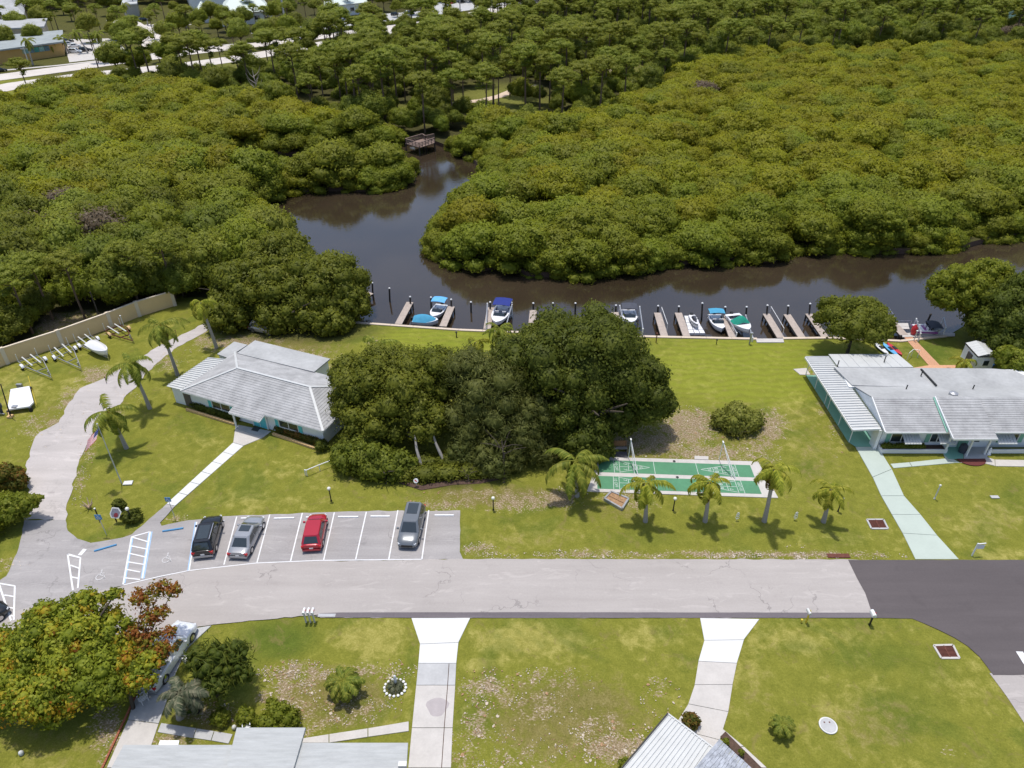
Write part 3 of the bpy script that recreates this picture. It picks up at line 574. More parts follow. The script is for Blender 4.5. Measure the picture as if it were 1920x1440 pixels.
def foliage_mesh(name, lobes, mat, leaf=.25, dens=1.5, core=.84, seed=0, low=-.35, ragged=.12, lobe_tint=.5, aspect=.6, soft=.6, up=.0, coresub=2):
    """leaf clumps spread over many lobes (cx,cy,cz,rx,ry,rz), a leafy core inside each"""
    rg = np.random.default_rng(seed); L = np.array(lobes, float); V = []; Fq = []; Nn = []; T = []; base = 0
    cv, cf = ico(coresub); Ft = []
    lt = rg.random(len(L)); area = 4 * np.pi * ((L[:, 3] * L[:, 4] * L[:, 5]) ** (2 / 3))
    PV = []; PN = []; PT = []
    for i, l in enumerate(L):
        n = int(dens * area[i] / (leaf * leaf)); d = rg.normal(size=(n, 3)); d /= np.linalg.norm(d, axis=1)[:, None]
        d = d[d[:, 2] > low - .4 * rg.random(len(d))]; n = len(d)
        r = 1 + ragged * np.abs(rg.normal(size=n)) * rg.choice([-1, 1], size=n, p=[.35, .65]); lr_ = l[3:6].mean(); p = l[:3] + d * l[3:6] * (r * (1 + wob(l[:3] + d * lr_, max(lr_, .35))))[:, None]
        nn = d / l[3:6]; nn /= np.linalg.norm(nn, axis=1)[:, None]
        ins = np.zeros(n, bool)
        for j, k in enumerate(L):
            if j != i and np.sum((k[:3] - l[:3]) ** 2) < (max(k[3:6]) + max(l[3:6])) ** 2: ins |= (((p - k[:3]) / k[3:6]) ** 2).sum(axis=1) < .72
        p = p[~ins]; nn = nn[~ins]; PV.append(p); PN.append(nn); PT.append(np.clip(lt[i] * lobe_tint + rg.random(len(p)) * (1 - lobe_tint) + rg.normal(size=len(p)) * .06, 0, 1))
    p = np.concatenate(PV); nn = np.concatenate(PN); tt = np.concatenate(PT); n = len(p)
    gn = nn + rg.normal(size=(n, 3)) * .55 + np.array([0, 0, up]); gn /= np.linalg.norm(gn, axis=1)[:, None]
    ta = np.cross(gn, rg.normal(size=(n, 3))); ta /= np.linalg.norm(ta, axis=1)[:, None] + 1e-9; tb = np.cross(gn, ta)
    s = leaf * (.6 + .8 * rg.random(n))[:, None] / 1.5; q = s * aspect
    quad = np.stack([p - ta * s, p - tb * q, p + ta * s, p + tb * q], axis=1).reshape(-1, 3)
    sn = nn * soft + gn * (1 - soft); sn /= np.linalg.norm(sn, axis=1)[:, None]
    Nv = np.repeat(sn, 4, axis=0); Tv = np.repeat(tt, 4)
    nf = n; lv = np.arange(4 * n)
    # cores
    if core:
        CV = []; CF = []; CN = []; CT = []; b = 4 * n
        for i, l in enumerate(L):
            dsp = (1 + .04 * rg.normal(size=len(cv))) * (1 + wob(l[:3] + cv * l[3:6].mean(), max(l[3:6].mean(), .35))); CV.append(l[:3] + cv * l[3:6] * core * dsp[:, None]); CF.append(cf + b); b += len(cv)
            k = cv / l[3:6]; CN.append(k / np.linalg.norm(k, axis=1)[:, None]); CT.append(np.clip(lt[i] * lobe_tint + rg.random(len(cv)) * (1 - lobe_tint) * .6, 0, 1))
        VV = np.concatenate([quad] + CV); Nv = np.concatenate([Nv] + CN); Tv = np.concatenate([Tv] + CT); tri = np.concatenate(CF)
    else: VV = quad; tri = np.zeros((0, 3), int)
    me = bpy.data.meshes.new(name); me.vertices.add(len(VV)); me.vertices.foreach_set('co', VV.astype(np.float32).ravel())
    loops = np.concatenate([lv, tri.ravel()]).astype(np.int32); me.loops.add(len(loops)); me.loops.foreach_set('vertex_index', loops)
    st = np.concatenate([np.arange(nf) * 4, 4 * nf + np.arange(len(tri)) * 3]).astype(np.int32); me.polygons.add(len(st)); me.polygons.foreach_set('loop_start', st)
    me.polygons.foreach_set('use_smooth', np.ones(len(st), bool)); me.update(calc_edges=True)
    at = me.attributes.new('tint', 'FLOAT', 'POINT'); at.data.foreach_set('value', Tv.astype(np.float32))
    me.normals_split_custom_set_from_vertices(Nv.astype(np.float32)); me.materials.append(mat); return me
def mass_lobes(masses, seed, k=.36, flat=.85, low=-.3, fill=.8):
    """break big ellipsoid masses into lobes on their surface"""
    rg = np.random.default_rng(seed); out = []
    for m in masses:
        cx, cy, cz, rx, ry, rz = m; rm = (rx * ry * rz) ** (1 / 3); lr = k * rm; n = max(7, int(2.6 * (rm / lr) ** 2)); g = math.pi * (3 - 5 ** .5)
        for i in range(n):
            z = 1 - (i + .5) / n * (1 - low); z += rg.normal() * .05; z = max(-1, min(1, z)); r = math.sqrt(max(0, 1 - z * z)); a = i * g + rg.normal() * .35
            f = 1 - k * .8 + rg.normal() * .05; s = lr * rg.uniform(.75, 1.25)
            out.append((cx + rx * f * r * math.cos(a), cy + ry * f * r * math.sin(a), cz + rz * f * z, s, s, s * flat))
        out.append((cx, cy, cz, rx * fill, ry * fill, rz * fill))
    return out
def trunk_mb(top, r=.25, limbs=5, seed=0, spread=1.5, base=(0, 0, 0), forks=True):
    rg = random.Random(seed); m = MB(); top = Vector(top); b = Vector(base); mid = b.lerp(top, .55) + Vector((rg.uniform(-.2, .2), rg.uniform(-.2, .2), 0))
    m.tube([b + Vector((0, 0, -.15)), b.lerp(mid, .5), mid, b.lerp(top, .9)], [r * 1.25, r, r * .8, r * .4], 7)
    for i in range(limbs):
        a = i * 2.4 + rg.uniform(-.3, .3); s = mid.lerp(top, rg.uniform(-.1, .5)); e = s + Vector((math.cos(a) * spread, math.sin(a) * spread, rg.uniform(.5, 1.1) * spread * .8))
        m.tube([s, s.lerp(e, .5) + Vector((0, 0, .1 * spread)), e], [r * .5, r * .34, r * .14], 5)
    return m
def set_mat(o, mat):
    o.material_slots[0].link = 'OBJECT'; o.material_slots[0].material = mat
# --- mangrove variants (dome crowns 1 unit ~ 1 m)
def mangrove_mesh(i):
    rg = np.random.default_rng(50 + i); R0 = 3.1; ms = []
    ms.append((0, 0, 3.4, R0, R0 * rg.uniform(.85, 1.1), 1.9))
    for k in range(3 + i % 2):
        a = rg.uniform(0, 6.28); ms.append((1.9 * math.cos(a), 1.9 * math.sin(a), rg.uniform(2.6, 3.8), 1.7, 1.7, 1.35))
    lb = mass_lobes(ms, 80 + i, .42, .6, -.2, .9)
    for k in range(8): a = k * .8 + rg.uniform(0, .5); q = rg.uniform(.8, 1.5); lb.append((2.7 * math.cos(a), 2.7 * math.sin(a), rg.uniform(1.1, 2.3), q, q, q * .6))
    return foliage_mesh('mangrove_crown', lb, M['mangrove'], leaf=.24, dens=1.25, core=.84, seed=i, lobe_tint=.35, ragged=.1, soft=.85)
MG = [mangrove_mesh(i) for i in range(5)]
def roots_mesh():
    m = MB(); rg = random.Random(4)
    for k in range(7):
        a = k * .9; m.tube([(math.cos(a) * 1.2, math.sin(a) * 1.2, -1.2), (math.cos(a) * .5, math.sin(a) * .5, .8), (math.cos(a) * .2 + .6 * rg.uniform(-1, 1), math.sin(a) * .2 + .6 * rg.uniform(-1, 1), 2.8)], [.07, .08, .05], 4)
    return m.mesh('mangrove_trunk', M['bark'])
ROOT = roots_mesh()
def pine_meshes(i):
    rg = np.random.default_rng(200 + i); lb = []; h = 0
    nl = 20 + 4 * (i % 3)
    for k in range(nl):
        a = k * 2.4 + rg.uniform(-.3, .3); r = 3.5 * math.sqrt((k + .5) / nl); z = 13.6 - .17 * r * r + rg.uniform(-.5, .35) - (1.0 if k % 4 == 3 else 0)
        s = rg.uniform(.72, 1.15); lb.append((r * math.cos(a), r * math.sin(a), z, s, s, s * .62))
    lb += [(.2, 0, 12.7, 2.7, 2.7, 1.0), (-1.2, 1.0, 12.3, 1.9, 1.9, .8), (1.3, -.9, 12.3, 1.9, 1.9, .8)]
    for k in range(5 + i):
        a = rg.uniform(0, 6.28); r = rg.uniform(.8, 2.4); z = rg.uniform(8.6, 11.6); s = rg.uniform(.5, .85); lb.append((r * math.cos(a), r * math.sin(a), z, s * 1.2, s * 1.2, s * .6))
    cr = foliage_mesh('pine_crown', lb, M['pine'], leaf=.34, dens=1.1, core=.75, seed=20 + i, lobe_tint=.4, aspect=.35, ragged=.14, soft=.82, coresub=1)
    m = MB(); m.tube([(0, 0, -.2), (.1, .05, 5), (-.05, .1, 10), (0, 0, 13.2)], [.26, .2, .15, .06], 6)
    for l in lb[::2]: m.tube([(0, 0, l[2] - 1.6), (l[0] * .5, l[1] * .5, l[2] - .7), (l[0], l[1], l[2])], [.08, .06, .03], 4)
    return cr, m.mesh('pine_trunk', M['pine_bark'])
PN = [pine_meshes(i) for i in range(4)]
def broad_meshes(i):
    rg = np.random.default_rng(300 + i); ms = [(0, 0, 5.6, 3, 3, 2.8)]
    for k in range(3): a = rg.uniform(0, 6.28); ms.append((1.9 * math.cos(a), 1.9 * math.sin(a), rg.uniform(4.2, 6.2), 1.8, 1.8, 1.7))
    cr = foliage_mesh('broad_crown', mass_lobes(ms, 310 + i, .42, .8, -.5, .84), M['broad'], leaf=.26, dens=1.2, core=.82, seed=40 + i, ragged=.12, soft=.82, lobe_tint=.4)
    return cr, trunk_mb((0, 0, 5.5), .22, 5, i, 1.6).mesh('broad_trunk', M['bark'])
BR = [broad_meshes(i) for i in range(4)]
def tree(name, label, cat, base, crown, trunk, s, rz, mat=None, group=None, sz=None):
    t = thing(name, label, cat, base, rz, group)
    c = child('crown', crown, t, sc=(s, s, sz or s))
    if mat: set_mat(c, mat)
    if trunk: child('trunk', trunk, t, sc=(s, s, sz or s))
    return t
def hexgrid(poly_list, sp, jit=.35, y0=60, y1=470, margin=140, canal=True):
    out = []; row = 0; y = y0
    while y < y1:
        x = -330 + (row % 2) * sp / 2
        while x < 330:
            X = x + RNG.uniform(-jit, jit) * sp; Y = y + RNG.uniform(-jit, jit) * sp; a, b = pj(X, Y)
            if -margin < a < 1920 + margin and any(inpoly([a], [b], pl)[0] for pl in poly_list): out.append((X, Y, a, b))
            x += sp
        row += 1; y += sp * .87
    if canal and out:
        A = np.array(out); w = [(p.x, p.y) for p in CW]; bad = inpoly(A[:, 0], A[:, 1], w)
        out = [o for o, k in zip(out, bad) if not k]
    return out
def canal_dist(X, Y):
    p = Vector((X, Y)); d = 1e9
    for i in range(len(CW)):
        a = CW[i].xy; b = CW[(i + 1) % len(CW)].xy; ab = b - a; t = max(0, min(1, (p - a).dot(ab) / ab.dot(ab))); d = min(d, (p - (a + ab * t)).length)
    return d
def gn_scatter(name, label, pts, variants, kind='stuff'):
    """one object: points carry scale, turn and variant; geometry nodes set a tree on each"""
    n = len(pts); me = bpy.data.meshes.new(name); me.from_pydata([p[:3] for p in pts], [], [])
    for nm, typ, vals in (('sc', 'FLOAT', [p[3] for p in pts]), ('rz', 'FLOAT', [p[4] for p in pts]), ('vi', 'INT', [p[5] for p in pts])):
        a = me.attributes.new(nm, typ, 'POINT'); a.data.foreach_set('value', vals)
    col = bpy.data.collections.new(name + '_kinds')
    for i, (mesh, mat) in enumerate(variants):
        o = bpy.data.objects.new('k%02d' % i, mesh); col.objects.link(o)
        if mat: set_mat(o, mat)
    ob = bpy.data.objects.new(name, me); COL.objects.link(ob); tag(ob, label, kind=kind)
    g = bpy.data.node_groups.new(name, 'GeometryNodeTree'); g.interface.new_socket('Geometry', in_out='INPUT', socket_type='NodeSocketGeometry'); g.interface.new_socket('Geometry', in_out='OUTPUT', socket_type='NodeSocketGeometry')
    gi = g.nodes.new('NodeGroupInput'); go = g.nodes.new('NodeGroupOutput'); ip = g.nodes.new('GeometryNodeInstanceOnPoints'); ci = g.nodes.new('GeometryNodeCollectionInfo')
    ci.inputs['Collection'].default_value = col; ci.inputs['Separate Children'].default_value = True; ci.inputs['Reset Children'].default_value = True
    def na(nm, t):
        a = g.nodes.new('GeometryNodeInputNamedAttribute'); a.data_type = t; a.inputs['Name'].default_value = nm; return a.outputs['Attribute']
    ip.inputs['Pick Instance'].default_value = True; lk = g.links.new
    lk(gi.outputs[0], ip.inputs['Points']); lk(ci.outputs[0], ip.inputs['Instance']); lk(na('vi', 'INT'), ip.inputs['Instance Index']); lk(na('sc', 'FLOAT'), ip.inputs['Scale'])
    cx = g.nodes.new('ShaderNodeCombineXYZ'); lk(na('rz', 'FLOAT'), cx.inputs[2]); lk(cx.outputs[0], ip.inputs['Rotation']); lk(ip.outputs[0], go.inputs[0])
    md = ob.modifiers.new('trees', 'NODES'); md.node_group = g; return ob

# --- mangroves: nearest 300 as things, the rest as one mass
def mang_zone(a, b, X, Y):
    d = canal_dist(X, Y); y = b
    o = .8 / (1 + math.exp(-(430 - y + (a - 1200) * .05 - 60) / 60)) if a > 780 else (.55 if y < 330 else .3)
    if d < 7: o *= .15
    return o, d
mp_ = hexgrid([MANG_R, MANG_L, ISLE], 3.75, .4, 70, 330)
items = []
for X, Y, a, b in mp_:
    o, d = mang_zone(a, b, X, Y)
    if d < 1.6: continue
    items.append((math.hypot(X, Y), X, Y, a, b, o, d))
# a dense first row along the mangrove banks
for i in range(11, len(CW)):
    p, q = CW[i], CW[(i + 1) % len(CW)]; px_, py_ = CANAL[i]
    if i >= len(CANAL) - 6: break
    L = (q - p).length; n = max(1, int(L / 3.4)); nn = Vector(((q - p).y, -(q - p).x, 0)).normalized()
    if i in (24, 25, 26): continue
    for k in range(n):
        c = p.lerp(q, (k + random.uniform(.2, .8)) / n)
        for sgn in (1, -1):
            e = c + nn * sgn * 1.7
            if not inpoly([e.x], [e.y], [(v.x, v.y) for v in CW])[0]:
                a, b = pj(e.x, e.y)
                if -100 < a < 2050: items.append((math.hypot(e.x, e.y), e.x, e.y, a, b, .08, .8))
                break
DECK = G(793, 262)
items = [t for t in items if math.hypot(t[1] - DECK.x, t[2] - DECK.y + 1) > 6.2]
items.sort(key=lambda t: t[0] + (0 if 0 < t[3] < 1920 else 60))
stuffp = []
for k, (dd, X, Y, a, b, o, d) in enumerate(items):
    s = random.choice((random.uniform(.62, .95), random.uniform(.85, 1.2), random.uniform(1.1, 1.5))) * (.84 if d < 2 else 1.0) * (1.12 if a < 700 and b > 330 else 1); rz = random.uniform(0, 6.28); vi = random.randrange(5)
    r = random.random(); olive = r < o; s *= .72 if (400 < a < 600 and 300 < b < 350) else 1; s = min(s, .85) if (d < 5 and 780 < a < 960 and 300 < b < 470) else s; z = -.7 + (-1.1 if d < 3 else 0) + 1.3 * mnoise.noise((X * .045, Y * .045, 5)) * (0 if d < 3 else 1)
    rare = random.random()
    if k < 290:
        if d < 2: lab, grp = 'green mangrove leaning over the dark water along the canal bank', 'mangroves overhanging the canal bank'
        elif a > 780: lab, grp = 'low domed mangrove in the dense canopy right of the canal bend', 'mangroves in the canopy right of the canal'
        else: lab, grp = 'low domed mangrove in the dense canopy left of the canal bend', 'mangroves in the canopy left of the canal'
        if d >= 2: lab = lab.replace('low domed', ('broad' if s > 1.08 else 'small' if s < .88 else 'mid-sized') + ' low domed')
        if olive: lab = lab.replace('low domed', 'low olive domed').replace('green mangrove', 'olive mangrove')
        t = tree('mangrove_tree', lab, 'mangrove', (X, Y, z), MG[vi], ROOT if d < 9 else None, s, rz, M['olive'] if olive else M['mangrove'], grp)
    else: stuffp.append((X, Y, z, s, rz, vi + (10 if rare < .006 else 5 if olive else 0)))
gn_scatter('mangrove_canopy', 'continuous olive mangrove canopy filling the land beyond the canal', stuffp, [(m, M['mangrove']) for m in MG] + [(m, M['olive']) for m in MG] + [(MG[0], M['brownish'])])

# --- pines and the wood among them
pine_px = [(700, 215), (722, 222), (655, 205), (640, 198), (668, 212), (745, 205), (790, 205), (803, 215), (588, 200), (610, 205), (870, 208), (925, 195), (935, 200), (956, 180), (980, 182), (985, 205), (1012, 205), (1030, 195), (1100, 200), (1095, 165), (1160, 155), (1172, 158), (1185, 160), (1200, 165),
           (1140, 120), (1225, 140), (1250, 130), (850, 190), (905, 160), (1060, 150), (1040, 140), (1000, 130), (1075, 118), (760, 190), (560, 195), (572, 160), (880, 130), (960, 120), (1240, 110), (1290, 105), (1320, 90), (1390, 105), (1420, 98), (1300, 128), (520, 165), (455, 170), (470, 175), (385, 160), (405, 162), (352, 170), (372, 175), (265, 165), (285, 160), (845, 165), (815, 170)]
pp = [(G(x, y).x, G(x, y).y, x, y) for x, y in pine_px]
for c in hexgrid([PINES], 9.3, .45, 120, 470, 60):
    if max(blob(c[2], c[3], *q[:4]) for q in SCRUB[:3] + SCRUB[5:]) > .1: continue
    if random.random() < (.62 if c[2] < 1350 else .45) and all((c[0] - q[0]) ** 2 + (c[1] - q[1]) ** 2 > 30 for q in pp) and not (abs(c[2] - 940) < 60 and 172 < c[3] < 215) and not (abs(c[2] - 1145) < 26 and 112 < c[3] < 150): pp.append(c)
pp.sort(key=lambda t: math.hypot(t[0], t[1])); farp = []
for k, (X, Y, a, b) in enumerate(pp):
    s = random.uniform(.75, 1.28); rz = random.uniform(0, 6.28); cr, tr = random.choice(PN)
    if k < 240:
        side = 'left of the sandy trail' if a < 860 else 'around the sandy trail' if a < 1230 else 'behind the olive mangroves at the right'
        tree('pine_tree', f"{'very tall' if s > 1.02 else 'shorter' if s < .85 else 'tall'} flat-topped pine in the wood {side}", 'pine tree', (X, Y, 0), cr, tr, s, rz, None, f'pines {side}')
    else: farp.append((X, Y, 0, s, rz, PN.index((cr, tr))))
def joined(a, b, name):
    m = bpy.data.meshes.new(name); bm = bmesh.new(); bm.from_mesh(a); bm.from_mesh(b); bm.to_mesh(m); bm.free()
    m.materials.append(a.materials[0]); return m
if farp: gn_scatter('pine_wood', 'far pine wood merging into one mass at the top', farp, [(c, None) for c, t in PN])
under = []
for X, Y, a, b in hexgrid([PINES, MIXED], 5.0, .42, 120, 470, 60):
    open_ = max(blob(a, b, *q[:4]) for q in SCRUB) > .05
    if open_ and random.random() < .8: continue
    if any((X - G(*q).x) ** 2 + (Y - G(*q).y) ** 2 < 40 for q in ((905, 188), (938, 180), (970, 167), (1145, 130))): continue
    road_y = np.interp(a, [p[0] for p in near_c], [p[1] for p in near_c]) if a < 1040 else -99
    if b < road_y + (30 if a < 640 else 22): continue
    s = random.uniform(.4, .8) if random.random() < .8 else random.uniform(.8, 1.25)
    if a > 1280: s *= 1.15
    under.append((X, Y, -1.2 * s, s, random.uniform(0, 6.28), random.randrange(8)))
gn_scatter('woodland_undergrowth', 'mixed green undergrowth and small trees filling the wood under the pines', under, [(c, M['broad']) for c, t in BR] + [(c, m) for (c, t), m in zip(BR, (M['mangrove'], M['pine'], M['broad'], M['bright']))])
# top-left trees around the main road and the far lots
tl = [(15, 30), (500, 56), (520, 50), (60, 55), (85, 60), (110, 58), (135, 40), (160, 48), (70, 92), (190, 60), (215, 75), (232, 76), (245, 78), (205, 30), (240, 18), (300, 60), (312, 85), (330, 92), (150, 20), (100, 18), (50, 12), (180, 8), (350, 60), (400, 52), (425, 60), (445, 66), (462, 58), (480, 48), (505, 40), (545, 66), (560, 72), (575, 40), (600, 42), (620, 32), (655, 28), (700, 30), (720, 22), (745, 32), (770, 28), (790, 30), (800, 34), (440, 90), (455, 96), (500, 90), (520, 86), (545, 88), (380, 84), (300, 118), (330, 138), (270, 150), (225, 152), (60, 190), (185, 118), (20, 100), (40, 70), (255, 25), (165, 30), (120, 28), (75, 34), (380, 64), (410, 70), (490, 30), (530, 28), (545, 44), (590, 28), (640, 12), (700, 12), (760, 14), (735, 6), (780, 6), (225, 22), (250, 66), (262, 90), (240, 96), (290, 74), (215, 52), (175, 80), (105, 72), (45, 26), (330, 30), (310, 40), (358, 74), (340, 76), (430, 70), (470, 40), (150, 70), (880, 60), (905, 35), (940, 28), (760, 74), (720, 84), (690, 92), (665, 88), (645, 92), (590, 96), (625, 60), (860, 0), (900, 4), (520, 8), (560, 6), (290, 8), (330, 12), (10, 60), (1250, 2), (580, 108), (540, 118), (505, 130), (335, 140), (420, 140)]
for x, y in tl:
    p = G(x, y); k = random.random()
    lb = 'behind the main road at the top left' if y < 90 else 'along the near side of the main road'
    if k < .45: cr, tr = random.choice(PN); tree('pine_tree', f'flat-topped pine {lb}', 'pine tree', p, cr, tr, random.uniform(.6, .95), random.uniform(0, 6), None, f'pines {lb}')
    else: cr, tr = random.choice(BR); tree('broadleaf_tree', f'rounded green tree {lb}', 'tree', p, cr, tr, random.uniform(.7, 1.3), random.uniform(0, 6), random.choice([M['broad'], M['pine'], M['mangrove']]), f'broad trees {lb}')
fz = []
for X, Y, a, b in hexgrid([[(-100, -60), (2020, -60), (2020, 2), (960, 8), (520, -2), (300, 8), (60, 22), (-100, 10)]], 8, .4, 380, 620, 100, False):
    fz.append((X, Y, 0, random.uniform(.9, 1.6), random.uniform(0, 6), random.randrange(8)))
gn_scatter('far_wood', 'far belt of trees along the top edge beyond the lots', fz, [(c, M['broad']) for c, t in BR] + [(c, M['pine']) for c, t in PN])
# hedge along the far car park
hd = MB(); hl = []
for x0, y0, x1, y1 in ((470, 80, 830, 34),):
    a, b = G(x0, y0), G(x1, y1); n = 60
    for i in range(n): p = a.lerp(b, i / n); hl.append((p.x, p.y, .7, 1.5, 1.0, 1.0))
o = bpy.data.objects.new('hedge', foliage_mesh('hedge', hl, M['broad'], .5, .8, .9, 3)); COL.objects.link(o); tag(o, 'long clipped hedge between the far car park and the main road', 'hedge')

# --- broadleaf wood left of the canal (behind the tan wall)
hi = hexgrid([BROAD_L], 5.2, .35, 78, 160, 60)
for X, Y, a, b in sorted(hi, key=lambda t: t[1]):
    if canal_dist(X, Y) < 1.5: continue
    near_wall = b > 545
    if near_wall and 70 < a < 210 and random.random() < .6: continue
    if near_wall and inpoly([a], [b], [(-200, 640), (60, 640), (120, 610), (120, 900), (-200, 900)])[0] and random.random() < .2: continue
    s = random.uniform(.85, 1.35) * (.9 if near_wall else 1)
    cr, tr = random.choice(BR); mt = random.choice([M['broad'], M['broad'], M['mangrove'], M['broad'], M['pine']])
    if random.random() < .05 and b < 520: mt = M['brownish']
    sz_ = 'large' if s > 1.15 else 'small' if s < .95 else 'mid-sized'; lab = sz_ + (' leafy dark green tree in the wood behind the tan wall' if a < 330 else ' leafy green tree between the canal and the lane end')
    tree('broadleaf_tree', lab, 'tree', (X, Y, -1.9 * s), cr, tr, s, random.uniform(0, 6.28), mt, lab.split('leafy ')[1])
for x, y, tx, ty in ((160, 598, 133, 520), (262, 575, 230, 498), (62, 625, 40, 540), (330, 560, 300, 470), (100, 600, 80, 500)):
    cr, tr = random.choice(PN); b = G(x, y)
    tree('pine_tree', 'slender pine with a bare leaning trunk just behind the tan wall', 'pine tree', b, cr, tr, .68, random.uniform(0, 6), None, 'slender pines behind the tan wall')

for x, y in ((-30, 672), (-5, 658), (22, 645), (48, 622), (75, 600), (130, 578), (168, 570), (212, 562), (238, 574), (262, 556), (292, 560), (318, 548), (345, 560)):
    cr, tr = random.choice(BR); s_ = random.uniform(.6, .85)
    tree('broadleaf_tree', 'low bushy green tree close behind the tan wall', 'tree', G(x, y) - Vector((0, 0, 2.2 * s_)), cr, tr, s_, random.uniform(0, 6), random.choice([M['broad'], M['mangrove']]), 'low bushy trees close behind the tan wall')
# ---- individually shaped trees
def shaped(name, label, cat, base_px, masses, mat, leaf=.24, dens=1.4, k=.34, seed=1, trunk=.3, limbs=6, low=-.35, trunk_mat='bark', ragged=.12, lobe_tint=.4, soft=.8, core=.82, aspect=.6, flat=.85, trunks=None):
    b = G(*base_px); t = thing(name, label, cat, b)
    ms = []
    for (px, py, Y, rx, ry, rz) in masses:
        c = GY(px, py, Y); ms.append((c.x - b.x, c.y - b.y, max(c.z, rz * .55), rx, ry, rz))
    child('crown', foliage_mesh('crown', mass_lobes(ms, seed, k, flat, low), M[mat], leaf, dens, core, seed, low=-.5, ragged=ragged, lobe_tint=lobe_tint, soft=soft, aspect=aspect), t)
    if trunk:
        m = MB(); top = max(ms, key=lambda q: q[3] * q[5])
        for bx, by in (trunks or [base_px]):
            q = G(bx, by) - b; m2 = trunk_mb((top[0] * .3 + q.x * .7, top[1] * .3 + q.y * .7, top[2] * .9), trunk, limbs, seed, top[3] * .55, q); o_ = len(m.v); m.v += m2.v; m.t += m2.t; m.f += [tuple(i + o_ for i in f) for f in m2.f]
        for q in ms: m.tube([(top[0] * .4, top[1] * .4, top[2] * .5), ((q[0] + top[0] * .3) * .6, (q[1] + top[1] * .3) * .6, q[2] * .8), q[:3]], [trunk * .6, trunk * .4, trunk * .15], 5)
        m.build('trunk', M[trunk_mat], t, world=False, smooth=60)
    return t
shaped('oak_tree', 'huge dark rounded tree, the largest, between the docks and the courts', 'tree', (1100, 850), [(1085, 688, 61, 6.6, 6.2, 5.4), (1185, 722, 60, 3.6, 4, 3.8), (1215, 752, 59, 2.7, 3, 2.5), (990, 692, 61, 3.6, 4, 4.2), (1130, 650, 63, 4, 4, 3.6), (1040, 640, 63, 3, 3, 3), (1060, 770, 57, 3.4, 3, 3.2), (1150, 790, 57.5, 2.4, 2.2, 2.2)], 'oak', seed=2, trunk=.45, k=.3)
shaped('oak_tree', 'small dark tree with a pointed top beside the left end of the courts', 'tree', (1095, 880), [(1095, 822, 55, 2.7, 2.5, 3.0), (1075, 850, 54.5, 1.8, 1.8, 2), (1120, 858, 54.5, 1.6, 1.6, 1.7)], 'oak', seed=3, trunk=.18, leaf=.22)
shaped('broadleaf_tree', 'wide green tree overhanging the clubhouse roof, two pale trunks below', 'tree', (794, 888), [(745, 735, 60, 5.2, 4.6, 4.0), (672, 745, 60, 2.9, 3, 3.4), (655, 700, 62, 1.9, 2.2, 2.0), (815, 712, 61, 3.3, 3.5, 3.4), (720, 700, 62, 3.6, 3, 3), (700, 800, 56.5, 3.6, 3, 2.6), (790, 790, 57, 3.2, 3, 2.8)], 'broad', seed=4, trunk=.17, k=.3, trunks=[(794, 888), (837, 875)], ragged=.17, trunk_mat='palm_bark', limbs=0)
shaped('broadleaf_tree', 'low spreading tree lobe with drooping green leaves nearest the parking bays', 'tree', (725, 905), [(690, 866, 53.2, 3.3, 2.4, 2.0), (740, 885, 52.4, 2.2, 1.7, 1.5), (650, 858, 54, 1.6, 1.6, 1.4), (700, 893, 52, 1.8, 1.4, 1.2)], 'broad', seed=5, trunk=.16, ragged=.17)
shaped('weeping_tree', 'grey-green feathery tree in the middle of the dark clump', 'tree', (945, 905), [(930, 750, 58, 3.9, 3.8, 4.6), (885, 790, 56.5, 2.7, 2.7, 3.2), (975, 830, 55, 2.9, 2.6, 3.4), (880, 700, 59, 2.4, 2.6, 2.6), (920, 860, 53.4, 2.0, 1.8, 2.2), (1010, 865, 54, 1.6, 1.6, 1.8), (960, 890, 53, 1.5, 1.3, 1.5), (1000, 780, 56, 2.2, 2, 2.6)], 'grey_green', seed=6, trunk=.12, k=.36, leaf=.36, aspect=.18, ragged=.26, core=.66, dens=2.4)
shaped('weeping_tree', 'small feathery tree with drooping tips behind the hedge bed', 'tree', (880, 905), [(872, 850, 54, 1.7, 1.5, 2.0), (930, 900, 52, 1.6, 1.3, 1.6)], 'grey_green', seed=7, trunk=.08, k=.36, leaf=.34, aspect=.18, ragged=.3, core=.64, dens=2.4)
shaped('broadleaf_tree', 'dense green tree mass beside the canal behind the clubhouse', 'tree', (560, 618), [(560, 545, 86, 6.4, 6, 4.8), (470, 545, 85, 5.0, 5, 4.3), (625, 540, 86, 4.6, 5, 4.6), (655, 590, 83, 2.8, 3.5, 3.0), (520, 500, 90, 5, 5, 4), (550, 600, 82, 6.0, 3.5, 2.6), (430, 590, 81, 3.2, 3, 2.6), (620, 620, 80, 3.2, 2.4, 2.0)], 'broad', seed=8, trunk=.35, k=.26, leaf=.3)
shaped('broadleaf_tree', 'pale dusty-topped tree behind the lane end', 'tree', (415, 575), [(420, 495, 98, 4.6, 4.4, 3.6), (380, 540, 93, 3.2, 3, 2.8), (395, 470, 101, 3, 3, 2.6)], 'broad', seed=9, trunk=.25, leaf=.32)
shaped('round_tree', 'round solitary green tree behind the white house, in front of the docks', 'tree', (1588, 664), [(1600, 605, 74, 4.3, 4.0, 2.5), (1570, 590, 75.5, 2.6, 2.6, 1.9), (1635, 612, 73.5, 2.4, 2.6, 1.9), (1620, 585, 76, 2.2, 2.4, 1.7)], 'broad', seed=10, trunk=.18, k=.28, low=-.2)
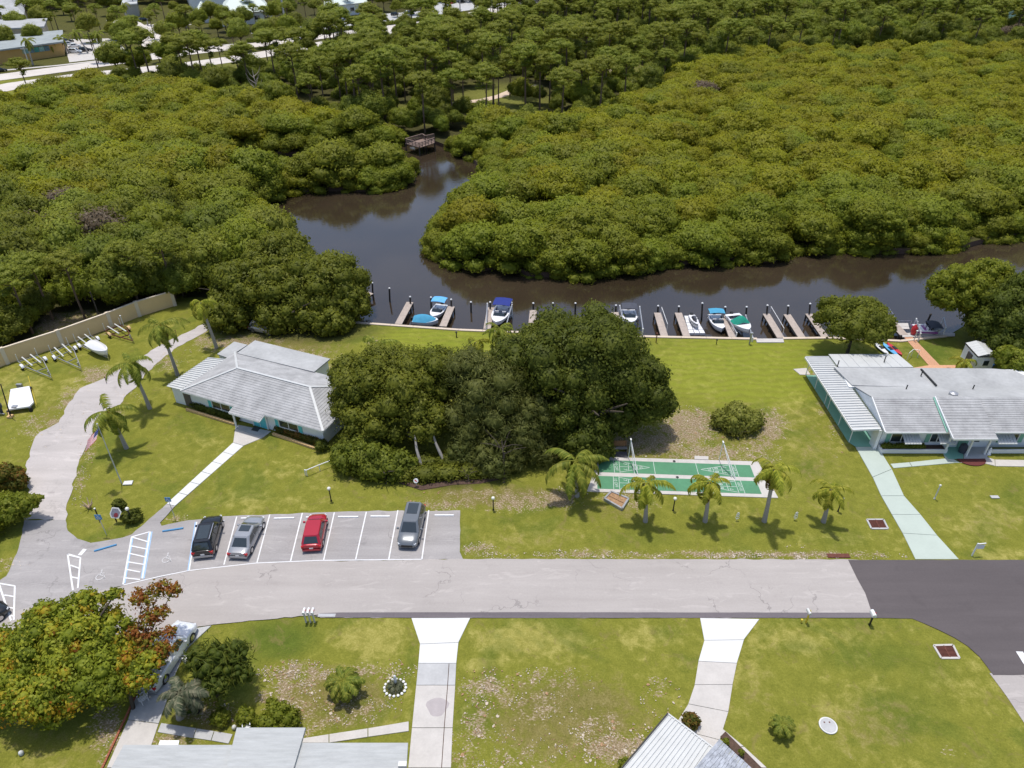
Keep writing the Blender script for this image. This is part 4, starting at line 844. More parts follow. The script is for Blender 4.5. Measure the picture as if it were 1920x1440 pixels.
shaped('broadleaf_tree', 'large olive-tipped tree leaning over the canal at the right edge', 'tree', (1850, 628), [(1800, 540, 80, 3.8, 3.4, 2.7), (1850, 525, 81, 3.2, 3, 2.6), (1770, 560, 79, 1.9, 2, 1.6), (1830, 575, 79, 2.6, 2.6, 2.2)], 'mangrove', seed=11, trunk=.25, k=.26)
shaped('broadleaf_tree', 'dark shadowy tree at the right edge behind the small shed', 'tree', (1895, 660), [(1885, 590, 76, 4.0, 4, 4.0), (1925, 560, 77, 3, 3, 4), (1850, 610, 75.5, 2.4, 2.6, 2.6), (1890, 645, 72.5, 2.6, 2, 2.2), (1945, 630, 73, 2.8, 3, 3)], 'oak', seed=12, trunk=.25, k=.28)
shaped('shrub', 'bright yellow-green bush right of the small shed', 'shrub', (1905, 715), [(1903, 683, 68, 1.9, 1.8, 1.7), (1930, 700, 67, 1.8, 1.8, 1.6), (1885, 668, 69.5, 1.2, 1.2, 1.3)], 'bright', seed=13, trunk=.08, leaf=.22)
shaped('shrub', 'pale green rounded shrub alone on the sandy patch above the courts', 'shrub', (1385, 825), [(1382, 795, 59.5, 2.1, 1.9, 1.5), (1352, 790, 60, 1.1, 1.2, 1.1), (1408, 790, 60, 1.2, 1.4, 1.2), (1380, 775, 60.8, 1.3, 1.2, 1.1)], 'shrub_l', seed=14, trunk=.07, leaf=.2, ragged=.2, core=.78)
shaped('shrub', 'reddish-tipped bush at the left edge beside the lane', 'shrub', (5, 925), [(8, 895, 50.2, 1.7, 1.4, 1.2), (30, 905, 50, 1.0, 1, 1.0), (-20, 900, 50, 1.6, 1.5, 1.3)], 'red_shrub', seed=15, trunk=.06, leaf=.2)
shaped('broadleaf_tree', 'bright green tree at the left edge reaching over the lane', 'tree', (-12, 1005), [(8, 960, 45.5, 2.3, 1.6, 1.5), (45, 945, 46, 1.3, 1.1, .9), (68, 934, 46.4, .6, .4, .3), (-40, 980, 44.5, 2.2, 2, 2)], 'bright', seed=16, trunk=.16, leaf=.2)
# hidden fill of the dark clump, hedge bed
o = bpy.data.objects.new('groundcover_hedge', foliage_mesh('groundcover_hedge', [(*GY(x, y, Y)[:2], .45, rx, 1.2, .7) for x, y, Y, rx in ((775, 880, 52.6, 1.4), (800, 895, 51.9, 1.5), (840, 893, 52, 1.6), (880, 890, 52.2, 1.5), (910, 880, 52.6, 1.3), (800, 872, 53.5, 1.6), (850, 870, 53.8, 1.8), (895, 865, 54, 1.5), (760, 902, 51.8, .9))], M['broad'], .2, 1.5, .85, 31)); COL.objects.link(o); tag(o, 'low dark leafy ground bed under the tree clump', 'hedge')
m = MB(); m.grid([[tuple(G(x, y - 0, .0) + Vector((0, 0, 0.02))) for x, y in ((745, 905), (790, 919), (850, 909), (900, 907), (935, 900))], [tuple(G(x, y, 0) + Vector((0, 0, .1))) for x, y in ((740, 895), (790, 912), (850, 900), (900, 900), (935, 896))]]); tag(m.build('mulch_edge', M['mulch']), 'dark mulch edge in front of the leafy bed', kind='structure')
# flame-coloured tree bottom left
shaped('flame_tree', 'big spreading tree with orange, yellow and green foliage at the bottom left', 'tree', (140, 1325), [(110, 1205, 30.6, 3.2, 2.6, 1.7), (45, 1235, 30, 2.8, 2.6, 1.7), (190, 1190, 31.5, 2.2, 1.9, 1.3), (140, 1270, 28.5, 3.0, 2.4, 1.7), (60, 1310, 27, 2.4, 1.8, 1.4), (220, 1240, 29.8, 1.9, 1.6, 1.2), (205, 1290, 28, 1.6, 1.3, 1.1), (15, 1285, 28, 2.2, 2, 1.6), (100, 1335, 26.5, 1.4, 1.1, .8), (90, 1160, 32, 1.8, 1.4, 1.0), (160, 1130, 33.2, 1.5, 1.0, .7), (-30, 1230, 30, 2.5, 2, 1.6), (215, 1115, 33.6, .8, .5, .4), (262, 1275, 28.4, 1.1, .9, .8), (285, 1240, 29.6, .9, .8, .7)], 'flame', seed=17, trunk=.3, k=.27, leaf=.19, dens=1.15, ragged=.24, lobe_tint=.8, core=.7, low=-.2, trunk_mat='bark')
shaped('flame_tree', 'red-brown leafy branch reaching over the road beside the white pickup', 'tree', (250, 1330), [(268, 1122, 33.5, .95, .8, .7), (300, 1105, 34, .8, .7, .55), (325, 1108, 33.8, .7, .6, .5), (285, 1160, 32.4, .9, .8, .7), (318, 1185, 31.5, .55, .5, .35), (310, 1215, 30.4, .8, .6, .45), (255, 1190, 31.6, 1.0, .8, .7), (262, 1230, 30.2, .9, .8, .6), (300, 1222, 30.6, .8, .6, .5), (278, 1202, 31.2, 1.0, .8, .6), (300, 1150, 32.6, .7, .6, .5)], 'flame_red', seed=21, trunk=.12, k=.36, leaf=.17, dens=.8, ragged=.28, lobe_tint=.85, core=.5, low=-.3)
# dark feathery juniper by the white pickup
shaped('juniper', 'dark green feathery juniper beside the driveway with the pickup', 'shrub', (410, 1310), [(408, 1245, 29.6, 1.8, 1.5, 1.7), (440, 1230, 30, 1.0, 1.0, 1.3), (375, 1240, 29.8, 1.0, 1.0, 1.3), (405, 1290, 28, 1.2, .8, 1.0), (450, 1265, 29, .9, .8, 1.0)], 'conifer', seed=18, trunk=.1, k=.3, leaf=.42, aspect=.14, ragged=.34, core=.66, dens=2.4)
for x, y, r, mt, lb in ((520, 1352, 1.35, 'bright', 'dense mounded green shrub against the pale shingle roof'), (507, 1318, .35, 'bright', 'small yellow-green bush in the sandy yard'), (460, 1345, .7, 'bright', 'light green clump beside the white garden chair'), (413, 1345, .65, 'bright', 'bright low bush under the juniper'), (350, 1330, .4, 'conifer', 'little dark bush by the silvery palm'), (1294, 1352, .6, 'red_shrub', 'red-leaved shrub behind the metal roof corner'), (1170, 1432, .4, 'bright', 'small bright plant at the bottom by the metal roof'), (1361, 1390, .22, 'bright', 'little plant by the shingle corner'), (1390, 1410, .2, 'broad', 'little dark plant along the corner roof bed'), (245, 968, .8, 'oak', 'dark bush behind the round-globe lamp and the sign'), (222, 945, .6, 'oak', 'small cycad clump left of the dark bush'), (602, 834, .7, 'oak', 'dark shrub at the right corner of the clubhouse')):
    shaped('shrub', lb, 'shrub', (x, y + 8), [(x, y, G(x, y + 8).y, r, r, r * .75), (x + r * 14, y + 3, G(x, y + 9).y, r * .6, r * .6, r * .5)], mt, seed=int(x), trunk=0, leaf=.15, k=.4)

# ------------------------------------------------------------------ palms
def frond_mesh(name, L, droop, mat, seed, nl=26, leafl=.62, dead=False, stiff=.0):
    rg = random.Random(seed); m = MB(); pts = []
    a = R(35); x = z = 0; n = 12
    for i in range(n + 1):
        pts.append(Vector((x, 0, z))); a -= droop / n * (1 + i / n); x += math.cos(a) * L / n; z += math.sin(a) * L / n
    m.tube(pts, [.045 * (1 - i / (n + 3)) for i in range(n + 1)], 4, t=.8)
    tints = []
    for i in range(nl * 2):
        s = i // 2; side = 1 if i % 2 else -1; f = .1 + .9 * (s + .5) / nl; k = f * n; j = min(n - 1, int(k)); p = pts[j].lerp(pts[j + 1], k - j); d = (pts[j + 1] - pts[j]).normalized()
        ll = leafl * math.sin(math.pi * min(.97, (.18 + .82 * f))) ** .6 * rg.uniform(.8, 1.15); dr = (.45 + .5 * rg.random()) * (1.7 if dead else 1) - stiff
        out = (Vector((0, side, 0)) + d * .55 + Vector((0, 0, -dr))).normalized(); mid = p + out * ll * .5 + Vector((0, 0, .06 * ll)); tip = p + out * ll + Vector((0, 0, -.28 * ll))
        wv = d * .06
        t = rg.random(); m.add([p - wv, p + wv, mid + wv, mid - wv, tip], [(0, 1, 2, 3), (3, 2, 4)], t)
    me = m.mesh(name, mat); at = me.attributes.new('tint', 'FLOAT', 'POINT'); at.data.foreach_set('value', m.t); return me
FR = {'palm': [frond_mesh('frond', 3.5, R(62 + 14 * i), M['palm'], i, 30, .66) for i in range(3)], 'palm_y': [frond_mesh('frond', 2.8, R(72 + 16 * i), M['palm_y'], i + 5, 28, .6) for i in range(3)],
      'dead': [frond_mesh('dead_frond', 2.1, R(40), M['palm_dead'], 9, 16, .5, True)], 'grey': [frond_mesh('frond', 2.2, R(70), M['palm_grey'], i + 11, 30, .55, stiff=.3) for i in range(2)],
      'short': [frond_mesh('frond', 1.5, R(75), M['palm'], i + 15, 26, .34, stiff=.35) for i in range(2)]}
def palm(label, base_px, top_px, kind='palm', n=15, dead=3, sc=1.0, seed=0, r=.16, lowest=-55, group=None, boots=True):
    rg = random.Random(seed); b = G(*base_px); Yt = b.y; T = GY(top_px[0], top_px[1], Yt); rel = T - b; rel.z = max(rel.z, .3)
    t = thing('palm_tree', label, 'palm tree', b, group=group)
    m = MB(); q = [Vector((0, 0, -.1)), Vector((rel.x * .2, rel.y * .2, rel.z * .3)), Vector((rel.x * .6, rel.y * .6, rel.z * .65)), rel]
    m.tube(q, [r * 1.5, r * 1.1, r, r * .8], 9); m.build('trunk', M['palm_bark'], t, world=False, smooth=60)
    if boots and rel.z > 2:
        d = (rel - q[2]).normalized(); s = rel - d * 1.1
        MB().tube([s, s.lerp(rel, .5), rel + d * .05], [r * .9, r * 1.4, r * .8], 8).build('crownshaft', M['palm_bark'] if kind == 'palm_y' else plain('fibrous_brown_crownshaft', (.38, .2, .07), .9, .3, 6), t, world=False, smooth=60)
    for i in range(n):
        f = i / max(1, n - 1); el = 48 - f * (48 - lowest) + rg.uniform(-6, 6)
        child('frond', rg.choice(FR[kind]), t, rel + Vector((0, 0, .1)), (rg.uniform(-.3, .3), -R(el - 35), i * 2.4 + rg.uniform(-.25, .25)), [sc * rg.uniform(.85, 1.12)] * 3)
    for i in range(dead):
        child('dead_frond', FR['dead'][0], t, rel + Vector((0, 0, -.15)), (0, R(95 + rg.uniform(-12, 12)), rg.uniform(0, 6.28)), [sc * rg.uniform(.75, 1.1)] * 3)
    return t
palm('lush queen palm beside the flagpole, tallest crown over the lane', (237, 840), (203, 772), 'palm', 14, 2, 1.0, 1)
palm('queen palm over the lane nearest the ribbed carport roof, second from the flagpole', (281, 766), (243, 680), 'palm', 14, 3, .95, 2)
palm('drooping queen palm right of the boat trailers, long brown fronds hanging', (333, 703), (299, 610), 'palm', 16, 6, 1.0, 3, lowest=-70)
palm('ragged queen palm at the tree edge where the lane ends', (406, 652), (375, 568), 'palm_y', 9, 7, 1.0, 4, lowest=-70)
palm('queen palm half hidden behind the wide tree near the seawall', (722, 705), (707, 648), 'palm', 14, 1, 1.05, 5)
palm('big broad-fronded palm at the left end of the shuffleboard courts', (1082, 930), (1078, 866), 'palm', 15, 1, 1.15, 6, lowest=-45)
palm('first yellowing palm in the row below the courts, by the leaf box', (1210, 977), (1211, 908), 'palm_y', 14, 2, 1.0, 7, group='yellowing palms along the courts')
palm('second yellowing palm in the row, below the middle of the courts', (1322, 977), (1331, 905), 'palm_y', 14, 3, 1.0, 8, group='yellowing palms along the courts')
palm('third palm in the row, at the right end of the courts, with brown fronds', (1433, 977), (1453, 880), 'palm_y', 14, 5, 1.0, 9, group='yellowing palms along the courts')
palm('fourth palm in the row, nearest the mint driveway', (1544, 978), (1559, 917), 'palm_y', 12, 2, .9, 10, group='yellowing palms along the courts')
palm('short yellow-green palm beside the small shed wall', (1808, 697), (1810, 678), 'palm_y', 12, 0, .75, 12, boots=False)
palm('cabbage palm with dead brown skirt behind the tree clump', (895, 705), (893, 642), 'palm_y', 8, 14, .85, 13, lowest=-40)
palm('cabbage palm with green head by the seawall between the trees', (940, 695), (936, 617), 'palm', 16, 6, .72, 14, lowest=-40)
palm('shadowed palm leaning out over the canal at the right edge', (1845, 640), (1838, 590), 'palm', 12, 0, .8, 16)
palm('short pygmy date palm in the bare yard left of the white driveway', (646, 1298), (645, 1277), 'short', 46, 0, 1.1, 17, lowest=-20, boots=False)
palm('small bushy palm on the corner lawn near the round manhole', (1467, 1372), (1467, 1358), 'short', 34, 0, .72, 18, lowest=-15, boots=False)
palm('silvery feather palm with old fronds beside the pickup', (338, 1345), (337, 1302), 'grey', 18, 5, .95, 19, lowest=-30, r=.2, boots=False)
for i, (a, b_) in enumerate((((277, 48), (277, 20)), ((350, 52), (346, 28)), ((62, 122), (50, 75)), ((35, 95), (17, 78)), ((98, 106), (92, 84)), ((205, 118), (182, 62)), ((165, 100), (140, 60)), ((130, 100), (112, 70)), ((240, 40), (232, 8)))):
    palm('small distant palm standing among the lots at the top left', a, b_, 'palm', 12, 3, 1.1, 30 + i, r=.22, group='distant palms at the top left', boots=False)
# dead bare tree
b = G(487, 200); t = thing('dead_tree', 'bare pale dead tree standing among the greenery left of centre', 'dead tree', b); m = MB(); rg = random.Random(3)
m.tube([(0, 0, 0), (.1, 0, 4), (0, .1, 8)], [.22, .16, .07], 6)
for i in range(12):
    z = 3 + i * .42; a = i * 2.3; m.tube([(0, 0, z), (math.cos(a) * 1.3, math.sin(a) * .9, z + 1), (math.cos(a) * 2.1, math.sin(a) * 1.4, z + 2.6)], [.09, .06, .02], 4)
m.build('trunk', plain('bleached_wood', (.5, .42, .36), .9, .1), t, world=False)

# ------------------------------------------------------------------ buildings
def V3(*a): return Vector(a)
def roof_courses(m, a, b, c, d, n, proud=.035, gap=0):
    """shingle rows from eave a-b up to ridge d-c (a below d, b below c)"""
    a, b, c, d = map(Vector, (a, b, c, d)); nrm = (b - a).cross(d - a); nrm = nrm.normalized() if nrm.length else Vector((0, 0, 1))
    if nrm.z < 0: nrm = -nrm
    for i in range(n):
        s0, s1 = i / n, (i + 1) / n; p0, q0, p1, q1 = a.lerp(d, s0), b.lerp(c, s0), a.lerp(d, s1), b.lerp(c, s1); L = (q0 - p0).length
        up = nrm * proud; m.quad(p0 + up, q0 + up, q1, p1); m.quad(p0 - nrm * .02, q0 - nrm * .02, q0 + up, p0 + up)
def pans(parent, a, b, c, d, n, mat, name='roof_panel', th=.05, rib=.09):
    """metal pans running from edge a-b to edge d-c; each pan a part with a raised rib"""
    a, b, c, d = map(Vector, (a, b, c, d)); nrm = (b - a).cross(d - a).normalized()
    if nrm.z < 0: nrm = -nrm
    for i in range(n):
        p0, q0 = a.lerp(b, i / n), a.lerp(b, (i + .96) / n); p1, q1 = d.lerp(c, i / n), d.lerp(c, (i + .96) / n); m = MB(); u = nrm * rib; k = .26
        r0, r1 = p0.lerp(q0, k), p1.lerp(q1, k)
        m.quad(p0 + u, r0 + u, r1 + u, p1 + u); m.quad(r0 + u, r0, r1, r1 + u); m.quad(r0, q0, q1, r1); m.quad(p0 - nrm * th, p0 + u, p1 + u, p1 - nrm * th)
        m.quad(p0 - nrm * th, q0 - nrm * th, q0, p0 + u); m.quad(p1 - nrm * th, p1 + u, q1, q1 - nrm * th); m.quad(p0 - nrm * th, p1 - nrm * th, q1 - nrm * th, q0 - nrm * th); m.quad(q0, q0 - nrm * th, q1 - nrm * th, q1)
        m.build(name, mat, parent)
def window(parent, o, u, z0, z1, x0, x1, n=None, mullions=1, frame='white', sh=None):
    """window on the wall through o along unit u; n is the outward normal"""
    c = o + u * (x0 + x1) / 2 + Vector((0, 0, (z0 + z1) / 2)); q = Matrix((u, Vector((0, 0, 1)).cross(u) , Vector((0, 0, 1)))).transposed()
    f = MB(); W = x1 - x0; Hh = z1 - z0
    for s in (-1, 1): f.box(c + u * s * (W / 2 + .03) + n * .03, (.07, .1, Hh + .12), rot=q); f.box(c + Vector((0, 0, s * (Hh / 2 + .03))) + n * .032, (W, .1, .07), rot=q)
    for i in range(mullions): f.box(c + u * (-W / 2 + W * (i + 1) / (mullions + 1)) + n * .03, (.07, .08, Hh), rot=q)
    fr = f.build('window', M[frame], parent)
    for i in range(mullions + 1):
        cc = c + u * (-W / 2 + W * (i + .5) / (mullions + 1)) + n * .01
        g = MB().box(cc, (W / (mullions + 1) - .07, .03, Hh), rot=q)
        im = Matrix.Translation(parent.location) @ parent.rotation_euler.to_matrix().to_4x4(); im.invert(); g.v = [tuple(im @ Vector(v)) for v in g.v]
        g.build('pane', M['glass'], fr, world=False)
    if sh:
        for s in (-1, 1): MB().box(c + u * s * (W / 2 + .3) + n * .04, (.42, .06, Hh + .15), rot=q).build('shutter', M[sh], parent)
# -- clubhouse
A0 = V3(-35.68, 62.83, 0); U = V3(math.cos(R(-22.6)), math.sin(R(-22.6)), 0); W_ = V3(math.cos(R(67.4)), math.sin(R(67.4)), 0)
def C(u, v, z=0): return A0 + U * u + W_ * v + V3(0, 0, z)
ch = thing('clubhouse', 'white clubhouse with grey-white hip roof and aqua shutters beside the tree clump', 'building', C(9, 4))
Lh, Dh, EZ, RZ = 18.3, 8.6, 2.4, 3.85
MB().prism([C(.6, .6)[:2], C(Lh - .6, .6)[:2], C(Lh - .6, Dh)[:2], C(.6, Dh)[:2]], 0, EZ - .1).build('wall', M['wall_w'], ch)
rm = MB(); r0, r1 = C(4.4, Dh / 2, RZ), C(Lh - 4.4, Dh / 2, RZ)
fl, fr_, br_, bl = C(0, 0, EZ), C(Lh, 0, EZ), C(Lh, Dh, EZ), C(0, Dh, EZ)
roof = None
for nm, (a, b, c, d) in (('f', (fl, fr_, r1, r0)), ('b', (br_, bl, r0, r1)), ('l', (bl, fl, r0, r0)), ('r', (fr_, br_, r1, r1))):
    roof_courses(rm, a, b, c, d, 15)
roof = rm.build('roof', M['roof'], ch)
f = MB()
for a, b in ((fl, r0), (fr_, r1), (bl, r0), (br_, r1), (r0, r1)): f.beam(a + V3(0, 0, .05), b + V3(0, 0, .05), .24, .06)
for o_ in (f.build('ridge_cap', M['metal'], ch),): pass
f = MB()
for a, b in ((fl, fr_), (fr_, br_), (bl, fl)): f.beam(a - V3(0, 0, .09), b - V3(0, 0, .09), .06, .16)
f.build('fascia', M['white'], ch)
# flat rear wing
FZ = 2.62; fa, fb, fc, fd = [Vector(p) for p in (G(478, 638, FZ), G(619, 672.5, FZ), G(589, 697, FZ), G(444, 662, FZ))]
MB().prism([fd[:2], fc[:2], fb[:2], fa[:2]], FZ - .16, FZ).build('flat_roof', M['flatroof'], ch)
ins = lambda pts, k: [Vector(p).lerp(sum((Vector(q) for q in pts), Vector((0, 0, 0))) / 4, k) for p in pts]
MB().prism([p[:2] for p in ins([fd, fc, fb, fa], .06)], 0, FZ - .17).build('wall', M['wall_w'], ch)
pans(ch, G(390, 671, 2.35), G(312, 724, 2.2), G(340, 731, 2.3), G(424, 674.5, 2.4), 17, M['metal'])
sl_ = [G(407, 664, 2.3), G(427, 671, 2.3), G(464, 646, 2.35), G(439, 640, 2.35)]
MB().prism([p[:2] for p in sl_], 2.2, 2.32).build('flat_roof', M['flatroof'], ch)
MB().prism([p[:2] for p in ins(sl_, .1)], 0, 2.2).build('wall', M['wall_w'], ch)
MB().prism([C(-1.9, .55)[:2], C(-1.9, .8)[:2], C(.6, .8)[:2], C(.6, .55)[:2]][::-1], 0, 2.1).build('wall', M['wall_w'], ch)
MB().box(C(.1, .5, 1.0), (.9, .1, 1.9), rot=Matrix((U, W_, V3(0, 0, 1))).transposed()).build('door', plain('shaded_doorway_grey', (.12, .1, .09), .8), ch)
nf = -W_
window(ch, C(0, .6), U, .85, 1.8, 3.5, 5.9, nf, 1, sh='aqua'); window(ch, C(0, .6), U, .85, 1.8, 12.3, 14.65, nf, 1, sh='aqua')
# entry porch: roof extension and posts
pr = [C(7.2, -.85, 2.13), C(11.1, -.85, 2.13), C(11.1, .12, 2.47), C(7.2, .12, 2.47)]
m = MB(); roof_courses(m, *pr, 4); m.build('porch_roof', M['roof'], ch)
m = MB(); m.beam(pr[0] - V3(0, 0, .1), pr[1] - V3(0, 0, .1), .08, .16); m.beam(pr[1] - V3(0, 0, .08), pr[2] - V3(0, 0, .12), .1, .14); m.beam(pr[0] - V3(0, 0, .08), pr[3] - V3(0, 0, .12), .1, .14); m.build('fascia', M['white'], ch)
MB().box(C(7.4, -.55, 1.05), (.16, .16, 2.1)).build('post', M['white'], ch)
RM = Matrix((U, W_, V3(0, 0, 1))).transposed()
MB().box(C(9.75, .52, 1.02), (1.75, .09, 2.0), rot=RM).build('door', M['aqua'], ch)
m = MB()
for s in (-.93, .93): m.box(C(9.75 + s, .5, 1.05), (.12, .12, 2.1), rot=RM)
m.box(C(9.75, .5, 2.1), (2.0, .12, .1), rot=RM); m.box(C(9.75, .45, 1.02), (.05, .03, 1.9), rot=RM); m.build('door_frame', M['white'], ch)
MB().box(C(8.1, .52, 1.3), (.35, .06, .8), rot=RM).build('sidelight', M['mint'], ch)
MB().prism(gp([(471, 807), (477, 800), (489, 803), (483, 810)])[::-1], .04, .07).build('doormat', plain('charcoal_mat', (.06, .065, .07), .9), None); tag(bpy.data.objects['doormat.001'] if 'doormat.001' in bpy.data.objects else bpy.data.objects['doormat'], 'dark doormat in front of the aqua clubhouse door', 'mat')
for (a, b, nm) in (((350, 769), (441, 797), 'left'), ((512, 815), (602, 846), 'right')):
    a_, b_ = G(*a), G(*b); t = thing('planter_edging', f"tan block edging and dark shrubs along the clubhouse front, {nm} of the porch", 'planter', a_)
    for k in range(16 if nm == 'left' else 17):
        n = 16 if nm == 'left' else 17; MB().beam(a_.lerp(b_, k / n) + V3(0, 0, .12), a_.lerp(b_, (k + .94) / n) + V3(0, 0, .12), .22, .26).build('block', M['orange_block'], t)
    lb = []
    for k in range(15):
        p = a_.lerp(b_, (k + .5) / 15) + W_ * .75 - a_; s = random.uniform(.32, .5); lb.append((p.x, p.y, .35, s, s * .9, s))
    child('shrub', foliage_mesh('shrub', lb, M['red_shrub'] if nm == 'right' else M['oak'], .13, 1.5, .8, 60), t)
# -- house with carport (right)
hs = thing('house', 'long white house with carport and shingle roof on the right', 'building', V3(42, 58, 0))
x0, xr, yf, yb, yr = 36.85, 66.0, 55.35, 63.2, 59.4
MB().prism([(x0 + .35, yf + .9), (xr, yf + .9), (xr, yb), (x0 + .35, yb)], 0, 2.5).build('wall', M['wall_w'], hs)
m = MB(); roof_courses(m, (x0, yf, 2.62), (44.0, yf, 2.62), (44.0, yr, 4.0), (x0, yr, 4.0), 16); m.build('roof', M['roof'], hs)
m = MB(); roof_courses(m, (44.0, yf, 2.62), (xr, yf, 2.62), (xr, yr, 4.0), (44.0, yr, 4.0), 16); m.build('roof', M['roof'], hs)
m = MB(); roof_courses(m, (xr, yb, 2.75), (x0, yb, 2.75), (x0, yr, 4.0), (xr, yr, 4.0), 10, .02); m.build('roof', M['flatroof'], hs)
m = MB(); m.add([(x0 + .05, yf + .1, 2.5), (x0 + .05, yb - .05, 2.6), (x0 + .05, yr, 3.92), (x0 + .3, yf + .1, 2.5), (x0 + .3, yb - .05, 2.6), (x0 + .3, yr, 3.92)], [(0, 2, 1), (3, 4, 5), (0, 3, 5, 2), (1, 2, 5, 4)]); m.build('gable', M['wall_w'], hs)
m = MB(); m.beam((x0, yf - .02, 2.56), (44.6, yf - .02, 2.56), .1, .18); m.beam((x0 - .03, yf, 2.64), (x0 - .03, yr, 4.02), .1, .12); m.beam((47.6, yf - .02, 2.56), (xr, yf - .02, 2.56), .1, .18); m.build('fascia', M['white'], hs)
# porch roof
pz0, pz1 = 2.72, 3.98
m = MB(); roof_courses(m, (43.05, 54.35, 2.6), (47.4, 54.35, 2.6), (47.6, 59.3, 4.15), (43.2, 59.3, 4.15), 15); m.build('porch_roof', M['roof'], hs)
m = MB(); m.beam((43.05, 54.33, 2.52), (47.4, 54.33, 2.52), .1, .2); m.beam((43.02, 54.35, 2.58), (43.17, 59.3, 4.12), .08, .2); m.build('fascia', M['white'], hs)
m = MB(); m.beam((42.9, 55.3, 2.7), (43.06, 59.3, 4.06), .12, .06); m.build('valley_flashing', M['mint'], hs)
for px, py in ((1770, 850), (1811, 855), (1845, 852)):
    p = G(px, py); MB().box((p.x, p.y, 1.27), (.16, .16, 2.5)).build('post', M['white'], hs)
# rear flat sections
MB().prism([G(1564, 688, 2.85)[:2], G(1598, 722, 2.85)[:2], G(1990, 735, 2.85)[:2], G(1900, 694, 2.85)[:2], G(1860, 691, 2.85)[:2]], 2.7, 2.85).build('flat_roof', M['flatroof'], hs)
MB().prism([(36.3, 63.15), (66, 63.15), (62, 66.6), (36.6, 66.6)], 0, 2.7).build('wall', M['wall_w'], hs)
pa, pb_, pc, pd = V3(36.7, 70.1, 2.55), V3(44.75, 70.1, 2.55), V3(44.9, 66.8, 2.9), V3(36.5, 66.8, 2.9)
for i in range(7):
    a, b, c, d = pa.lerp(pb_, i / 7), pa.lerp(pb_, (i + .975) / 7), pd.lerp(pc, (i + .975) / 7), pd.lerp(pc, i / 7); MB().add([a, b, c, d, a - V3(0, 0, .08), b - V3(0, 0, .08), c - V3(0, 0, .08), d - V3(0, 0, .08)], [(0, 3, 2, 1), (4, 5, 6, 7), (0, 1, 5, 4), (1, 2, 6, 5), (2, 3, 7, 6), (3, 0, 4, 7)]).build('roof_panel', M['metal'], hs)
MB().prism([(36.9, 66.6), (44.6, 66.6), (44.6, 69.7), (36.9, 69.7)], 0, 2.45).build('wall', M['wall_w'], hs)
for k, (px, py) in enumerate(((1498 + 202, 727), (1825, 727), (1660, 672), (1572, 681), (1729, 699))):
    MB().lathe(G(px, py, 3.3), [(.06, -.6), (.06, .3), (.09, .32)], 7).build('vent_pipe', M['black'], hs)
MB().lathe(G(1788, 738, 3.9), [(.45, -.3), (.42, .1), (.15, .2)], 14).build('roof_vent', M['metal_g'], hs)
m = MB(); m.beam(G(1727, 692, 2.95), G(1756, 723, 3.0), .16, .12); m.build('roof_seam', M['black'], hs)
# carport
cz = 2.45; ca, cb, cc_, cd = G(1510, 669, cz), G(1554, 669, cz + .1), G(1652, 803, cz + .1), G(1599, 805, cz)
pans(hs, ca, cd, cc_, cb, 31, M['metal'])
m = MB(); m.beam(ca - V3(.02, 0, .1), cd - V3(.02, 0, .1), .08, .2); m.beam(cd - V3(0, .02, .1), cc_ - V3(0, .02, .1), .08, .2); m.build('fascia', M['white'], hs)
for px, py in ((1509, 704), (1526, 729), (1544, 757), (1550, 767), (1570, 797), (1590, 829)):
    p = G(px, py); MB().tube([p + V3(.1, 0, 0), V3(p.x + .1, p.y, cz - .15)], .05, 6).build('post', M['white'], hs)
MB().box((36.75, 56.4, 1.2), (.3, 1.0, 2.4)).build('post', M['white'], hs)
# front wall details: windows, awnings, planter
yw = yf + .9; o_ = V3(0, yw, 0); ux = V3(1, 0, 0); nfr = V3(0, -1, 0)
for a, b in ((38.2, 40.3), (42.2, 43.6), (49.5, 51.0), (53.4, 54.6)):
    window(hs, o_, ux, .75, 1.95, a, b, nfr, 1, sh='mint')
for a, b in ((39.0, 40.7), (42.5, 44.1), (48.3, 50.2)):
    m = MB()
    for i in range(6):
        s0, s1 = i / 6, (i + .92) / 6; xa, xb_ = a + (b - a) * s0, a + (b - a) * s1; m.add([(xa, yw - .05, 2.05), (xb_, yw - .05, 2.05), (xb_, yw - 1.25, 1.45), (xa, yw - 1.25, 1.45), (xa, yw - 1.25, 1.35), (xb_, yw - 1.25, 1.35)], [(0, 3, 2, 1), (2, 3, 4, 5)])
    o = m.build('awning', M['metal'], hs)
MB().box((40.4, yf - .05, .25), (6.6, .14, .45)).build('planter_wall', M['white'], hs); MB().box((52.6, yf - .05, .25), (9.0, .14, .45)).build('planter_wall', M['white'], hs)
for xx in (37.15, 43.7): MB().box((xx, yf + .4, .25), (.14, .9, .45)).build('planter_wall', M['white'], hs)
MB().box((40.4, yf + .42, .2), (6.4, .8, .3)).build('planter_soil', M['mulch'], hs)
child('planter_hedge', foliage_mesh('planter_hedge', [(37.5 + i * .32 - 42, yf + .35 - 58, .55, .3, .3, .33) for i in range(13)], M['broad'], .1, 1.6, .85, 77), hs)
MB().box((45.7, yw - .02, 1.05), (1.0, .08, 2.0)).build('door', M['mint'], hs); MB().box((46.9, yw - .04, 1.2), (.7, .05, .9)).build('window', M['glass'], hs)
g = G(1803, 848); t = thing('covered_grill', 'dark covered grill standing on the mint porch', 'grill', g); MB().lathe(g, [(.32, 0), (.38, .5), (.34, .9), (.1, 1.15)], 10).build('cover', M['black_c'], t, smooth=50); MB().box(g + V3(0, 0, .95), (.5, .3, .1)).build('lid', M['black'], t)
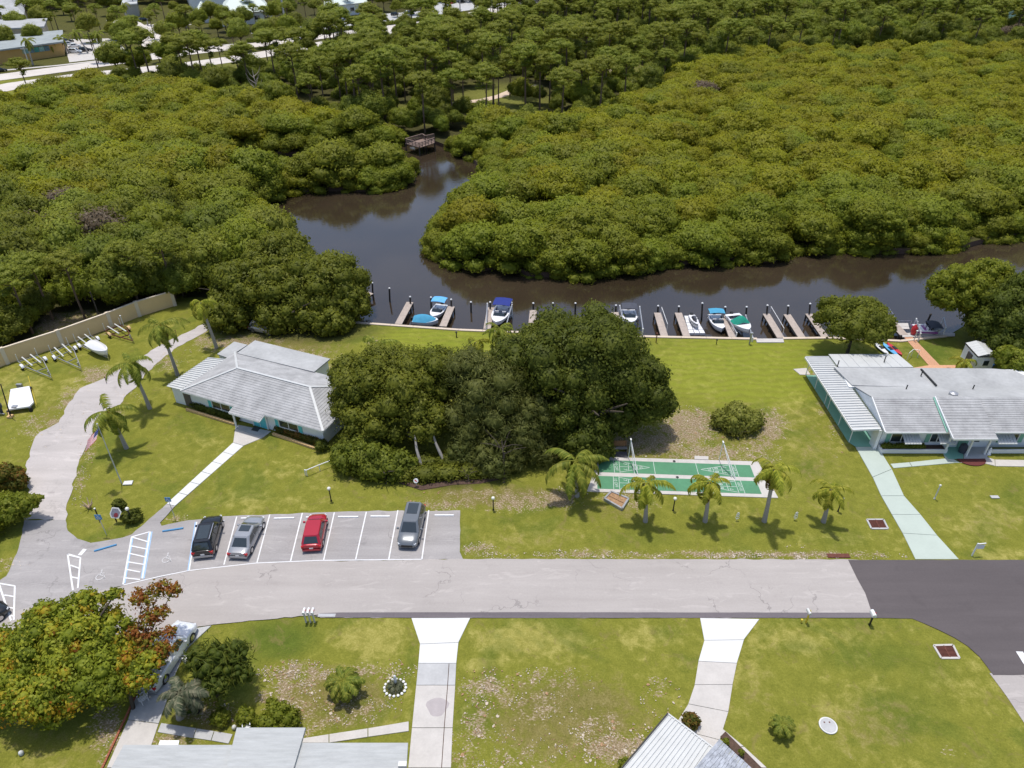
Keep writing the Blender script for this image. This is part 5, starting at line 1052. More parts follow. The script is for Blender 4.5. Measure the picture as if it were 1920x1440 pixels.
g = G(1853, 852); t = thing('garden_statue', 'small white statue by the last porch post', 'statue', g); MB().lathe(g, [(.16, 0), (.2, .12), (.12, .2), (.17, .5), (.08, .62), (.11, .75), (.03, .88)], 9).build('figure', M['wall_w'], t, smooth=60); MB().lathe(g, [(.24, 0), (.24, .06)], 9).build('plinth', M['concrete_g'], t)
# -- shed
sh = thing('shed', 'small white garden shed with dark-trimmed metal roof at the right edge', 'shed', G(1830, 690))
s = ZC(1560, 540, 5.333)
q = [G(*s(*p), 2.2) for p in ((1330, 550), (1530, 550), (1660, 685), (1455, 685))]
base = [Vector((p.x, p.y, 0)) for p in q]; base[1] = base[0] + (base[2] - base[3])
m = MB().prism([p[:2] for p in ins(base, .06)][::-1], 0, 2.1); m.build('wall', M['wall_w'], sh)
ra, rb = q[0].lerp(q[3], 0), q[3]
mid0 = (q[0] + q[1]) / 2; mid1 = (q[3] + q[2]) / 2
for e0, e1, k in ((q[0], q[3], 0), (q[1], q[2], 1)):
    m = MB()
    for i in range(6):
        a, b = e0.lerp(e1, i / 6), e0.lerp(e1, (i + .97) / 6); c, d = mid0.lerp(mid1, (i + .97) / 6) + V3(0, 0, .35), mid0.lerp(mid1, i / 6) + V3(0, 0, .35); m.add([a, b, c, d, a - V3(0, 0, .06), b - V3(0, 0, .06), c - V3(0, 0, .06), d - V3(0, 0, .06)], [(0, 1, 2, 3), (7, 6, 5, 4), (0, 4, 5, 1), (0, 3, 7, 4), (1, 5, 6, 2)])
    m.build('roof', M['metal'], sh)
m = MB(); m.beam(q[3] - V3(0, .03, .02), q[2] - V3(0, .03, .02), .08, .12); m.beam(q[3], q[0], .08, .12); m.build('roof_trim', M['black'], sh)
fw = (base[3] + base[2]) / 2; MB().box(fw + V3(.1, .02, 1.3), (.75, .1, .8)).build('window', M['white'], sh); MB().box(fw + V3(.1, -.04, 1.3), (.6, .06, .65)).build('pane', M['glass'], sh)
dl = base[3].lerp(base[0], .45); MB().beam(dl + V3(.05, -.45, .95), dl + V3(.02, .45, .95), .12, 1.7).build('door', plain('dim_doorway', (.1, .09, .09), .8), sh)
g = G(1852, 690); t = thing('plastic_bin', 'blue plastic bin against the shed wall', 'bin', g); MB().lathe(g, [(.4, 0), (.5, .75)], 12).build('body', plain('blue_plastic', (.02, .15, .5), .5), t, smooth=50); MB().lathe(g, [(.53, .75), (.5, .82), (.1, .88)], 12).build('lid', plain('blue_plastic', (.02, .15, .5), .5), t, smooth=50)
# -- pale shingle house at the bottom left
hb = thing('house', 'low pale-shingled house roof at the bottom edge left of the white driveway', 'building', G(500, 1440))
M['roof_low'] = plain('streaked_pale_shingles', (.42, .43, .425), .85, .16, 1.3, bmp=.3, stretch=(.5, 4, 1))
def roofslab(pts, z, parent, n, mat='roof_low'):
    q = [G(x, y, z) for x, y in pts]; m = MB()
    roof_courses(m, q[0] - V3(0, 0, 0), q[1], q[2] + V3(0, 0, 0), q[3], n, .02); m.quad(q[1] - V3(0, 0, .01), q[0] - V3(0, 0, .01), q[0] - V3(0, 0, .2), q[1] - V3(0, 0, .2))
    m.add([q[0] - V3(0, 0, .03), q[1] - V3(0, 0, .03), q[2] - V3(0, 0, .03), q[3] - V3(0, 0, .03), q[0] - V3(0, 0, .2), q[1] - V3(0, 0, .2), q[2] - V3(0, 0, .2), q[3] - V3(0, 0, .2)], [(4, 7, 6, 5), (0, 4, 5, 1), (1, 5, 6, 2), (3, 2, 6, 7), (0, 3, 7, 4)])
    return m.build('roof', M[mat], parent), q
roofslab([(435, 1397), (232, 1397), (165, 1520), (432, 1520)], 2.5, hb, 12); roofslab([(573, 1364.5), (444, 1364.5), (404, 1520), (527, 1520)], 2.72, hb, 14); roofslab([(765, 1393), (566, 1393), (527, 1520), (757, 1520)], 2.5, hb, 12)
a, b = G(240, 1400, 0), G(760, 1396, 0); MB().prism([(-22.4, 20.2), (-6.9, 20.2), (-6.9, 23.6), (-22.4, 23.6)], 0, 2.3).build('wall', M['wall_w'], hb)
MB().box(G(755, 1435, 2.8), (.5, .3, .4)).build('vent', M['metal_g'], hb)
m = MB().prism(gp([(300, 1388), (336, 1388), (334, 1399), (296, 1399)], 1.2)[::-1], 1.1, 1.2); m.build('window_hood', M['white'], hb)
# -- metal roof and shingle corner at the bottom
hm = thing('house', 'house corner with ribbed white metal canopy and grey shingles at the bottom', 'building', G(1290, 1440))
mz = 2.5; pans(hm, G(1252, 1340, mz), G(1354, 1417, mz), G(1268, 1560, mz), G(1120, 1497, mz), 16, M['metal'], rib=.07)
m = MB(); m.beam(G(1252, 1339, mz), G(1120, 1496, mz), .1, .22); m.build('gutter', M['black'], hm); m = MB(); m.beam(G(1252, 1339, mz - .05), G(1354, 1416, mz - .05), .1, .2); m.build('fascia', M['metal'], hm)
sz = 2.9; gq = [G(1349, 1386, sz), G(1476, 1500, sz), G(1380, 1640, sz), G(1225, 1530, sz)]; m = MB()
rgb = random.Random(2)
for i in range(16):
    a, b = gq[0].lerp(gq[3], i / 16), gq[1].lerp(gq[2], i / 16); c, d = gq[1].lerp(gq[2], (i + 1) / 16), gq[0].lerp(gq[3], (i + 1) / 16)
    k = 0
    while k < 1:
        k2 = min(1, k + rgb.uniform(.03, .06)); u_ = V3(0, 0, rgb.uniform(.01, .05)); m.quad(a.lerp(b, k) + u_, d.lerp(c, k), d.lerp(c, k2 - .004), a.lerp(b, k2 - .004) + u_, 0); m.quad(a.lerp(b, k), a.lerp(b, k) + u_, a.lerp(b, k2 - .004) + u_, a.lerp(b, k2 - .004)); k = k2
o = m.build('shingle', plain('mottled_grey_shingles', (.36, .38, .42), .85, .45, 3.2), hm); o['kind'] = 'stuff'
MB().prism([p[:2] for p in ins(gq, .1)][::-1], 0, sz - .1).build('wall', M['wall_w'], hm)
MB().prism([p[:2] for p in ins([G(1252, 1340, 0), G(1354, 1417, 0), G(1268, 1560, 0), G(1120, 1497, 0)], .45)][::-1], 0, mz - .1).build('wall', M['wall_w'], hm)
tag(poly_obj('flower_bed', gp([(1350, 1382), (1360, 1372), (1450, 1462), (1432, 1470)]), .045, M['mulch'], kind='structure'), 'dark mulch bed along the shingled corner', kind='structure')

# -- tan wall
P_ = [G(-60, 712), G(15, 682), G(118, 648), G(210, 614), G(262, 593), G(328, 573)]
tw = thing('boundary_wall', 'tan stucco boundary wall in panels behind the boat trailers', 'wall', P_[2])
for a, b in zip(P_[:-1], P_[1:]):
    d = (b - a).normalized(); MB().beam(a + d * .2 + V3(0, 0, 1.05), b - d * .2 + V3(0, 0, 1.05), .16, 2.1).build('panel', M['tan'], tw)
    MB().beam(a + V3(0, 0, 2.15), b + V3(0, 0, 2.15), .26, .1).build('coping', M['tan_l'], tw)
for p, q in zip(P_, P_[1:] + [P_[-1] * 2 - P_[-2]]):
    MB().beam(p - (q - p).normalized() * .22 + V3(0, 0, 1.12), p + (q - p).normalized() * .22 + V3(0, 0, 1.12), .34, 2.28).build('pilaster', M['tan_l'], tw)

# -- far buildings at the top left
def hip_building(label, pts, z0, z1, roofmat, wallmat, wins=0, name='building', ridge=.3):
    b = [G(*p) for p in pts]; t = thing(name, label, 'building', (b[0] + b[2]) / 2); MB().prism([p[:2] for p in b], 0, z0).build('wall', wallmat, t)
    e = [Vector((p.x, p.y, z0)) for p in b]; cen = sum(e, V3(0, 0, 0)) / 4; e = [p + (p - cen).normalized() * 1.2 for p in e]
    if ridge is None: MB().prism([p[:2] for p in e], z0, z0 + .5).build('roof', roofmat, t)
    else:
        m0, m1 = (e[0] + e[3]) / 2, (e[1] + e[2]) / 2; r0_, r1_ = m0.lerp(m1, ridge) + V3(0, 0, z1 - z0), m1.lerp(m0, ridge) + V3(0, 0, z1 - z0)
        MB().add([*e, r0_, r1_], [(0, 1, 5, 4), (2, 3, 4, 5), (1, 2, 5), (3, 0, 4)]).build('roof', roofmat, t)
    d = (b[1] - b[0]); n = Vector((d.y, -d.x, 0)).normalized(); n = n if n.y < 0 else -n
    for i in range(wins):
        c = b[0].lerp(b[1], (i + .5) / wins) + V3(0, 0, z0 * .5) + n * .05; MB().beam(c - d.normalized() * 1.1, c + d.normalized() * 1.1, .12, 1.6).build('window', M['glass'], t)
    return t
gr = plain('pale_green_metal_roof', (.6, .66, .6), .5, .05, .2)
hip_building('white hipped roof building at the top left corner', [(-30, 52), (52, 50), (52, 30), (-20, 28)], 5, 10, M['flatroof'], M['tan_l'], 5)
hip_building('pale roofed building behind the palms at the left edge', [(-40, 92), (90, 84), (95, 68), (-30, 72)], 6, 7, M['flatroof'], M['tan_l'], 4, ridge=None)
tb = hip_building('low tan building with dark parapet and green mural by the main road', [(0, 122), (122, 104), (122, 82), (-20, 96)], 4.2, 5, plain('grey_green_flat_roof', (.3, .33, .33), .8, .2, .3), plain('ochre_stucco', (.52, .33, .12), .9, .08, .4), 0, ridge=None)
a, b = G(10, 120), G(100, 107.5)
for i in range(9):
    p, q = a.lerp(b, i / 9), a.lerp(b, (i + .9) / 9); MB().beam(p + V3(0, -.25, 3.1), q + V3(0, -.25, 3.1), .1, 1.6).build('mural_panel', plain('mural_green_' + 'abc'[i % 3], [(.08, .3, .26), (.25, .42, .4), (.12, .2, .24)][i % 3], .8, .4, 1), tb)
hip_building('white building with a wide pale hip roof among the pines at the top', [(418, 50), (512, 42), (498, 22), (425, 26)], 5, 10.5, gr, M['wall_w'], 5)
hip_building('small square pavilion with pale pyramid roof by the wide white roof', [(374, 44), (394, 42), (392, 34), (376, 35)], 5, 8, gr, M['wall_w'], 2, 'pavilion', .48)
hip_building('pale metal roofed building in the middle of the top edge', [(612, 34), (690, 25), (680, 6), (612, 10)], 5, 10, gr, M['wall_w'], 4)
hip_building('grey commercial roof at the very top left of centre', [(360, 20), (470, 12), (460, -4), (350, 0)], 6, 7, M['concrete_g'], M['wall_w'], 0, ridge=None)
hip_building('white block at the very top edge behind the pavilion', [(235, 32), (262, 30), (262, 20), (238, 20)], 5, 6, M['metal'], M['metal_g'], 0, ridge=None)
hip_building('dark green roofed building at the upper right edge', [(1872, 62), (1960, 50), (1960, 36), (1880, 44)], 4, 7, plain('dark_green_roof', (.03, .08, .07), .6, .2, .3), M['wall_w'], 4)
hip_building('small white roofed hut peeping from the brown scrub at the upper right', [(1802, 78), (1818, 77), (1817, 71), (1803, 72)], 2.5, 4, M['white'], M['wall_w'], 1, 'hut')
for k, (x, y) in enumerate(((1850, 84), (1875, 92), (1895, 86), (1915, 90), (1835, 70), (1860, 66))):
    cr, tr = BR[k % 4]; tree('broadleaf_tree', 'dry brown-tipped tree by the dark green roof at the upper right', 'tree', G(x, y), cr, tr, .9, k, M['brownish'], 'dry trees by the dark green roof')

# ------------------------------------------------------------------ vehicles
def loft(st, cap=True):
    m = MB(); rows = st; n = len(rows[0]); m.grid(rows)
    if cap: m.add(rows[0], [tuple(range(n))]); m.add(rows[-1], [tuple(range(n))[::-1]])
    return m
PAINT = {}
def paint(nm, col, metal=.35):
    if nm not in PAINT:
        p = plain(nm, col, .28, .05, 1, metal, .6); p.node_tree.nodes['Principled BSDF'].inputs['Coat Weight'].default_value = .6; PAINT[nm] = p
    return PAINT[nm]
def car(label, rear_px, nose_px, col, kind='suv', name='parked_car', group=None, L=None, detail=True, cat='car', sunroof=None, rails=False):
    a, b = G(*rear_px), G(*nose_px); d = b - a; rz = math.atan2(d.y, d.x); c = (a + b) / 2
    dims = {'suv': (4.55, 1.84, 1.62), 'sedan': (4.6, 1.8, 1.44), 'hatch': (4.05, 1.74, 1.5), 'pickup': (5.6, 1.95, 1.8)}[kind]
    Lc, Wc, Hc = dims; Lc = L or Lc
    t = thing(name, label, cat, c, rz, group); X = Lc / 2; w = Wc / 2
    belt = Hc * (.6 if kind != 'pickup' else .56); hood = belt - .02; tail = belt + (.02 if kind in ('suv', 'hatch') else -.0)
    prof = [(-X, .86, .42, tail * .72), (-X + .05, .93, .28, tail * .93), (-X + .3, .98, .22, tail), (-X * .55, 1, .2, belt), (0, 1, .2, belt), (X * .5, 1, .2, belt - .02), (X * .62, .99, .2, hood), (X - .45, .95, .22, hood * .9), (X - .12, .86, .25, hood * .76), (X, .74, .32, hood * .6)]
    rows = []
    for x, k, zb, zt in prof:
        W1 = w * k; rows.append([(x, -W1 * .9, zb), (x, -W1, zb + .15), (x, -W1, zt * .72), (x, -W1 * .96, zt - .08), (x, -W1 * .86, zt), (x, -W1 * .4, zt + .03), (x, W1 * .4, zt + .03), (x, W1 * .86, zt), (x, W1 * .96, zt - .08), (x, W1, zt * .72), (x, W1, zb + .15), (x, W1 * .9, zb)])
    m = loft(rows); m.build('body', col, t, world=False, smooth=38)
    if kind == 'pickup': cab = [(-.35, .35), (X * .5, X * .28)]; 
    elif kind == 'sedan': cab = [(-X + .55, -X + 1.35), (X * .56, X * .18)]
    elif kind == 'hatch': cab = [(-X + .12, -X + .6), (X * .58, X * .2)]
    else: cab = [(-X + .08, -X + .5), (X * .54, X * .2)]
    (xb0, xb1), (xf0, xf1) = cab
    if kind == 'pickup': xb1 = xb0 + .15
    zb, zr = belt - .03, Hc; wb, wr = w * .95, w * .74
    def P3(x0, x1, s, side): return (x0 + (x1 - x0) * s, side * (wb + (wr - wb) * s), zb + (zr - .06 - zb) * s)
    rows = []
    for s, zz, k in ((0, zb, 1), (.5, None, 1), (.92, None, 1), (1.0, None, .96)):
        xa = xb0 + (xb1 - xb0) * s; xe = xf0 + (xf1 - xf0) * s; ww = (wb + (wr - wb) * s) * k; z = zb + (zr - zb) * s
        rows.append([(xa, -ww * .8, z), (xa + .12, -ww, z), (xe - .15, -ww, z), (xe, -ww * .8, z), (xe, ww * .8, z), (xe - .15, ww, z), (xa + .12, ww, z), (xa, ww * .8, z), (xa, -ww * .8, z)])
    m = MB(); m.grid(rows); m.add(rows[-1][:-1], [tuple(range(8))]); m.build('cabin', col, t, world=False, smooth=35)
    def pane(nm, q, off=(0, 0, 0)): m = MB(); m.add([tuple(Vector(p) + Vector(off)) for p in q], [(0, 1, 2, 3)]); return m.build(nm, M['glass'], t, world=False)
    def at(xe0, xe1, s, k, e): return (xe0 + (xe1 - xe0) * s + e, (wb + (wr - wb) * s) * k, zb + (zr - zb) * s + .012)
    pane('windscreen', [at(xf0, xf1, .1, -.8, .014), at(xf0, xf1, .1, .8, .014), at(xf0, xf1, .9, .78, .014), at(xf0, xf1, .9, -.78, .014)])
    pane('rear_window', [at(xb0, xb1, .12, .76, -.014), at(xb0, xb1, .12, -.76, -.014), at(xb0, xb1, .86, -.74, -.014), at(xb0, xb1, .86, .74, -.014)])
    for sd in (-1, 1):
        n = 2 if kind != 'sedan' else 2; xs0 = [xb0 + .28, xf0 - .35]; xs1 = [xb1 + .22, xf1 - .22]
        for i in range(n):
            f0, f1 = i / n + .02, (i + 1) / n - .02; q = []
            for s, f_ in ((.12, f0), (.12, f1), (.85, f1), (.85, f0)):
                xx0 = xs0[0] + (xs0[1] - xs0[0]) * f_; xx1 = xs1[0] + (xs1[1] - xs1[0]) * f_; q.append((xx0 + (xx1 - xx0) * s, sd * ((wb + (wr - wb) * s) + .014), zb + (zr - zb) * s))
            pane('side_window', q)
        MB().box((xf0 - .45, sd * (w + .1), belt + .06), (.14, .2, .13)).build('mirror', col, t, world=False)
    for sx in (-X * .62, X * .62):
        for sd in (-1, 1):
            rr = .33 if kind != 'pickup' else .38; o = MB(); o.tube([(sx, sd * (w - .2), rr), (sx, sd * (w + .01), rr)], rr, 16); wh = o.build('wheel', M['rubber'], t, world=False, smooth=40)
            o = MB(); o.tube([(sx, sd * (w + .0), rr), (sx, sd * (w + .02), rr)], rr * .62, 12); o.build('rim', M['chrome'], wh, world=False)
    if detail:
        for sd in (-1, 1):
            MB().box((X - .2, sd * w * .66, hood * .68), (.22, .34, .13), rz=-sd * .5).build('headlight', M['head'], t, world=False)
            MB().box((-X + .08, sd * w * .72, tail * .76), (.16, .42, .22), rz=sd * .25).build('tail_light', M['tail'], t, world=False)
        MB().box((X - .02, 0, hood * .52), (.06, w * 1.05, .24)).build('grille', M['black'], t, world=False); MB().box((-X - .01, 0, tail * .58), (.03, .32, .16)).build('number_plate', M['white'], t, world=False)
        MB().box((-X + .02, 0, .38), (.16, w * 1.75, .2)).build('rear_bumper', col if kind == 'hatch' else M['metal_g'], t, world=False)
    if sunroof: MB().box(((xf1 + xb1) / 2 + sunroof[1], 0, zr + .005), (sunroof[0], wr * 1.35, .03)).build('sunroof', M['glass'], t, world=False)
    if rails:
        for sd in (-1, 1): MB().box(((xf1 + xb1) / 2, sd * wr * .93, zr + .03), (abs(xf1 - xb1) * .85, .05, .05)).build('roof_rail', M['chrome'], t, world=False)
    if kind == 'pickup': MB().box((-X * .56, 0, belt + .02), (X * .78, w * 1.7, .06)).build('bed_cover', M['metal'], t, world=False); MB().box((-X * .56, w * .93, belt + .035), (X * .8, .12, .05)).build('bed_rail', M['black'], t, world=False)
    return t
BLK = paint('black_car_paint', (.014, .015, .018)); SIL = paint('silver_car_paint', (.34, .35, .37)); REDP = paint('red_car_paint', (.42, .012, .03), .2); GRY = paint('grey_car_paint', (.17, .185, .2)); WHT = paint('white_car_paint', (.75, .77, .8), .05); BLU = paint('dark_blue_car_paint', (.02, .04, .14))
car('black SUV with silver roof rails and red tail lamps, first in the bays', (385, 1041), (401, 984), BLK, 'suv', rails=True, sunroof=(1.6, 0))
car('silver sedan with small sunroof parked next to the black SUV', (451, 1043), (480, 983), SIL, 'sedan', sunroof=(.7, .25))
car('red hatchback parked nose-in in the middle of the bays', (586, 1033), (598, 976), REDP, 'hatch')
car('grey SUV with big dark sunroof, backed into its bay under the trees', (781, 960), (764, 1030), GRY, 'suv', sunroof=(1.3, -.35), L=4.75)
car('white pickup truck half hidden under the flame-coloured tree', (286, 1282), (345, 1192), WHT, 'pickup', 'pickup_truck', cat='pickup truck')
car('silver car parked deep under the trees behind the clubhouse', (483, 618), (512, 624), SIL, 'hatch')
car('dark car just entering at the far left edge of the road', (-68, 1195), (-20, 1163), BLK, 'sedan')
far_cars = [((622, 44), (634, 42)), ((639, 42), (650, 40)), ((655, 41), (665, 39)), ((668, 39), (679, 37)), ((683, 37), (694, 36)), ((600, 52), (610, 51)), ((697, 34), (706, 33)), ((712, 34), (722, 32)), ((560, 58), (570, 57)), ((575, 56), (585, 54)), ((760, 26), (770, 25)), ((735, 30), (746, 28)), ((520, 64), (530, 62)), ((500, 67), (511, 65)), ((122, 80), (132, 79)), ((124, 86), (134, 85)), ((134, 89), (146, 88)), ((155, 97), (166, 96)), ((212, 84), (224, 82)), ((137, 99), (147, 99)), ((362, 44), (372, 43)), ((265, 40), (275, 39)), ((840, 8), (850, 7)), ((860, 7), (872, 5)), ((880, 5), (892, 3))]
wd = ['dark', 'silver', 'white', 'blue', 'red']; pt = [BLK, SIL, WHT, BLU, REDP]
for k, (a, b) in enumerate(far_cars):
    i = [0, 1, 2, 0, 3, 1, 0, 2, 1, 2, 1, 0, 2, 1, 0, 2, 2, 0, 3, 2, 3, 0, 4, 0, 1][k]; where = 'behind the long hedge' if 470 < a[0] < 790 else 'in the lot by the tan building' if a[0] < 250 else 'in the lots at the top edge'
    car(f'small distant {wd[i]} car {where}', a, b, pt[i], ['sedan', 'suv'][k % 2], detail=False, group=f'distant cars {where}')
car('dark pickup driving on the far carriageway', (786, 48), (803, 46), BLK, 'pickup', 'pickup_truck', cat='pickup truck'); car('black car driving on the main road near the junction', (849, 40), (863, 37), BLK, 'sedan'); car('silver car on the main road behind a pine', (752, 63), (767, 60), SIL, 'sedan'); car('dark car on the main road just above the silver one', (743, 53), (755, 52), BLK, 'sedan'); car('dark car at the far left end of the main road', (-8, 136), (6, 134), BLK, 'sedan')

# ------------------------------------------------------------------ docks, pilings, boats
def piling(px, py_top, py_base, label, r=.13, white=True, lean=0):
    b = G(px, py_base, WZ); h = GY(px + lean, py_top, b.y); t = thing('piling', label, 'post', b, group='dark pilings in the canal')
    MB().tube([b - V3(0, 0, 1.2), V3(h.x, b.y, max(h.z, .3))], [r, r * .9], 8).build('shaft', M['pile'], t, smooth=60); MB().lathe((h.x, b.y, max(h.z, .3)), [(r * 1.15, 0), (r * 1.1, .08), (.01, .2)], 8).build('cap', M['white'] if white else M['pile'], t)
for k, (x, yt, yb_, lb) in enumerate(((698, 531, 551, 'white-capped piling at the far left by the little landing'), (730, 541, 565, 'bare dark piling between the landing and the first finger pier'), (769, 557, 580, 'piling at the end of the first finger pier'), (808, 558, 583, 'white-capped piling left of the light blue canopy boat'), (846, 562, 585, 'piling at the end of the second finger pier'), (883, 567, 585, 'lone piling in open water between second and third piers'), (919, 567, 590, 'piling at the end of the third finger pier'), (959, 568, 592, 'piling right of the big navy canopy boat'), (1000, 569, 590, 'piling at the end of the fourth pier by the big oak'), (1037, 569, 588, 'piling seen just above the left shoulder of the oak'), (1079, 569, 588, 'piling seen just above the top of the oak'), (1118, 571, 588, 'dark piling right of the top of the oak'), (1155, 573, 592, 'piling left of the black canopy boat'), (1234, 574, 594, 'piling at the end of the pier right of the black canopy boat'), (1273, 575, 596, 'piling at the end of the pier left of the jet ski'), (1317, 569, 600, 'tall dark piling just right of the jet ski'), (1360, 576, 598, 'piling between the two blue and green covered boats'), (1400, 576, 600, 'piling behind the stern of the green-covered boat'), (1439, 573, 600, 'piling at the end of the railed pier'), (1478, 574, 600, 'piling at the end of the second pier from the round tree'), (1519, 570, 600, 'tall piling at the end of the pier beside the round tree'))):
    piling(x, yt, yb_, lb)
piling(1736, 590, 606, 'dark leaning piling behind the purple boat', .14, False, 9)
def pier(a, b, label, wd=.95, z=.0, posts=3):
    a, b = G(*a, z), G(*b, z); t = thing('finger_pier', label, 'pier', a, group='wooden finger piers along the seawall'); d = b - a; L = d.length; n = int(L / .16); dn = d.normalized(); nn = Vector((-dn.y, dn.x, 0)); m = MB()
    for i in range(n): m.beam(a + dn * (i * .16) + nn * wd / 2, a + dn * (i * .16) - nn * wd / 2, .145, .05)
    o = m.build('deck_plank', M['plank'], t); o['kind'] = 'stuff'
    for s in (-1, 1): MB().beam(a + nn * s * wd * .45 - V3(0, 0, .15), b + nn * s * wd * .45 - V3(0, 0, .15), .08, .24).build('stringer', M['bark'], t)
    for i in range(posts):
        p = a.lerp(b, .03 + .45 * i)
        for s in (-1, 1): MB().tube([p + nn * s * wd * .47 + V3(0, 0, -2.2), p + nn * s * wd * .47 - V3(0, 0, .05)], .11, 7).build('post', M['pile'], t)
    return t
piers = [((768.5, 567), (746, 609), 'first finger pier from the left'), ((846, 575), (830, 613), 'second finger pier, right of the light blue canopy boat'), ((920, 577), (913, 618), 'third pier, left of the big navy canopy boat'), ((1000, 582), (996, 622), 'fourth pier running behind the oak crown'),
         ((1153, 586), (1163, 631), 'pier left of the black canopy boat'), ((1233, 587), (1246, 631), 'pier with a white rail post right of the black canopy boat'), ((1272, 587), (1288, 632), 'pier just left of the jet ski'), ((1359, 592), (1374, 633), 'pier between the blue canopy and green cover boats'), ((1437, 589), (1465, 635), 'empty pier with a handrail near the landing'), ((1476, 590), (1505, 635), 'plain pier, second from the round tree'), ((1517, 589), (1549, 635), 'pier nearest the round tree')]
for a, b, lb in piers: pier(a, b, lb)
pier((694, 549), (680, 556), 'small pinkish landing beside the shaded oak bank', 1.2)
# private dock right
pier((1655, 585), (1697, 630), 'pale angled dock behind the round tree', 1.1, .1, 3)
pd_ = thing('dock_platform', 'pale dock platform round the purple boat lift', 'dock', G(1720, 622)); m = MB()
for q in ([(1680, 607), (1702, 607), (1705, 618), (1686, 618)], [(1690, 626), (1760, 623), (1790, 626), (1790, 631), (1692, 633)]): MB().prism([p[:2] for p in gp(q)][::-1], 0, .1).build('deck', M['concrete'], pd_)
for a, b in (((1650, 577), (1667, 577)), ((1667, 577), (1680, 597)), ((1664, 580), (1677, 600)), ((1684, 602), (1710, 601))):
    MB().tube([G(*a, .9), G(*b, .9)], .03, 5).build('rail', M['chrome'], pd_)
    for e in (a, b): MB().tube([G(*e, .9), V3(G(*e, .9).x, G(*e, .9).y, -.6)], .025, 5).build('rail_post', M['chrome'], pd_)
def boat(label, stern, bow, Wd, canopy=None, cover=None, z=WZ + .05, name='motorboat', seats=True, ws=True, L=None, hull='gel', flat=False):
    a, b = G(*stern, z), G(*bow, z); d = b - a; c = (a + b) / 2; Lb = L or d.length; t = thing(name, label, 'boat', Vector((c.x, c.y, z)), math.atan2(d.y, d.x)); w = Wd / 2; X = Lb / 2; rows = []; deck = []
    for f in np.linspace(0, 1, 12):
        x = -X + Lb * f; k = (1 if f < .45 else math.cos((f - .45) / .55 * math.pi / 2) ** .62) * (.9 + .1 * min(1, f * 4)); ww = max(.02, w * k); zt = .62 + .22 * f * f; kz = -.25 + .45 * max(0, f - .7) / .3
        rows.append([(x, -ww, zt), (x, -ww * .92, zt * .45), (x, -ww * .55, kz + .12), (x, 0, kz), (x, ww * .55, kz + .12), (x, ww * .92, zt * .45), (x, ww, zt)]); deck.append((x, ww, zt))
    m = loft(rows); m.build('hull', M[hull], t, world=False, smooth=50)
    # gunwale, foredeck and cockpit well
    g = MB(); rin = .22
    for i in range(11):
        (x0_, w0, z0_), (x1_, w1, z1_) = deck[i], deck[i + 1]
        if (i >= 7 and not flat) or (cover and False):
            g.quad((x0_, -w0, z0_), (x1_, -w1, z1_), (x1_, w1, z1_), (x0_, w0, z0_))
        else:
            for s in (-1, 1):
                q = [(x0_, s * w0, z0_), (x1_, s * w1, z1_), (x1_, s * max(0, w1 - rin), z1_ + .01), (x0_, s * max(0, w0 - rin), z0_ + .01)]; g.add(q if s < 0 else q[::-1], [(0, 1, 2, 3)])
                q = [(x0_, s * max(0, w0 - rin), z0_), (x1_, s * max(0, w1 - rin), z1_), (x1_, s * max(0, w1 - rin), .2), (x0_, s * max(0, w0 - rin), .2)]; g.add(q if s < 0 else q[::-1], [(0, 1, 2, 3)])
    g.quad((-X, -w * .85, .62), (-X + .5, -w * .95, .62), (-X + .5, w * .95, .62), (-X, w * .85, .62)); g.build('deck', M['gel'], t, world=False, smooth=30)
    fl_ = MB(); fl_.add([(x, s * max(0, ww - rin + .01), .2) for s, rr in ((-1, deck), (1, deck[::-1])) for x, ww, _ in rr], [tuple(range(24))]); fl_.build('cockpit_floor', M['seat_g'], t, world=False)
    if seats:
        MB().box((-X + .75, 0, .42), (.5, w * 1.3, .4)).build('seat', M['gel'], t, world=False)
        for s in (-1, 1): MB().box((.0, s * w * .42, .45), (.5, .5, .45)).build('seat', M['seat_g'], t, world=False); MB().box((-.25, s * w * .42, .75), (.1, .5, .4)).build('seat_back', M['gel'], t, world=False)
    if ws:
        m = MB(); m.quad((X * .3, -w * .7, .7), (X * .3, w * .7, .7), (X * .3 - .25, w * .6, 1.1), (X * .3 - .25, -w * .6, 1.1)); m.quad((X * .3, w * .7, .7), (X * .02, w * .82, .68), (X * .02, w * .7, .98), (X * .3 - .25, w * .6, 1.1)); m.quad((X * .3, -w * .7, .7), (X * .02, -w * .82, .68), (X * .02, -w * .7, .98), (X * .3 - .25, -w * .6, 1.1)); m.build('windscreen', M['glass'], t, world=False)
    if canopy:
        mt, x0_, x1_, hz = canopy; rr = []
        for i in range(6):
            x = x0_ * X + (x1_ - x0_) * X * i / 5; zc_ = hz + .12 * math.sin(math.pi * i / 5); rr.append([(x, w * 1.02 * y, zc_ - .12 * y * y) for y in (-1, -.6, 0, .6, 1)])
        m = MB(); m.grid(rr); m.grid([[(p[0], p[1], p[2] - .04) for p in r_] for r_ in rr[::-1]]); m.build('canopy', M[mt], t, world=False, smooth=60)
        for s in (-1, 1):
            for x in (x0_ * X, x1_ * X): MB().tube([((x0_ + x1_) * X / 2, s * w * .98, .6), (x, s * w, hz - .1)], .025, 5).build('canopy_pole', M['chrome'], t, world=False)
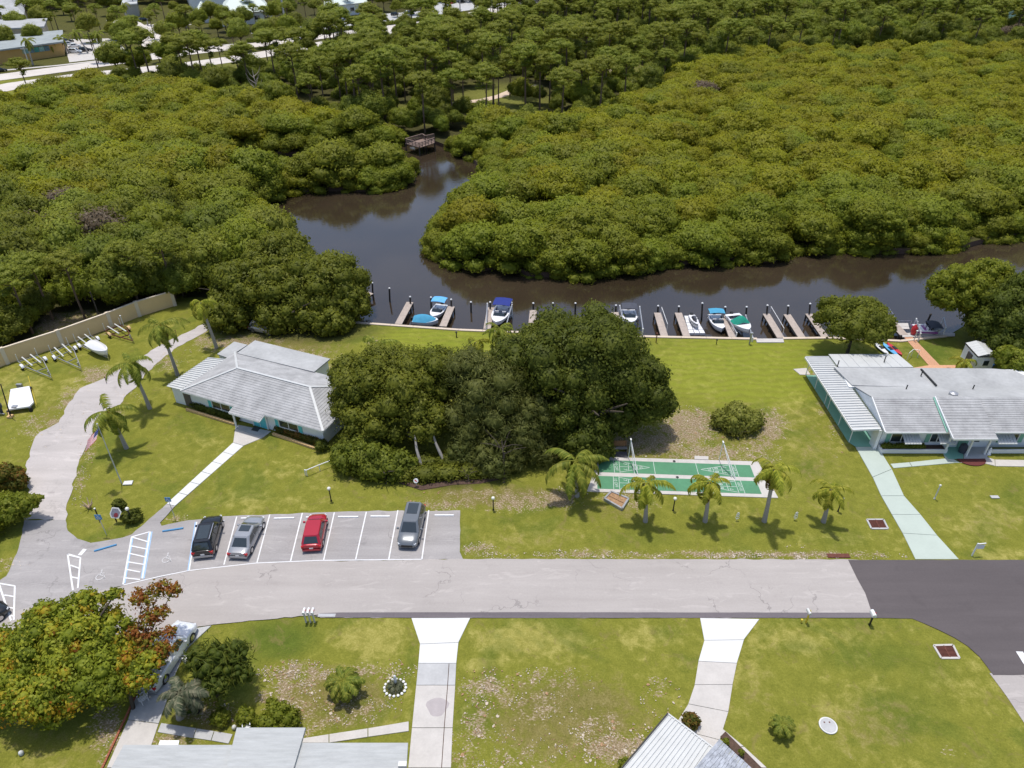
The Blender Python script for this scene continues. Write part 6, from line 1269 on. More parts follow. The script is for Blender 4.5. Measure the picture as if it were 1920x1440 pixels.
    if cover:
        mt, x0_, x1_, hz = cover; rr = []
        for i in range(9):
            f = i / 8; x = x0_ * X + (x1_ - x0_) * X * f; ff = (x + X) / Lb; k = (1 if ff < .45 else math.cos(min(1, (ff - .45) / .55) * math.pi / 2) ** .62); ww = max(.03, w * k * 1.03); rr.append([(x, ww * y, .66 + hz * (1 - abs(y) ** 1.5) * math.sin(math.pi * (.12 + .8 * f)) ** .8) for y in (-1, -.6, -.2, 0, .2, .6, 1)])
        MB().grid(rr).build('cover', M[mt], t, world=False, smooth=40)
    MB().box((-X - .15, 0, .45), (.35, .32, .75)).build('outboard', M['black'], t, world=False)
    return t
boat('small boat under a teal-blue peaked cover tied along the seawall', (776, 605), (822, 609), 1.9, cover=('teal_c', -.95, .8, .75), seats=False, ws=False)
boat('white boat with light blue canopy left of the second pier', (829, 578), (812, 603), 1.9, canopy=('sky_c', -.95, -.15, 1.9))
boat('largest white boat with navy canopy on a lift', (945, 580), (930, 614), 2.3, canopy=('navy_c', -1.1, -.25, 1.7), z=-.35)
boat('white boat with black canopy on a lift', (1177, 588), (1183, 614), 2.0, canopy=('black_c', -1.0, -.1, 1.7), z=-.4)
boat('white boat with blue canopy, between jet ski and green-covered boat', (1338, 597), (1352, 626), 2.0, canopy=('teal_c', -1.0, -.35, 1.6), z=-.8)
boat('long white boat with bright green cover amidships on a lift', (1371, 596), (1402, 628), 2.3, cover=('green_c', -.25, .35, .95), z=-.1, seats=False, ws=False)
bp = boat('white and purple boat with dark canopy on the right-hand lift', (1712, 622), (1762, 624), 1.9, canopy=('black_c', -.1, .85, 1.25), z=.1)
MB().box((-.4, 0, .45), (2.6, 1.93, .22)).build('graphic_band', M['purple'], bp, world=False)
# boat lift frames
def lift(label, pts, top=1.1):
    t = thing('boat_lift', label, 'boat lift', G(*pts[0], 0))
    tops = []
    for p in pts: q = G(*p, 0); MB().tube([q - V3(0, 0, 2), q + V3(0, 0, top)], .09, 7).build('post', M['white'], t); tops.append(q + V3(0, 0, top - .1))
    for a, b in ((0, 1), (2, 3)): MB().beam(tops[a], tops[b], .12, .14).build('beam', M['metal_g'], t)
    for a, b in ((0, 2), (1, 3)): q1, q2 = tops[a] - V3(0, 0, top + .5), tops[b] - V3(0, 0, top + .5); MB().beam(q1, q2, .14, .16).build('cradle', M['white'], t)
lift('white boat lift frame holding the navy canopy boat', [(914, 582), (912, 618), (960, 584), (950, 620)]); lift('white boat lift frame holding the black canopy boat', [(1161, 586), (1170, 628), (1198, 588), (1204, 630)]); lift('white lift frame under the green-covered boat', [(1362, 600), (1380, 631), (1397, 598), (1410, 640)], .6)
lift('white lift posts at the private dock by the purple boat', [(1713, 612), (1721, 640), (1764, 610), (1768, 628)], 1.2)
# jet ski on floating dock
jd = thing('floating_dock', 'white floating jet ski dock beside the pier', 'dock', G(1300, 612)); a_, b_, c_, d_ = [G(x, y, WZ) for x, y in ((1282, 596), (1303, 596), (1322, 629), (1291, 629))]
for i in range(5):
    for j in range(3):
        f = lambda s, r_: a_.lerp(d_, s).lerp(b_.lerp(c_, s), r_); q = [f(i / 5 + .01, j / 3 + .02), f(i / 5 + .01, (j + 1) / 3 - .02), f((i + 1) / 5 - .01, (j + 1) / 3 - .02), f((i + 1) / 5 - .01, j / 3 + .02)]; MB().prism([p[:2] for p in q], WZ - .1, WZ + .35).build('float_block', M['gel'], jd)
jb = boat('grey and white jet ski parked on the floating dock', (1296, 598), (1306, 618), .95, z=WZ + .4, name='jet_ski', seats=False, ws=False, hull='metal_g'); MB().tube([(-.9, 0, .55), (-.2, 0, .95), (.4, 0, .95), (.8, 0, .7)], [.2, .24, .16, .1], 7).build('saddle', M['black_c'], jb, world=False, smooth=60); MB().beam((.45, -.4, 1.05), (.45, .4, 1.05), .06, .06).build('handlebar', M['black'], jb, world=False)
# white rails
def rail(label, pts, h=1.0, mat='white', name='handrail', r=.035):
    t = thing(name, label, 'railing', G(*pts[0])); q = [G(x, y, 0) for x, y in pts]
    for a, b in zip(q[:-1], q[1:]): MB().tube([a + V3(0, 0, h), b + V3(0, 0, h)], r, 6).build('rail', M[mat], t)
    for a in q: MB().tube([a, a + V3(0, 0, h)], r, 6).build('post', M[mat], t)
rail('white sloping handrail along the empty pier', [(1443, 587), (1467, 628)], 1.0); rail('white handrail on the pier right of the black canopy boat', [(1239, 588), (1250, 620)], 1.0)
rail('white bent rail on the lawn beside the lower tree lobe', [(573, 891), (576, 892), (600, 882), (626, 872)], .7, r=.045); rail('white towel rail on the lawn right of the house', [(1700, 675), (1708, 668), (1720, 670)], 1.0)
def post(label, px, py, h, r=.05, mat='white', cat='post', name='post'):
    p = G(px, py); t = thing(name, label, cat, p); MB().tube([p, p + V3(0, 0, h)], r, 7).build('shaft', M[mat], t); MB().box(p + V3(0, 0, h), (r * 3.4, r * 3.4, .1)).build('head', M[mat], t)
post('rusty cleat post at the seawall near the black canopy boat', 1230, 642, 1.3, .06, 'rust'); post('grey winch post by the bow of the green-covered boat', 1405, 645, 1.6, .1, 'metal_g'); post('dark hose bib post on the lawn behind the seawall', 856, 632, .7, .07, 'black'); post('small dark post on the lawn under the boats', 1343, 645, .6, .05, 'black'); post('white post standing on the right lawn beside the paver walk', 1713, 640, 1.5, .06, 'concrete_w')
# canoe/kayaks beside round tree
for k, (x, y, mt, lb) in enumerate(((1668, 658, 'sky_c', 'blue kayak lying behind the white house under the round tree'), (1676, 657, 'red', 'red kayak leaning beside the blue one'), (1651, 656, 'gel', 'white kayak half hidden under the round tree'))):
    b = G(x, y); t = thing('kayak', lb, 'kayak', b, R(100)); rows = [[(xx, w_ * c_, .25 + .17 * s_) for c_, s_ in ((-1, .2), (-.6, -1), (.6, -1), (1, .2), (0, .8), (-1, .2))] for xx, w_ in ((-1.5, .03), (-1, .25), (0, .36), (1, .25), (1.5, .03))]; MB().grid(rows).build('hull', M[mt], t, world=False, smooth=50); MB().box((0, 0, .4), (.7, .36, .05)).build('seat', M['black'], t, world=False)
# red crane figure at dock
p = G(1711, 628); t = thing('dock_winch', 'red canvas-covered winch beside the purple boat', 'winch', p); MB().lathe(p, [(.2, 0), (.4, .5), (.35, 1.1), (.1, 1.5)], 8).build('cover', M['red'], t, smooth=50); MB().tube([p, p + V3(.1, 0, 2.0)], .05, 6).build('post', M['white'], t)

# far wooden viewing deck
M['plank_d'] = plain('dark_weathered_planks', (.24, .17, .14), .9, .3, 2)
vd = thing('viewing_deck', 'weathered wooden viewing deck with railings at the head of the canal', 'deck', G(790, 268)); z = .9
s = ZC(740, 220, 16); corners = [G(*s(x, y), z) for x, y in ((330, 790), (740, 910), (1200, 760), (1190, 640), (930, 700), (840, 640))]
c0 = corners; m = MB(); m.prism([p[:2] for p in c0], z - .1, z); dk = m.build('deck_frame', M['plank_d'], vd); pl_ = MB()
for i in range(22):
    a = c0[0].lerp(c0[5], i / 22); b = c0[1].lerp(c0[3], i / 22); pl_.beam(a + V3(0, 0, .06), b + V3(0, 0, .06), .26, .05)
o = pl_.build('deck_plank', M['plank_d'], vd); o['kind'] = 'stuff'
for a, b, n in ((c0[0], c0[1], 4), (c0[1], c0[2], 5), (c0[5], c0[0], 5), (c0[4], c0[5], 2), (c0[3], c0[4], 4)):
    for zz in (.3, .6, .9, 1.12): MB().beam(a + V3(0, 0, zz), b + V3(0, 0, zz), .06 if zz < 1.1 else .2, .12 if zz < 1.1 else .05).build('rail', M['plank_d'], vd)
    for i in range(n + 1): p = a.lerp(b, i / n); MB().box(p + V3(0, 0, .5), (.12, .12, 1.2)).build('rail_post', M['plank_d'], vd)
for p in c0: MB().tube([V3(p.x, p.y, -2.3), V3(p.x, p.y, z)], .14, 6).build('pile', M['pile'], vd)

# ------------------------------------------------------------------ shuffleboard courts
s = ZC(1020, 800, 4.174)
ct = bpy.data.objects.new('shuffleboard_court', None); COL.objects.link(ct); ct.location = G(1270, 895); tag(ct, 'two green shuffleboard lanes with white scoring triangles on pale concrete', 'court')
slab = [G(1100, 922), G(1459, 934), G(1421, 866), G(1125, 857)]
MB().prism([p[:2] for p in slab], -.02, .05).build('concrete_apron', M['concrete'], ct)
MB().prism([G(1124, 857)[:2], G(1177, 859)[:2], G(1176, 848)[:2], G(1124, 846)[:2]], -.02, .06).build('dark_pad', plain('dark_grey_slab', (.07, .07, .08), .8), ct)
_tm = {}
def text_mesh(cu):
    k = (cu.body, round(cu.size, 2))
    if k not in _tm:
        tmp = bpy.data.objects.new('tmp', cu); me = bpy.data.meshes.new_from_object(tmp); bpy.data.objects.remove(tmp); me.name = 'numeral'; _tm[k] = me
    return _tm[k]
def lane(tl, tr, br, bl, k):
    tl, tr, br, bl = [G(*p) for p in (tl, tr, br, bl)]
    MB().prism([p[:2] for p in (bl, br, tr, tl)], .0, .062).build('lane', M['court'], ct)
    L = (tr - tl).length
    def Q(u, v): return (bl.lerp(tl, v)).lerp(br.lerp(tr, v), u / 15.4)     # u metres from the left end
    mk_ = MB()
    def ln(a, b, w_=.05):
        a, b = Q(*a), Q(*b); d = (b - a).normalized(); n = Vector((-d.y, d.x, 0)) * w_ / 2
        mk_.quad((a + n)[:2] + (.068,), (a - n)[:2] + (.068,), (b - n)[:2] + (.068,), (b + n)[:2] + (.068,))
    for sg, o0 in ((1, 1.55), (-1, 15.4 - 1.55)):
        f = lambda d, v: (o0 + sg * d, v)
        ln(f(0, .0), f(0, 1)); ln(f(.55, 0), f(.55, 1)); ln(f(.55, .06), f(3.6, .5)); ln(f(.55, .94), f(3.6, .5)); ln(f(1.45, .16), f(1.45, .84)); ln(f(2.35, .3), f(2.35, .7)); ln(f(.55, .5), f(2.35, .5))
    ln((5.6, 0), (5.6, 1)); ln((9.9, 0), (9.9, 1)); mk_.build('scoring_line', M['court_line'], ct)
    for sg, o0, rz in ((1, 1.55, -90), (-1, 15.4 - 1.55, 90)):
        for tx, d, v, sz_ in (('10', 2.6, .5, .5), ('8', 1.9, .36, .5), ('8', 1.9, .64, .5), ('7', 1.0, .28, .5), ('7', 1.0, .72, .5), ('10 OFF', .12, .5, .42)):
            p = Q(o0 + sg * (d + .1), v); cu = bpy.data.curves.new('numeral', 'FONT'); cu.body = tx; cu.size = sz_; cu.align_x = 'CENTER'; cu.align_y = 'CENTER'; cu.materials.append(M['court_line'])
            o = bpy.data.objects.new('numeral', text_mesh(cu)); COL.objects.link(o); o.parent = ct; o.location = Vector((p.x, p.y, .07)) - ct.location; o.rotation_euler = (0, 0, R(rz - 1))
lane((1122, 863), (1406, 873), (1415, 896), (1123, 886), 0); lane((1120, 893), (1418, 903), (1428, 927), (1120, 917), 1)
m = MB()
for a, b in (((1406, 872), (1430, 935)), ((1124, 889), (1420, 900))): m.beam(G(*a, .052), G(*b, .052), .05, .02)
MB().prism([p[:2] for p in gp([(1302, 856), (1328, 857), (1328, 863), (1302, 862)])][::-1], 0, .1).build('slab', M['concrete'], ct)
for x, y in ((1264, 865), (1270, 895)): MB().lathe(G(x, y, .06), [(.14, 0), (.14, .04), (.05, .06)], 10).build('disc', M['black'], ct)
for lb, ap, l1, l2 in (('white A-shaped pole frame at the left end of the courts', (1183, 824), (1178, 859), (1196, 892)), ('white A-shaped pole frame at the right end of the courts', (1356, 829), (1348, 863), (1380, 900))):
    a, b = G(*l1), G(*l2); t = thing('pole_frame', lb, 'pole frame', (a + b) / 2); h = GY(ap[0], ap[1], a.y * .8 + b.y * .2)
    MB().tube([a, h], .035, 6).build('leg', M['white'], t); MB().tube([b, h], .045, 6).build('leg', M['white'], t); MB().tube([b + V3(-.3, .2, 0), h], .03, 6).build('leg', M['white'], t); MB().box(h, (.12, .3, .1)).build('head', M['white'], t)
# bench
b = G(1162, 846); t = thing('bench', 'brown slatted bench on the dark pad by the courts', 'bench', b)
for i in range(5): MB().box(b + V3(0, .28 + .03 * i, .55 + .11 * i), (1.35, .04, .09)).build('back_slat', M['wood'], t)
for i in range(3): MB().box(b + V3(0, .1 - .13 * i, .45), (1.35, .11, .04)).build('seat_slat', M['metal_g'], t)
for sx in (-.6, .6): MB().box(b + V3(sx, 0, .22), (.07, .45, .44)).build('leg', M['black'], t); MB().beam(b + V3(sx, .25, .4), b + V3(sx, .42, 1.05), .06, .06).build('back_support', M['black'], t)
# second brown bench/equipment under palm
b = G(1046, 862); t = thing('bench', 'reddish brown bench in the shade left of the broad-fronded palm', 'bench', b)
for i in range(4): MB().box(b + V3(0, .25, .5 + .12 * i), (1.2, .04, .1)).build('back_slat', M['wood'], t)
MB().box(b + V3(0, 0, .42), (1.2, .4, .05)).build('seat', M['wood'], t)
for sx in (-.5, .5): MB().box(b + V3(sx, 0, .2), (.07, .4, .4)).build('leg', M['wood'], t)
# leaf box
q = gp([(1133, 938), (1166, 957), (1178, 938), (1146, 925)]); t = thing('leaf_box', 'square grey timber box filled with brown leaf litter below the courts', 'planter', (q[0] + q[2]) / 2)
for a, b in zip(q, q[1:] + q[:1]): MB().beam(a + V3(0, 0, .14), b + V3(0, 0, .14), .16, .32).build('side_board', M['metal_g'], t)
MB().prism([p[:2] for p in ins(q, .08)], 0, .2).build('leaf_fill', M['litter'], t); MB().beam(q[0].lerp(q[3], .5) + V3(0, 0, .24), q[1].lerp(q[2], .5) + V3(0, 0, .24), .1, .06).build('divider', M['litter'], t)

# ------------------------------------------------------------------ boat trailers and covered things
def trailer(label, axle_l, axle_r, tip, mat='metal_g', fender='gel', bunks=True, cover=None, block='chrome'):
    a, b, c = G(*axle_l, .35), G(*axle_r, .35), G(*tip, .35); mid = (a + b) / 2; t = thing('boat_trailer', label, 'trailer', Vector((mid.x, mid.y, 0)), group='boat trailers in front of the tan wall'); ax = (b - a).normalized(); fw = (c - mid).normalized(); back = mid - fw * 1.6
    for p, q in ((a, c), (b, c), (a, a - fw * 1.7), (b, b - fw * 1.7), (a, b), (a - fw * 1.6, b - fw * 1.6), (a.lerp(c, .45), b.lerp(c, .45))): MB().beam(p, q, .08, .11).build('frame_rail', M[mat], t)
    if bunks:
        for s in (.28, .72): p = a.lerp(b, s); MB().beam(p - fw * 1.9 + V3(0, 0, .3), p + fw * 1.1 + V3(0, 0, .3), .14, .08).build('bunk', M['metal'], t)
    for p, sg in ((a, -1), (b, 1)):
        w = p + ax * sg * .22; MB().tube([w - ax * .1 - V3(0, 0, .05), w + ax * .1 - V3(0, 0, .05)], .3, 12).build('wheel', M['rubber'], t, smooth=50); rows = [[tuple(w + ax * s_ * .15 + fw * math.cos(th) * .42 + V3(0, 0, math.sin(th) * .36)) for s_ in (-1, 1)] for th in np.linspace(.1, 3.04, 7)]; MB().grid(rows).build('fender', M[fender], t)
        MB().tube([p - fw * 1.5, p - fw * 1.5 + V3(0, 0, 1.1)], .035, 6).build('guide_post', M['white'], t)
    MB().tube([c + V3(0, 0, -.35), c + V3(0, 0, .35)], .05, 6).build('jack', M[block], t); MB().box(c - fw * .5 + V3(0, 0, .4), (.15, .15, .5)).build('winch_post', M['metal_g'], t)
    return t
trailer('empty silver boat trailer with white fenders, leftmost of the row', (45, 687), (81, 675), (97, 708)); trailer('silver boat trailer with tall guide posts, second from the left', (105, 670), (138, 655), (152, 691))
trailer('trailer carrying a small boat under a white cover', (152, 648), (180, 637), (203, 671)); trailer('rusty dark trailer with an orange fender near the wall end', (208, 627), (238, 617), (250, 639), 'rust', 'orange_block')
bt = boat('small boat under a crumpled white cover in the trailer row', (172, 650), (203, 668), 1.5, cover=('gel', -.98, .97, .55), z=.45, seats=False, ws=False, name='covered_boat')
t = thing('flat_trailer', 'flat white covered trailer at the left edge with clipped corner', 'trailer', G(38, 745)); q = gp([(14, 768), (55, 762), (63, 754), (55, 724), (20, 730)], .6)
MB().prism([(p.x, p.y) for p in q], .45, .62).build('cover', M['gel'], t); MB().box(G(37, 724, .5), (.6, .25, .6)).build('outboard', M['metal_g'], t)
for p in (q[0], q[1], q[3], q[4]): MB().tube([p + V3(0, 0, -.15) - ins([p] * 4, 0)[0] * 0 , V3(p.x, p.y, 0)], .18, 8).build('wheel', M['rubber'], t)
MB().beam(G(14, 768, .3), G(18, 780, .3), .12, .12).build('tongue', M['orange_block'], t); MB().box(G(27, 762, .7), (.5, .4, .12)).build('hatch', M['metal_g'], t)
b = G(20, 782); t = thing('mast_pole', 'dark pole rising beside the flat white trailer', 'pole', b); MB().tube([b, GY(1, 720, b.y)], [.08, .05], 7).build('shaft', M['pile'], t); MB().box(b + V3(0, 0, .1), (.5, .5, .2)).build('foot', M['orange_block'], t)
b = G(4, 775); t = thing('outboard_motor', 'black outboard motor at the left edge beside the flat trailer', 'outboard motor', b); MB().lathe(b, [(.15, 0), (.18, .6), (.3, .8), (.32, 1.2), (.15, 1.4)], 9).build('cowl', M['black_c'], t, smooth=50); MB().beam(b + V3(-.4, -.2, .2), b + V3(.6, -.4, .2), .1, .1).build('stand', M['metal_g'], t)
b = G(193, 612); t = thing('mast_pole', 'tall dark pole standing against the middle of the tan wall', 'pole', b); MB().tube([b, b + V3(0, 0, 5)], [.1, .07], 7).build('shaft', M['pile'], t)
post('slim white post in front of the tan wall near its right end', 232, 611, 1.5, .05); post('slim rusty post beside the lane', 200, 718, .8, .03, 'rust'); post('thin stake at the lane edge by the third palm', 332, 632, 1.0, .03, 'rust')
rail('yellow rope line on stakes beside the flat white trailer', [(54, 708), (62, 735), (70, 762)], .25, 'yellow', 'rope_line', .025)

# ------------------------------------------------------------------ lamps, signs, mailboxes
def lamp(label, base, top, pole='black', g=.17):
    b = G(*base); h = GY(top[0], top[1], b.y); t = thing('lamp_post', label, 'lamp post', b); hz = max(1.4, h.z); MB().tube([b, b + V3(0, 0, hz - g)], .055, 8).build('post', M[pole], t); MB().lathe(b, [(.1, 0), (.07, .12)], 8).build('base', M[pole], t)
    m = MB(); m.lathe(b + V3(0, 0, hz), [(g * math.cos(a), g * math.sin(a)) for a in np.linspace(-1.3, 1.5, 8)], 12); m.build('globe', M['globe'], t, smooth=80); MB().lathe(b + V3(0, 0, hz - g - .04), [(.08, 0), (.1, .06)], 8).build('collar', M[pole], t)
lamp('black lamp post with white globe beside the round bush and the sign', (249, 980), (240, 954)); lamp('black lamp post with white globe on the lawn left of the bays', (621, 939), (616.5, 916)); lamp('black lamp post with globe under the trees right of the bays', (925, 956), (924.5, 934)); lamp('black lamp post with globe below the shuffleboard lanes', (1262, 957), (1266, 935)); lamp('black lamp post with globe beside the fourth court palm', (1571, 959), (1580, 935))
lamp('slim black lamp post behind the blue parking sign', (187, 975), (183, 955), g=.09); lamp('cream lamp post on the lawn right of the mint driveway', (1752, 935), (1763, 910), 'concrete_w', .1)
def sign(label, base, top, kind, size=.42, mat='blue', name='sign'):
    b = G(*base); h = GY(top[0], top[1], b.y); hz = max(1.3, h.z); t = thing(name, label, 'sign', b); MB().tube([b, b + V3(0, 0, hz + .1)], .03, 6).build('post', M['metal'], t)
    p = MB().box(b + V3(0, -.04, hz), (size, .03, size)).build('panel', M[mat], t)
    if kind == 'isa':
        fr = Matrix.Translation(b - t.location + V3(0, -.062, hz)) @ Matrix.Rotation(R(90), 4, 'X'); isa_symbol(0, 0, size * .75, 0, t, M['white'], z=0, name='wheelchair_symbol', flat=False, frame=fr)
    return t
sign('blue wheelchair parking sign on a tall white post by the bend', (200, 1003), (186, 969), 'isa', .55); sign('blue wheelchair parking sign at the foot of the clubhouse path', (328, 971), (316, 936), 'isa', .5)
b = G(226, 979); t = thing('sign', 'tilted cream-framed sign with grey picture and dark red disc by the globe lamp', 'sign', b); rt = Matrix.Rotation(R(-32), 3, 'X') @ Matrix.Rotation(R(22), 3, 'Y')
pts = [(-.62, .52), (.1, .75), (.62, .4), (.6, -.42), (-.25, -.7), (-.6, -.3)]; fcen = b + V3(-.1, 0, 1.1); fr = MB()
def SG(x, y, o): return fcen + rt @ (Vector((x * .68, -o, y * .68)))
n = len(pts); fr.add([SG(x * 1.1, y * 1.1, 0) for x, y in pts] + [SG(x * 1.1, y * 1.1, .05) for x, y in pts], [tuple(range(n)), tuple(range(n, 2 * n))[::-1]] + [(i, (i + 1) % n, n + (i + 1) % n, n + i) for i in range(n)]); fr.build('frame', M['concrete_w'], t)
MB().add([SG(x * .9, y * .9, .06) for x, y in pts], [tuple(range(n))[::-1]]).build('picture', plain('mottled_blue_grey_print', (.2, .2, .24), .6, .35, 9), t)
MB().add([SG(.17 + .27 * math.cos(a), -.18 + .32 * math.sin(a), .075) for a in np.linspace(0, 6.28, 15)[:-1]], [tuple(range(14))]).build('red_disc', plain('dark_red_print', (.22, .03, .04), .6), t)
for sx in (-.4, .4): MB().box(b + V3(sx, .1, .4), (.09, .09, .9)).build('post', M['black'], t)
b = G(781, 912); t = thing('sign', 'small white octagonal sign with red mark at the leafy bed', 'sign', b); MB().tube([b, b + V3(0, 0, .7)], .03, 6).build('post', M['metal'], t); fcen = b + V3(0, -.03, .75); rt = Matrix.Rotation(R(-30), 3, 'X')
MB().add([SG(.36 * math.cos(a), .36 * math.sin(a), o_) for o_ in (0, .03) for a in np.linspace(.39, 6.67, 9)[:-1]], [tuple(range(8)), tuple(range(8, 16))[::-1]] + [(i, (i + 1) % 8, 8 + (i + 1) % 8, 8 + i) for i in range(8)]).build('panel', M['white'], t)
MB().add([SG(x, y, .04) for x, y in ((-.18, .12), (-.1, .2), (.02, .05), (.14, -.02), (.18, -.14), (.08, -.18), (-.02, -.08), (-.16, -.02))], [tuple(range(8))]).build('red_mark', M['red'], t)
# flagpole with flag
b = G(228, 906); h = GY(185, 795, b.y); t = thing('flagpole', 'slim white flagpole with a stars and stripes flag on the front lawn', 'flagpole', b); top = V3(b.x, b.y, h.z); MB().tube([b, top], [.06, .03], 8).build('pole', M['metal'], t); MB().lathe(top, [(.01, -.06), (.09, .02), (.01, .12)], 8).build('finial', M['metal'], t); MB().prism([(b.x + .25, b.y - .3), (b.x + 1.1, b.y - .25), (b.x + 1.0, b.y + .3), (b.x + .2, b.y + .2)], 0, .1).build('plinth', M['concrete_w'], t)
def FP(u_, v_): return V3(top.x - u_ * .8 - .1 * v_, top.y - .25 * math.sin(u_ * 5) * u_ - .1 * u_ - .75 * v_, top.z - .45 - v_ * .75 - u_ * .75)
for k in range(13):
    rows = [[tuple(FP(u_, (k + e) / 13)) for u_ in np.linspace(0.0 if k > 6 else .62, 1.45, 9)] for e in (0, 1)]; MB().grid(rows).build('flag_stripe', M['flag_r'] if k % 2 == 0 else M['flag_w'], t)
can = MB().grid([[tuple(FP(u_, v_ * 7 / 13)) for u_ in np.linspace(0, .62, 5)] for v_ in (0, .5, 1)]).build('flag_canton', M['flag_b'], t)
st = MB()
for i in range(5):
    for j in range(4): c = FP(.07 + .12 * i, .06 + .12 * j) + V3(0, -.02, 0); st.add([c + V3(.025 * math.cos(a), -.005, .03 * math.sin(a)) for a in np.linspace(1.57, 7.85, 6)[:-1]], [tuple(range(5))])
o = st.build('flag_star', M['flag_w'], t); o['kind'] = 'stuff'
# mailboxes
def mailbox(label, px, py, post_='concrete_w', box_='white', h=1.1, size=(.2, .5, .24), rz=0, group=None):
    b = G(px, py); t = thing('mailbox', label, 'mailbox', b, rz, group); MB().box((0, 0, h / 2), (.1, .1, h)).build('post', M[post_], t, world=False); w_, l_, hh = size
    rows = [[(w_ / 2 * math.cos(a) if a != -9 else 0, yy, h + hh * .5 + hh * .5 * math.sin(a)) for a in np.linspace(0, math.pi, 7)] + [(-w_ / 2, yy, h), (w_ / 2, yy, h), (w_ / 2, yy, h + hh * .5)] for yy in (-l_ / 2 + .1, l_ / 2 + .1)]; m = loft(rows); m.build('box', M[box_], t, world=False); MB().box((w_ / 2 + .02, .1, h + .2), (.02, .14, .1)).build('flag', M['red'] if box_ == 'white' else M['yellow'], t, world=False)
for k, nm in enumerate(('left', 'middle', 'right')): mailbox(f'{nm} of three white mailboxes standing together at the kerb', 574 + k * 8, 1167, group='three white mailboxes')
mailbox('cream mailbox on a yellow post by the dark road strip', 1511, 1168, 'yellow', 'concrete_w', rz=.1); mailbox('white mailbox on a dark post near the road corner', 1630, 1172, 'black', 'white', size=(.3, .55, .3))
post('short rusty stake beside the cream mailbox', 1502, 1167, .3, .04, 'yellow')
b = G(1822, 1042); t = thing('yard_sign', 'white hanging yard sign beside the mint driveway', 'sign', b); MB().box(b + V3(0, 0, .75), (.09, .09, 1.5)).build('post', M['white'], t); MB().beam(b + V3(-.05, 0, 1.4), b + V3(.75, .1, 1.4), .07, .07).build('arm', M['white'], t); MB().box(b + V3(.42, .03, 1.05), (.55, .03, .45)).build('panel', M['white'], t)
for x, y, lb in ((1381, 968, 'white numeral-shaped yard ornament between the second and third court palms'), (1490, 967, 'white looped yard ornament between the third and fourth court palms')):
    b = G(x, y + 7); t = thing('yard_ornament', lb, 'ornament', b); MB().tube([b, b + V3(0, 0, .9)], .025, 5).build('stake', M['white'], t)
    for z_, r_ in ((.35, .16), (.62, .13), (.85, .1)): MB().tube([b + V3(r_ * math.cos(a), -.04, z_ + r_ * math.sin(a)) for a in np.linspace(0, 6.28, 11)], .028, 4, cap=False).build('loop', M['white'], t)
# bleached driftwood / plant left of the sign
b = G(168, 953); t = thing('driftwood', 'bleached knobbly driftwood on the front lawn', 'driftwood', b); m = MB()
for i in range(7): a = i * .95; m.tube([b, b + V3(.25 * math.cos(a), .25 * math.sin(a), .35), b + V3(.55 * math.cos(a), .5 * math.sin(a), .75 + .1 * (i % 3))], [.09, .06, .02], 5)
m.build('branch', plain('bleached_tan_wood', (.5, .38, .28), .9, .2), t)
# grates, manhole
for pts, fm, lb in (([(1624, 974), (1657, 974), (1666, 992), (1633, 992)], 'concrete_g', 'rusty drain grate in the grass left of the mint driveway'), ([(1749, 1210), (1787, 1209), (1800, 1235), (1764, 1235)], 'concrete', 'rusty drain grate with pale frame on the corner lawn')):
    q = gp(pts); c = (q[0] + q[2]) / 2; t = thing('drain_grate', lb, 'drain grate', c); qi = ins(q, .14)
    for a, b in zip(q, q[1:] + q[:1]): MB().beam(a.lerp(c, .06) + V3(0, 0, .03), b.lerp(c, .06) + V3(0, 0, .03), .16, .07).build('frame', M[fm], t)
    MB().prism([p[:2] for p in qi][::-1], -.02, .03).build('pit', plain('dark_rust', (.06, .018, .014), .9), t)
    for i in range(9): MB().beam(qi[0].lerp(qi[3], (i + .5) / 9) + V3(0, 0, .045), qi[1].lerp(qi[2], (i + .5) / 9) + V3(0, 0, .045), .06, .04).build('bar', M['rust'], t)
    MB().beam(qi[0].lerp(qi[1], .5) + V3(0, 0, .06), qi[3].lerp(qi[2], .5) + V3(0, 0, .06), .07, .04).build('bar', M['rust'], t)
b = G(1552.5, 1361); t = thing('manhole', 'round concrete manhole cover with white rim on the corner lawn', 'manhole', b); MB().lathe(b, [(.6, 0), (.6, .07), (.52, .08)], 26).build('rim', M['concrete_w'], t, smooth=40); MB().lathe(b, [(.51, 0), (.51, .1)], 24).build('lid', M['concrete_g'], t); 
for x in (-.2, .15): MB().lathe(b + V3(x, .2, .1), [(.06, 0), (.05, .015)], 8).build('pick_hole', M['rust'], t)
b = G(1865, 932); t = thing('valve_cover', 'small grey valve cover sunk in the right lawn', 'cover', b); MB().box(b + V3(0, 0, .02), (.75, .35, .06)).build('lid', M['concrete_g'], t)
b = G(1572, 1042); t = thing('drain_grate', 'flat rusty grate at the road edge by the dark asphalt', 'drain grate', b); MB().box(b + V3(0, 0, .02), (1.7, .35, .05)).build('grate', M['rust'], t); MB().box(b + V3(0, 0, .01), (1.9, .45, .04)).build('frame', M['rust'], t)
b = G(608, 1154); t = thing('drain_grate', 'long narrow kerb drain beside the three mailboxes', 'drain grate', b); MB().box(b + V3(.2, 0, .02), (1.2, .22, .05)).build('grate', M['metal_g'], t); MB().box(b + V3(.2, 0, .01), (1.35, .3, .05)).build('frame', M['concrete_g'], t)
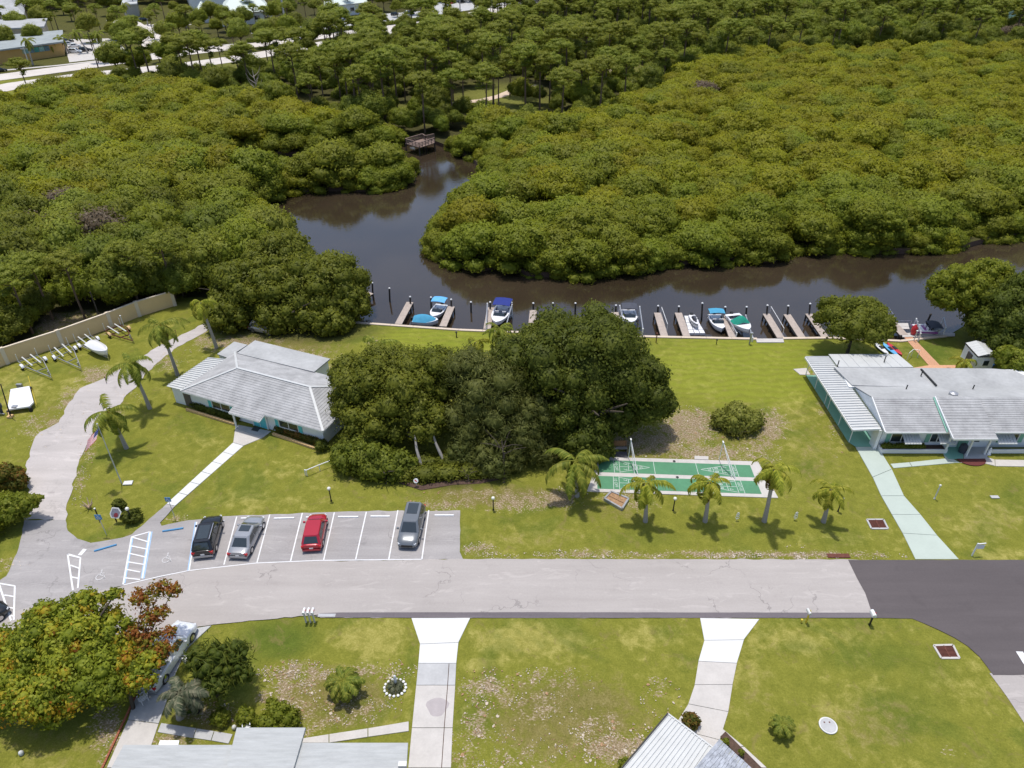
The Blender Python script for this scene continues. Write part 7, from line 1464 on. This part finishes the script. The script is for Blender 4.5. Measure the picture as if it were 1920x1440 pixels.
# garden ring with statue
b = G(741, 1290); t = thing('garden_ring', 'ring of white stones and silvery plants round a small white statue', 'garden ornament', b)
for i in range(16): a = i * math.pi / 8; MB().lathe(b + V3(.75 * math.cos(a), .65 * math.sin(a), 0), [(.1, 0), (.11, .08), (.04, .13)], 6).build('stone', M['white'], t)
child('plants', foliage_mesh('plants', [(.35 * math.cos(a), .3 * math.sin(a), .2, .26, .26, .24) for a in np.linspace(0, 5.5, 6)], M['palm_grey'], .1, 1.2, .7, 91), t); MB().lathe(b + V3(0, .3, .1), [(.12, 0), (.14, .2), (.07, .4), (.13, .6), (.07, .75), (.1, .86), (.02, .98)], 9).build('statue', M['white'], t, smooth=60)
# garden chairs, drum, pots
def chair(label, px, py, rz, mat='gel'):
    b = G(px, py); t = thing('garden_chair', label, 'chair', b, rz)
    for i in range(4): MB().box((0, -.18 + .12 * i, .42), (.48, .1, .03)).build('seat_slat', M[mat], t, world=False)
    for i in range(4): MB().box((0, .27 + .03 * i, .52 + .11 * i), (.48, .03, .09)).build('back_slat', M[mat], t, world=False)
    for sx in (-.24, .24):
        for sy in (-.2, .24): MB().box((sx, sy, .21), (.04, .04, .42)).build('leg', M[mat], t, world=False)
        MB().box((sx, .02, .64), (.05, .5, .03)).build('armrest', M[mat], t, world=False)
chair('white garden chair by the pale shingle roof', 465, 1366, R(20)); chair('white patterned chair tipped on the stained driveway', 270, 1316, R(-35))
b = G(368, 1333); t = thing('drum', 'dark drum planter below the juniper', 'drum', b); MB().lathe(b, [(.3, 0), (.33, .3), (.3, .6)], 14).build('body', M['black'], t, smooth=40); MB().lathe(b + V3(0, 0, .56), [(.26, 0), (.24, .03), (.1, .05)], 12).build('lid', M['metal_g'], t)
for x, y, lb in ((427, 1350, 'small white pot by the low bright bush'), (440, 1366, 'tiny white bird ornament left of the garden chair'), (351, 1238, 'pale box on the drive beside the pickup bed'), (41, 1414, 'white ball on the grass at the bottom left')):
    b = G(x, y); t = thing('garden_ornament', lb, 'ornament', b); MB().lathe(b, [(.1, 0), (.17, .14), (.12, .28), (.03, .34)] if 'box' not in lb else [(.38, 0), (.38, .3), (.3, .34)], 9 if 'box' not in lb else 4).build('body', M['concrete_w'], t, smooth=60); MB().lathe(b, [(.14, 0), (.14, .03)], 9).build('foot', M['concrete_g'], t)
# utility poles along the main road, street lamps
for k, (x, yb_, yt, lb, mt, r) in enumerate(((536, 52, -60, 'tall grey steel transmission pole behind the main road', 'metal_g', .5), (845, 33, -20, 'brown timber utility pole beside the road junction', 'bark', .22), (863, 27, -20, 'grey steel pole right of the timber pole', 'metal_g', .3), (184, 126, 60, 'timber utility pole among the roadside pines at the left', 'bark', .2), (56, 124, 88, 'pale leaning street lamp by the tan building', 'metal', .15), (920, 26, -10, 'grey utility pole near the top centre', 'metal_g', .22), (937, 12, -20, 'white pole at the top edge right of centre', 'metal', .25))):
    b = G(x, yb_); h = GY(x - (960 - x) * .0, yt, b.y); t = thing('utility_pole', lb, 'utility pole', b); MB().tube([b, V3(b.x, b.y, h.z)], [r, r * .6], 8).build('shaft', M[mt], t); MB().beam(V3(b.x - 1.2, b.y, h.z - .6), V3(b.x + 1.2, b.y, h.z - .6), .15, .15).build('crossarm', M[mt], t)

# ------------------------------------------------------------------ loose shell, leaves and twigs on the ground (too many to count)
def scatter_flakes(name, label, zones, mat, n, smin, smax, thr=.08, seed=0):
    rg = np.random.default_rng(seed); m = MB(); tot = 0; rr = random.Random(seed)
    for (cx, cy, rx, ry, dens) in zones:
        k = int(n * dens * rx * ry / 1000 * .42)
        for _ in range(k):
            a = rg.uniform(0, 6.28); q = math.sqrt(rg.random()) ; px, py = cx + rx * q * math.cos(a), cy + ry * q * math.sin(a); p = G(px, py)
            if mnoise.noise((p.x * .9, p.y * .9, seed)) + .5 * mnoise.noise((p.x * 3, p.y * 3, 2)) < thr: continue
            s_ = rr.uniform(smin, smax) * (2 if rr.random() < .06 else 1); k2 = rr.randint(4, 6); th = rr.uniform(0, 6.28); st_ = rr.uniform(.35, 1)
            ring = []
            for i in range(k2):
                ang = i * 6.283 / k2; x_, y_ = s_ * math.cos(ang) * rr.uniform(.6, 1.2), s_ * st_ * math.sin(ang) * rr.uniform(.6, 1.2); ring.append((p.x + x_ * math.cos(th) - y_ * math.sin(th), p.y + x_ * math.sin(th) + y_ * math.cos(th), .005 + rr.uniform(0, .02)))
            m.add(ring + [(p.x, p.y, .035)], [(i, (i + 1) % k2, k2) for i in range(k2)])
    o = m.build(name, mat); tag(o, label, kind='stuff'); return o
shell = plain('pale_shell_rubble', (.52, .44, .35), .9, .2, 5)
edge = [(1090, 1038, 110, 8, 5), (900, 1030, 36, 16, 4), (1350, 1041, 110, 6, 6), (1500, 1042, 110, 6, 7), (1240, 1043, 150, 4, 4), (1660, 1043, 50, 5, 3), (925, 1042, 50, 6, 3), (1490, 1025, 20, 6, 3)]
yard = [(560, 1262, 80, 26, 3), (640, 1320, 120, 46, 1.0), (740, 1260, 45, 26, 1.6), (545, 1320, 50, 40, 1.4), (920, 1290, 70, 40, 1.0), (1150, 1395, 110, 44, 1.6), (1030, 1280, 100, 30, .5), (890, 1380, 60, 56, .8), (1000, 1350, 120, 60, .35), (870, 1430, 40, 14, 2), (980, 1430, 90, 16, 1), (400, 1335, 70, 24, 1), (1240, 1310, 40, 40, .7)]
mid_ = [(1290, 805, 70, 45, 2.4), (1250, 850, 50, 14, 2), (1440, 800, 40, 40, 1.2), (1400, 850, 70, 20, 1), (1530, 700, 20, 30, 1.5), (1060, 930, 60, 22, 1.0), (1570, 800, 18, 60, .8)]
lane_ = [(160, 840, 14, 70, 2), (145, 930, 12, 40, 2), (240, 745, 40, 14, 2), (330, 668, 40, 16, 2.4), (90, 800, 40, 30, 1.2), (150, 745, 50, 30, 1.4), (60, 800, 50, 50, .5), (400, 630, 30, 18, 2), (20, 1060, 40, 14, 1), (50, 660, 50, 6, .8), (215, 1390, 20, 60, 1)]
scatter_flakes('shell_rubble', 'pale shell rubble scattered along the road edge, the lane and the bare yards', edge + yard + mid_ + lane_, shell, 190, .02, .075, .02, 3)
scatter_flakes('fallen_leaves', 'brown fallen leaves and twigs on the bare patches', [(q[0], q[1], q[2], q[3], q[4] * .6) for q in yard + mid_ + lane_[:4]] + [(840, 935, 90, 16, 1), (1150, 830, 80, 36, .8), (480, 650, 90, 18, 1.2), (110, 605, 80, 26, 1), (300, 1395, 40, 40, .6)], M['litter'], 90, .03, .08, -.1, 8)
# cracks and kerb edges
for o in list(bpy.data.objects):
    if o.parent is None and o.type in ('MESH', 'EMPTY') and 'label' not in o and o.users_collection and o.users_collection[0] == COL: tag(o, o.name.replace('_', ' ').split('.')[0] + ' standing in the scene as shown', 'thing')
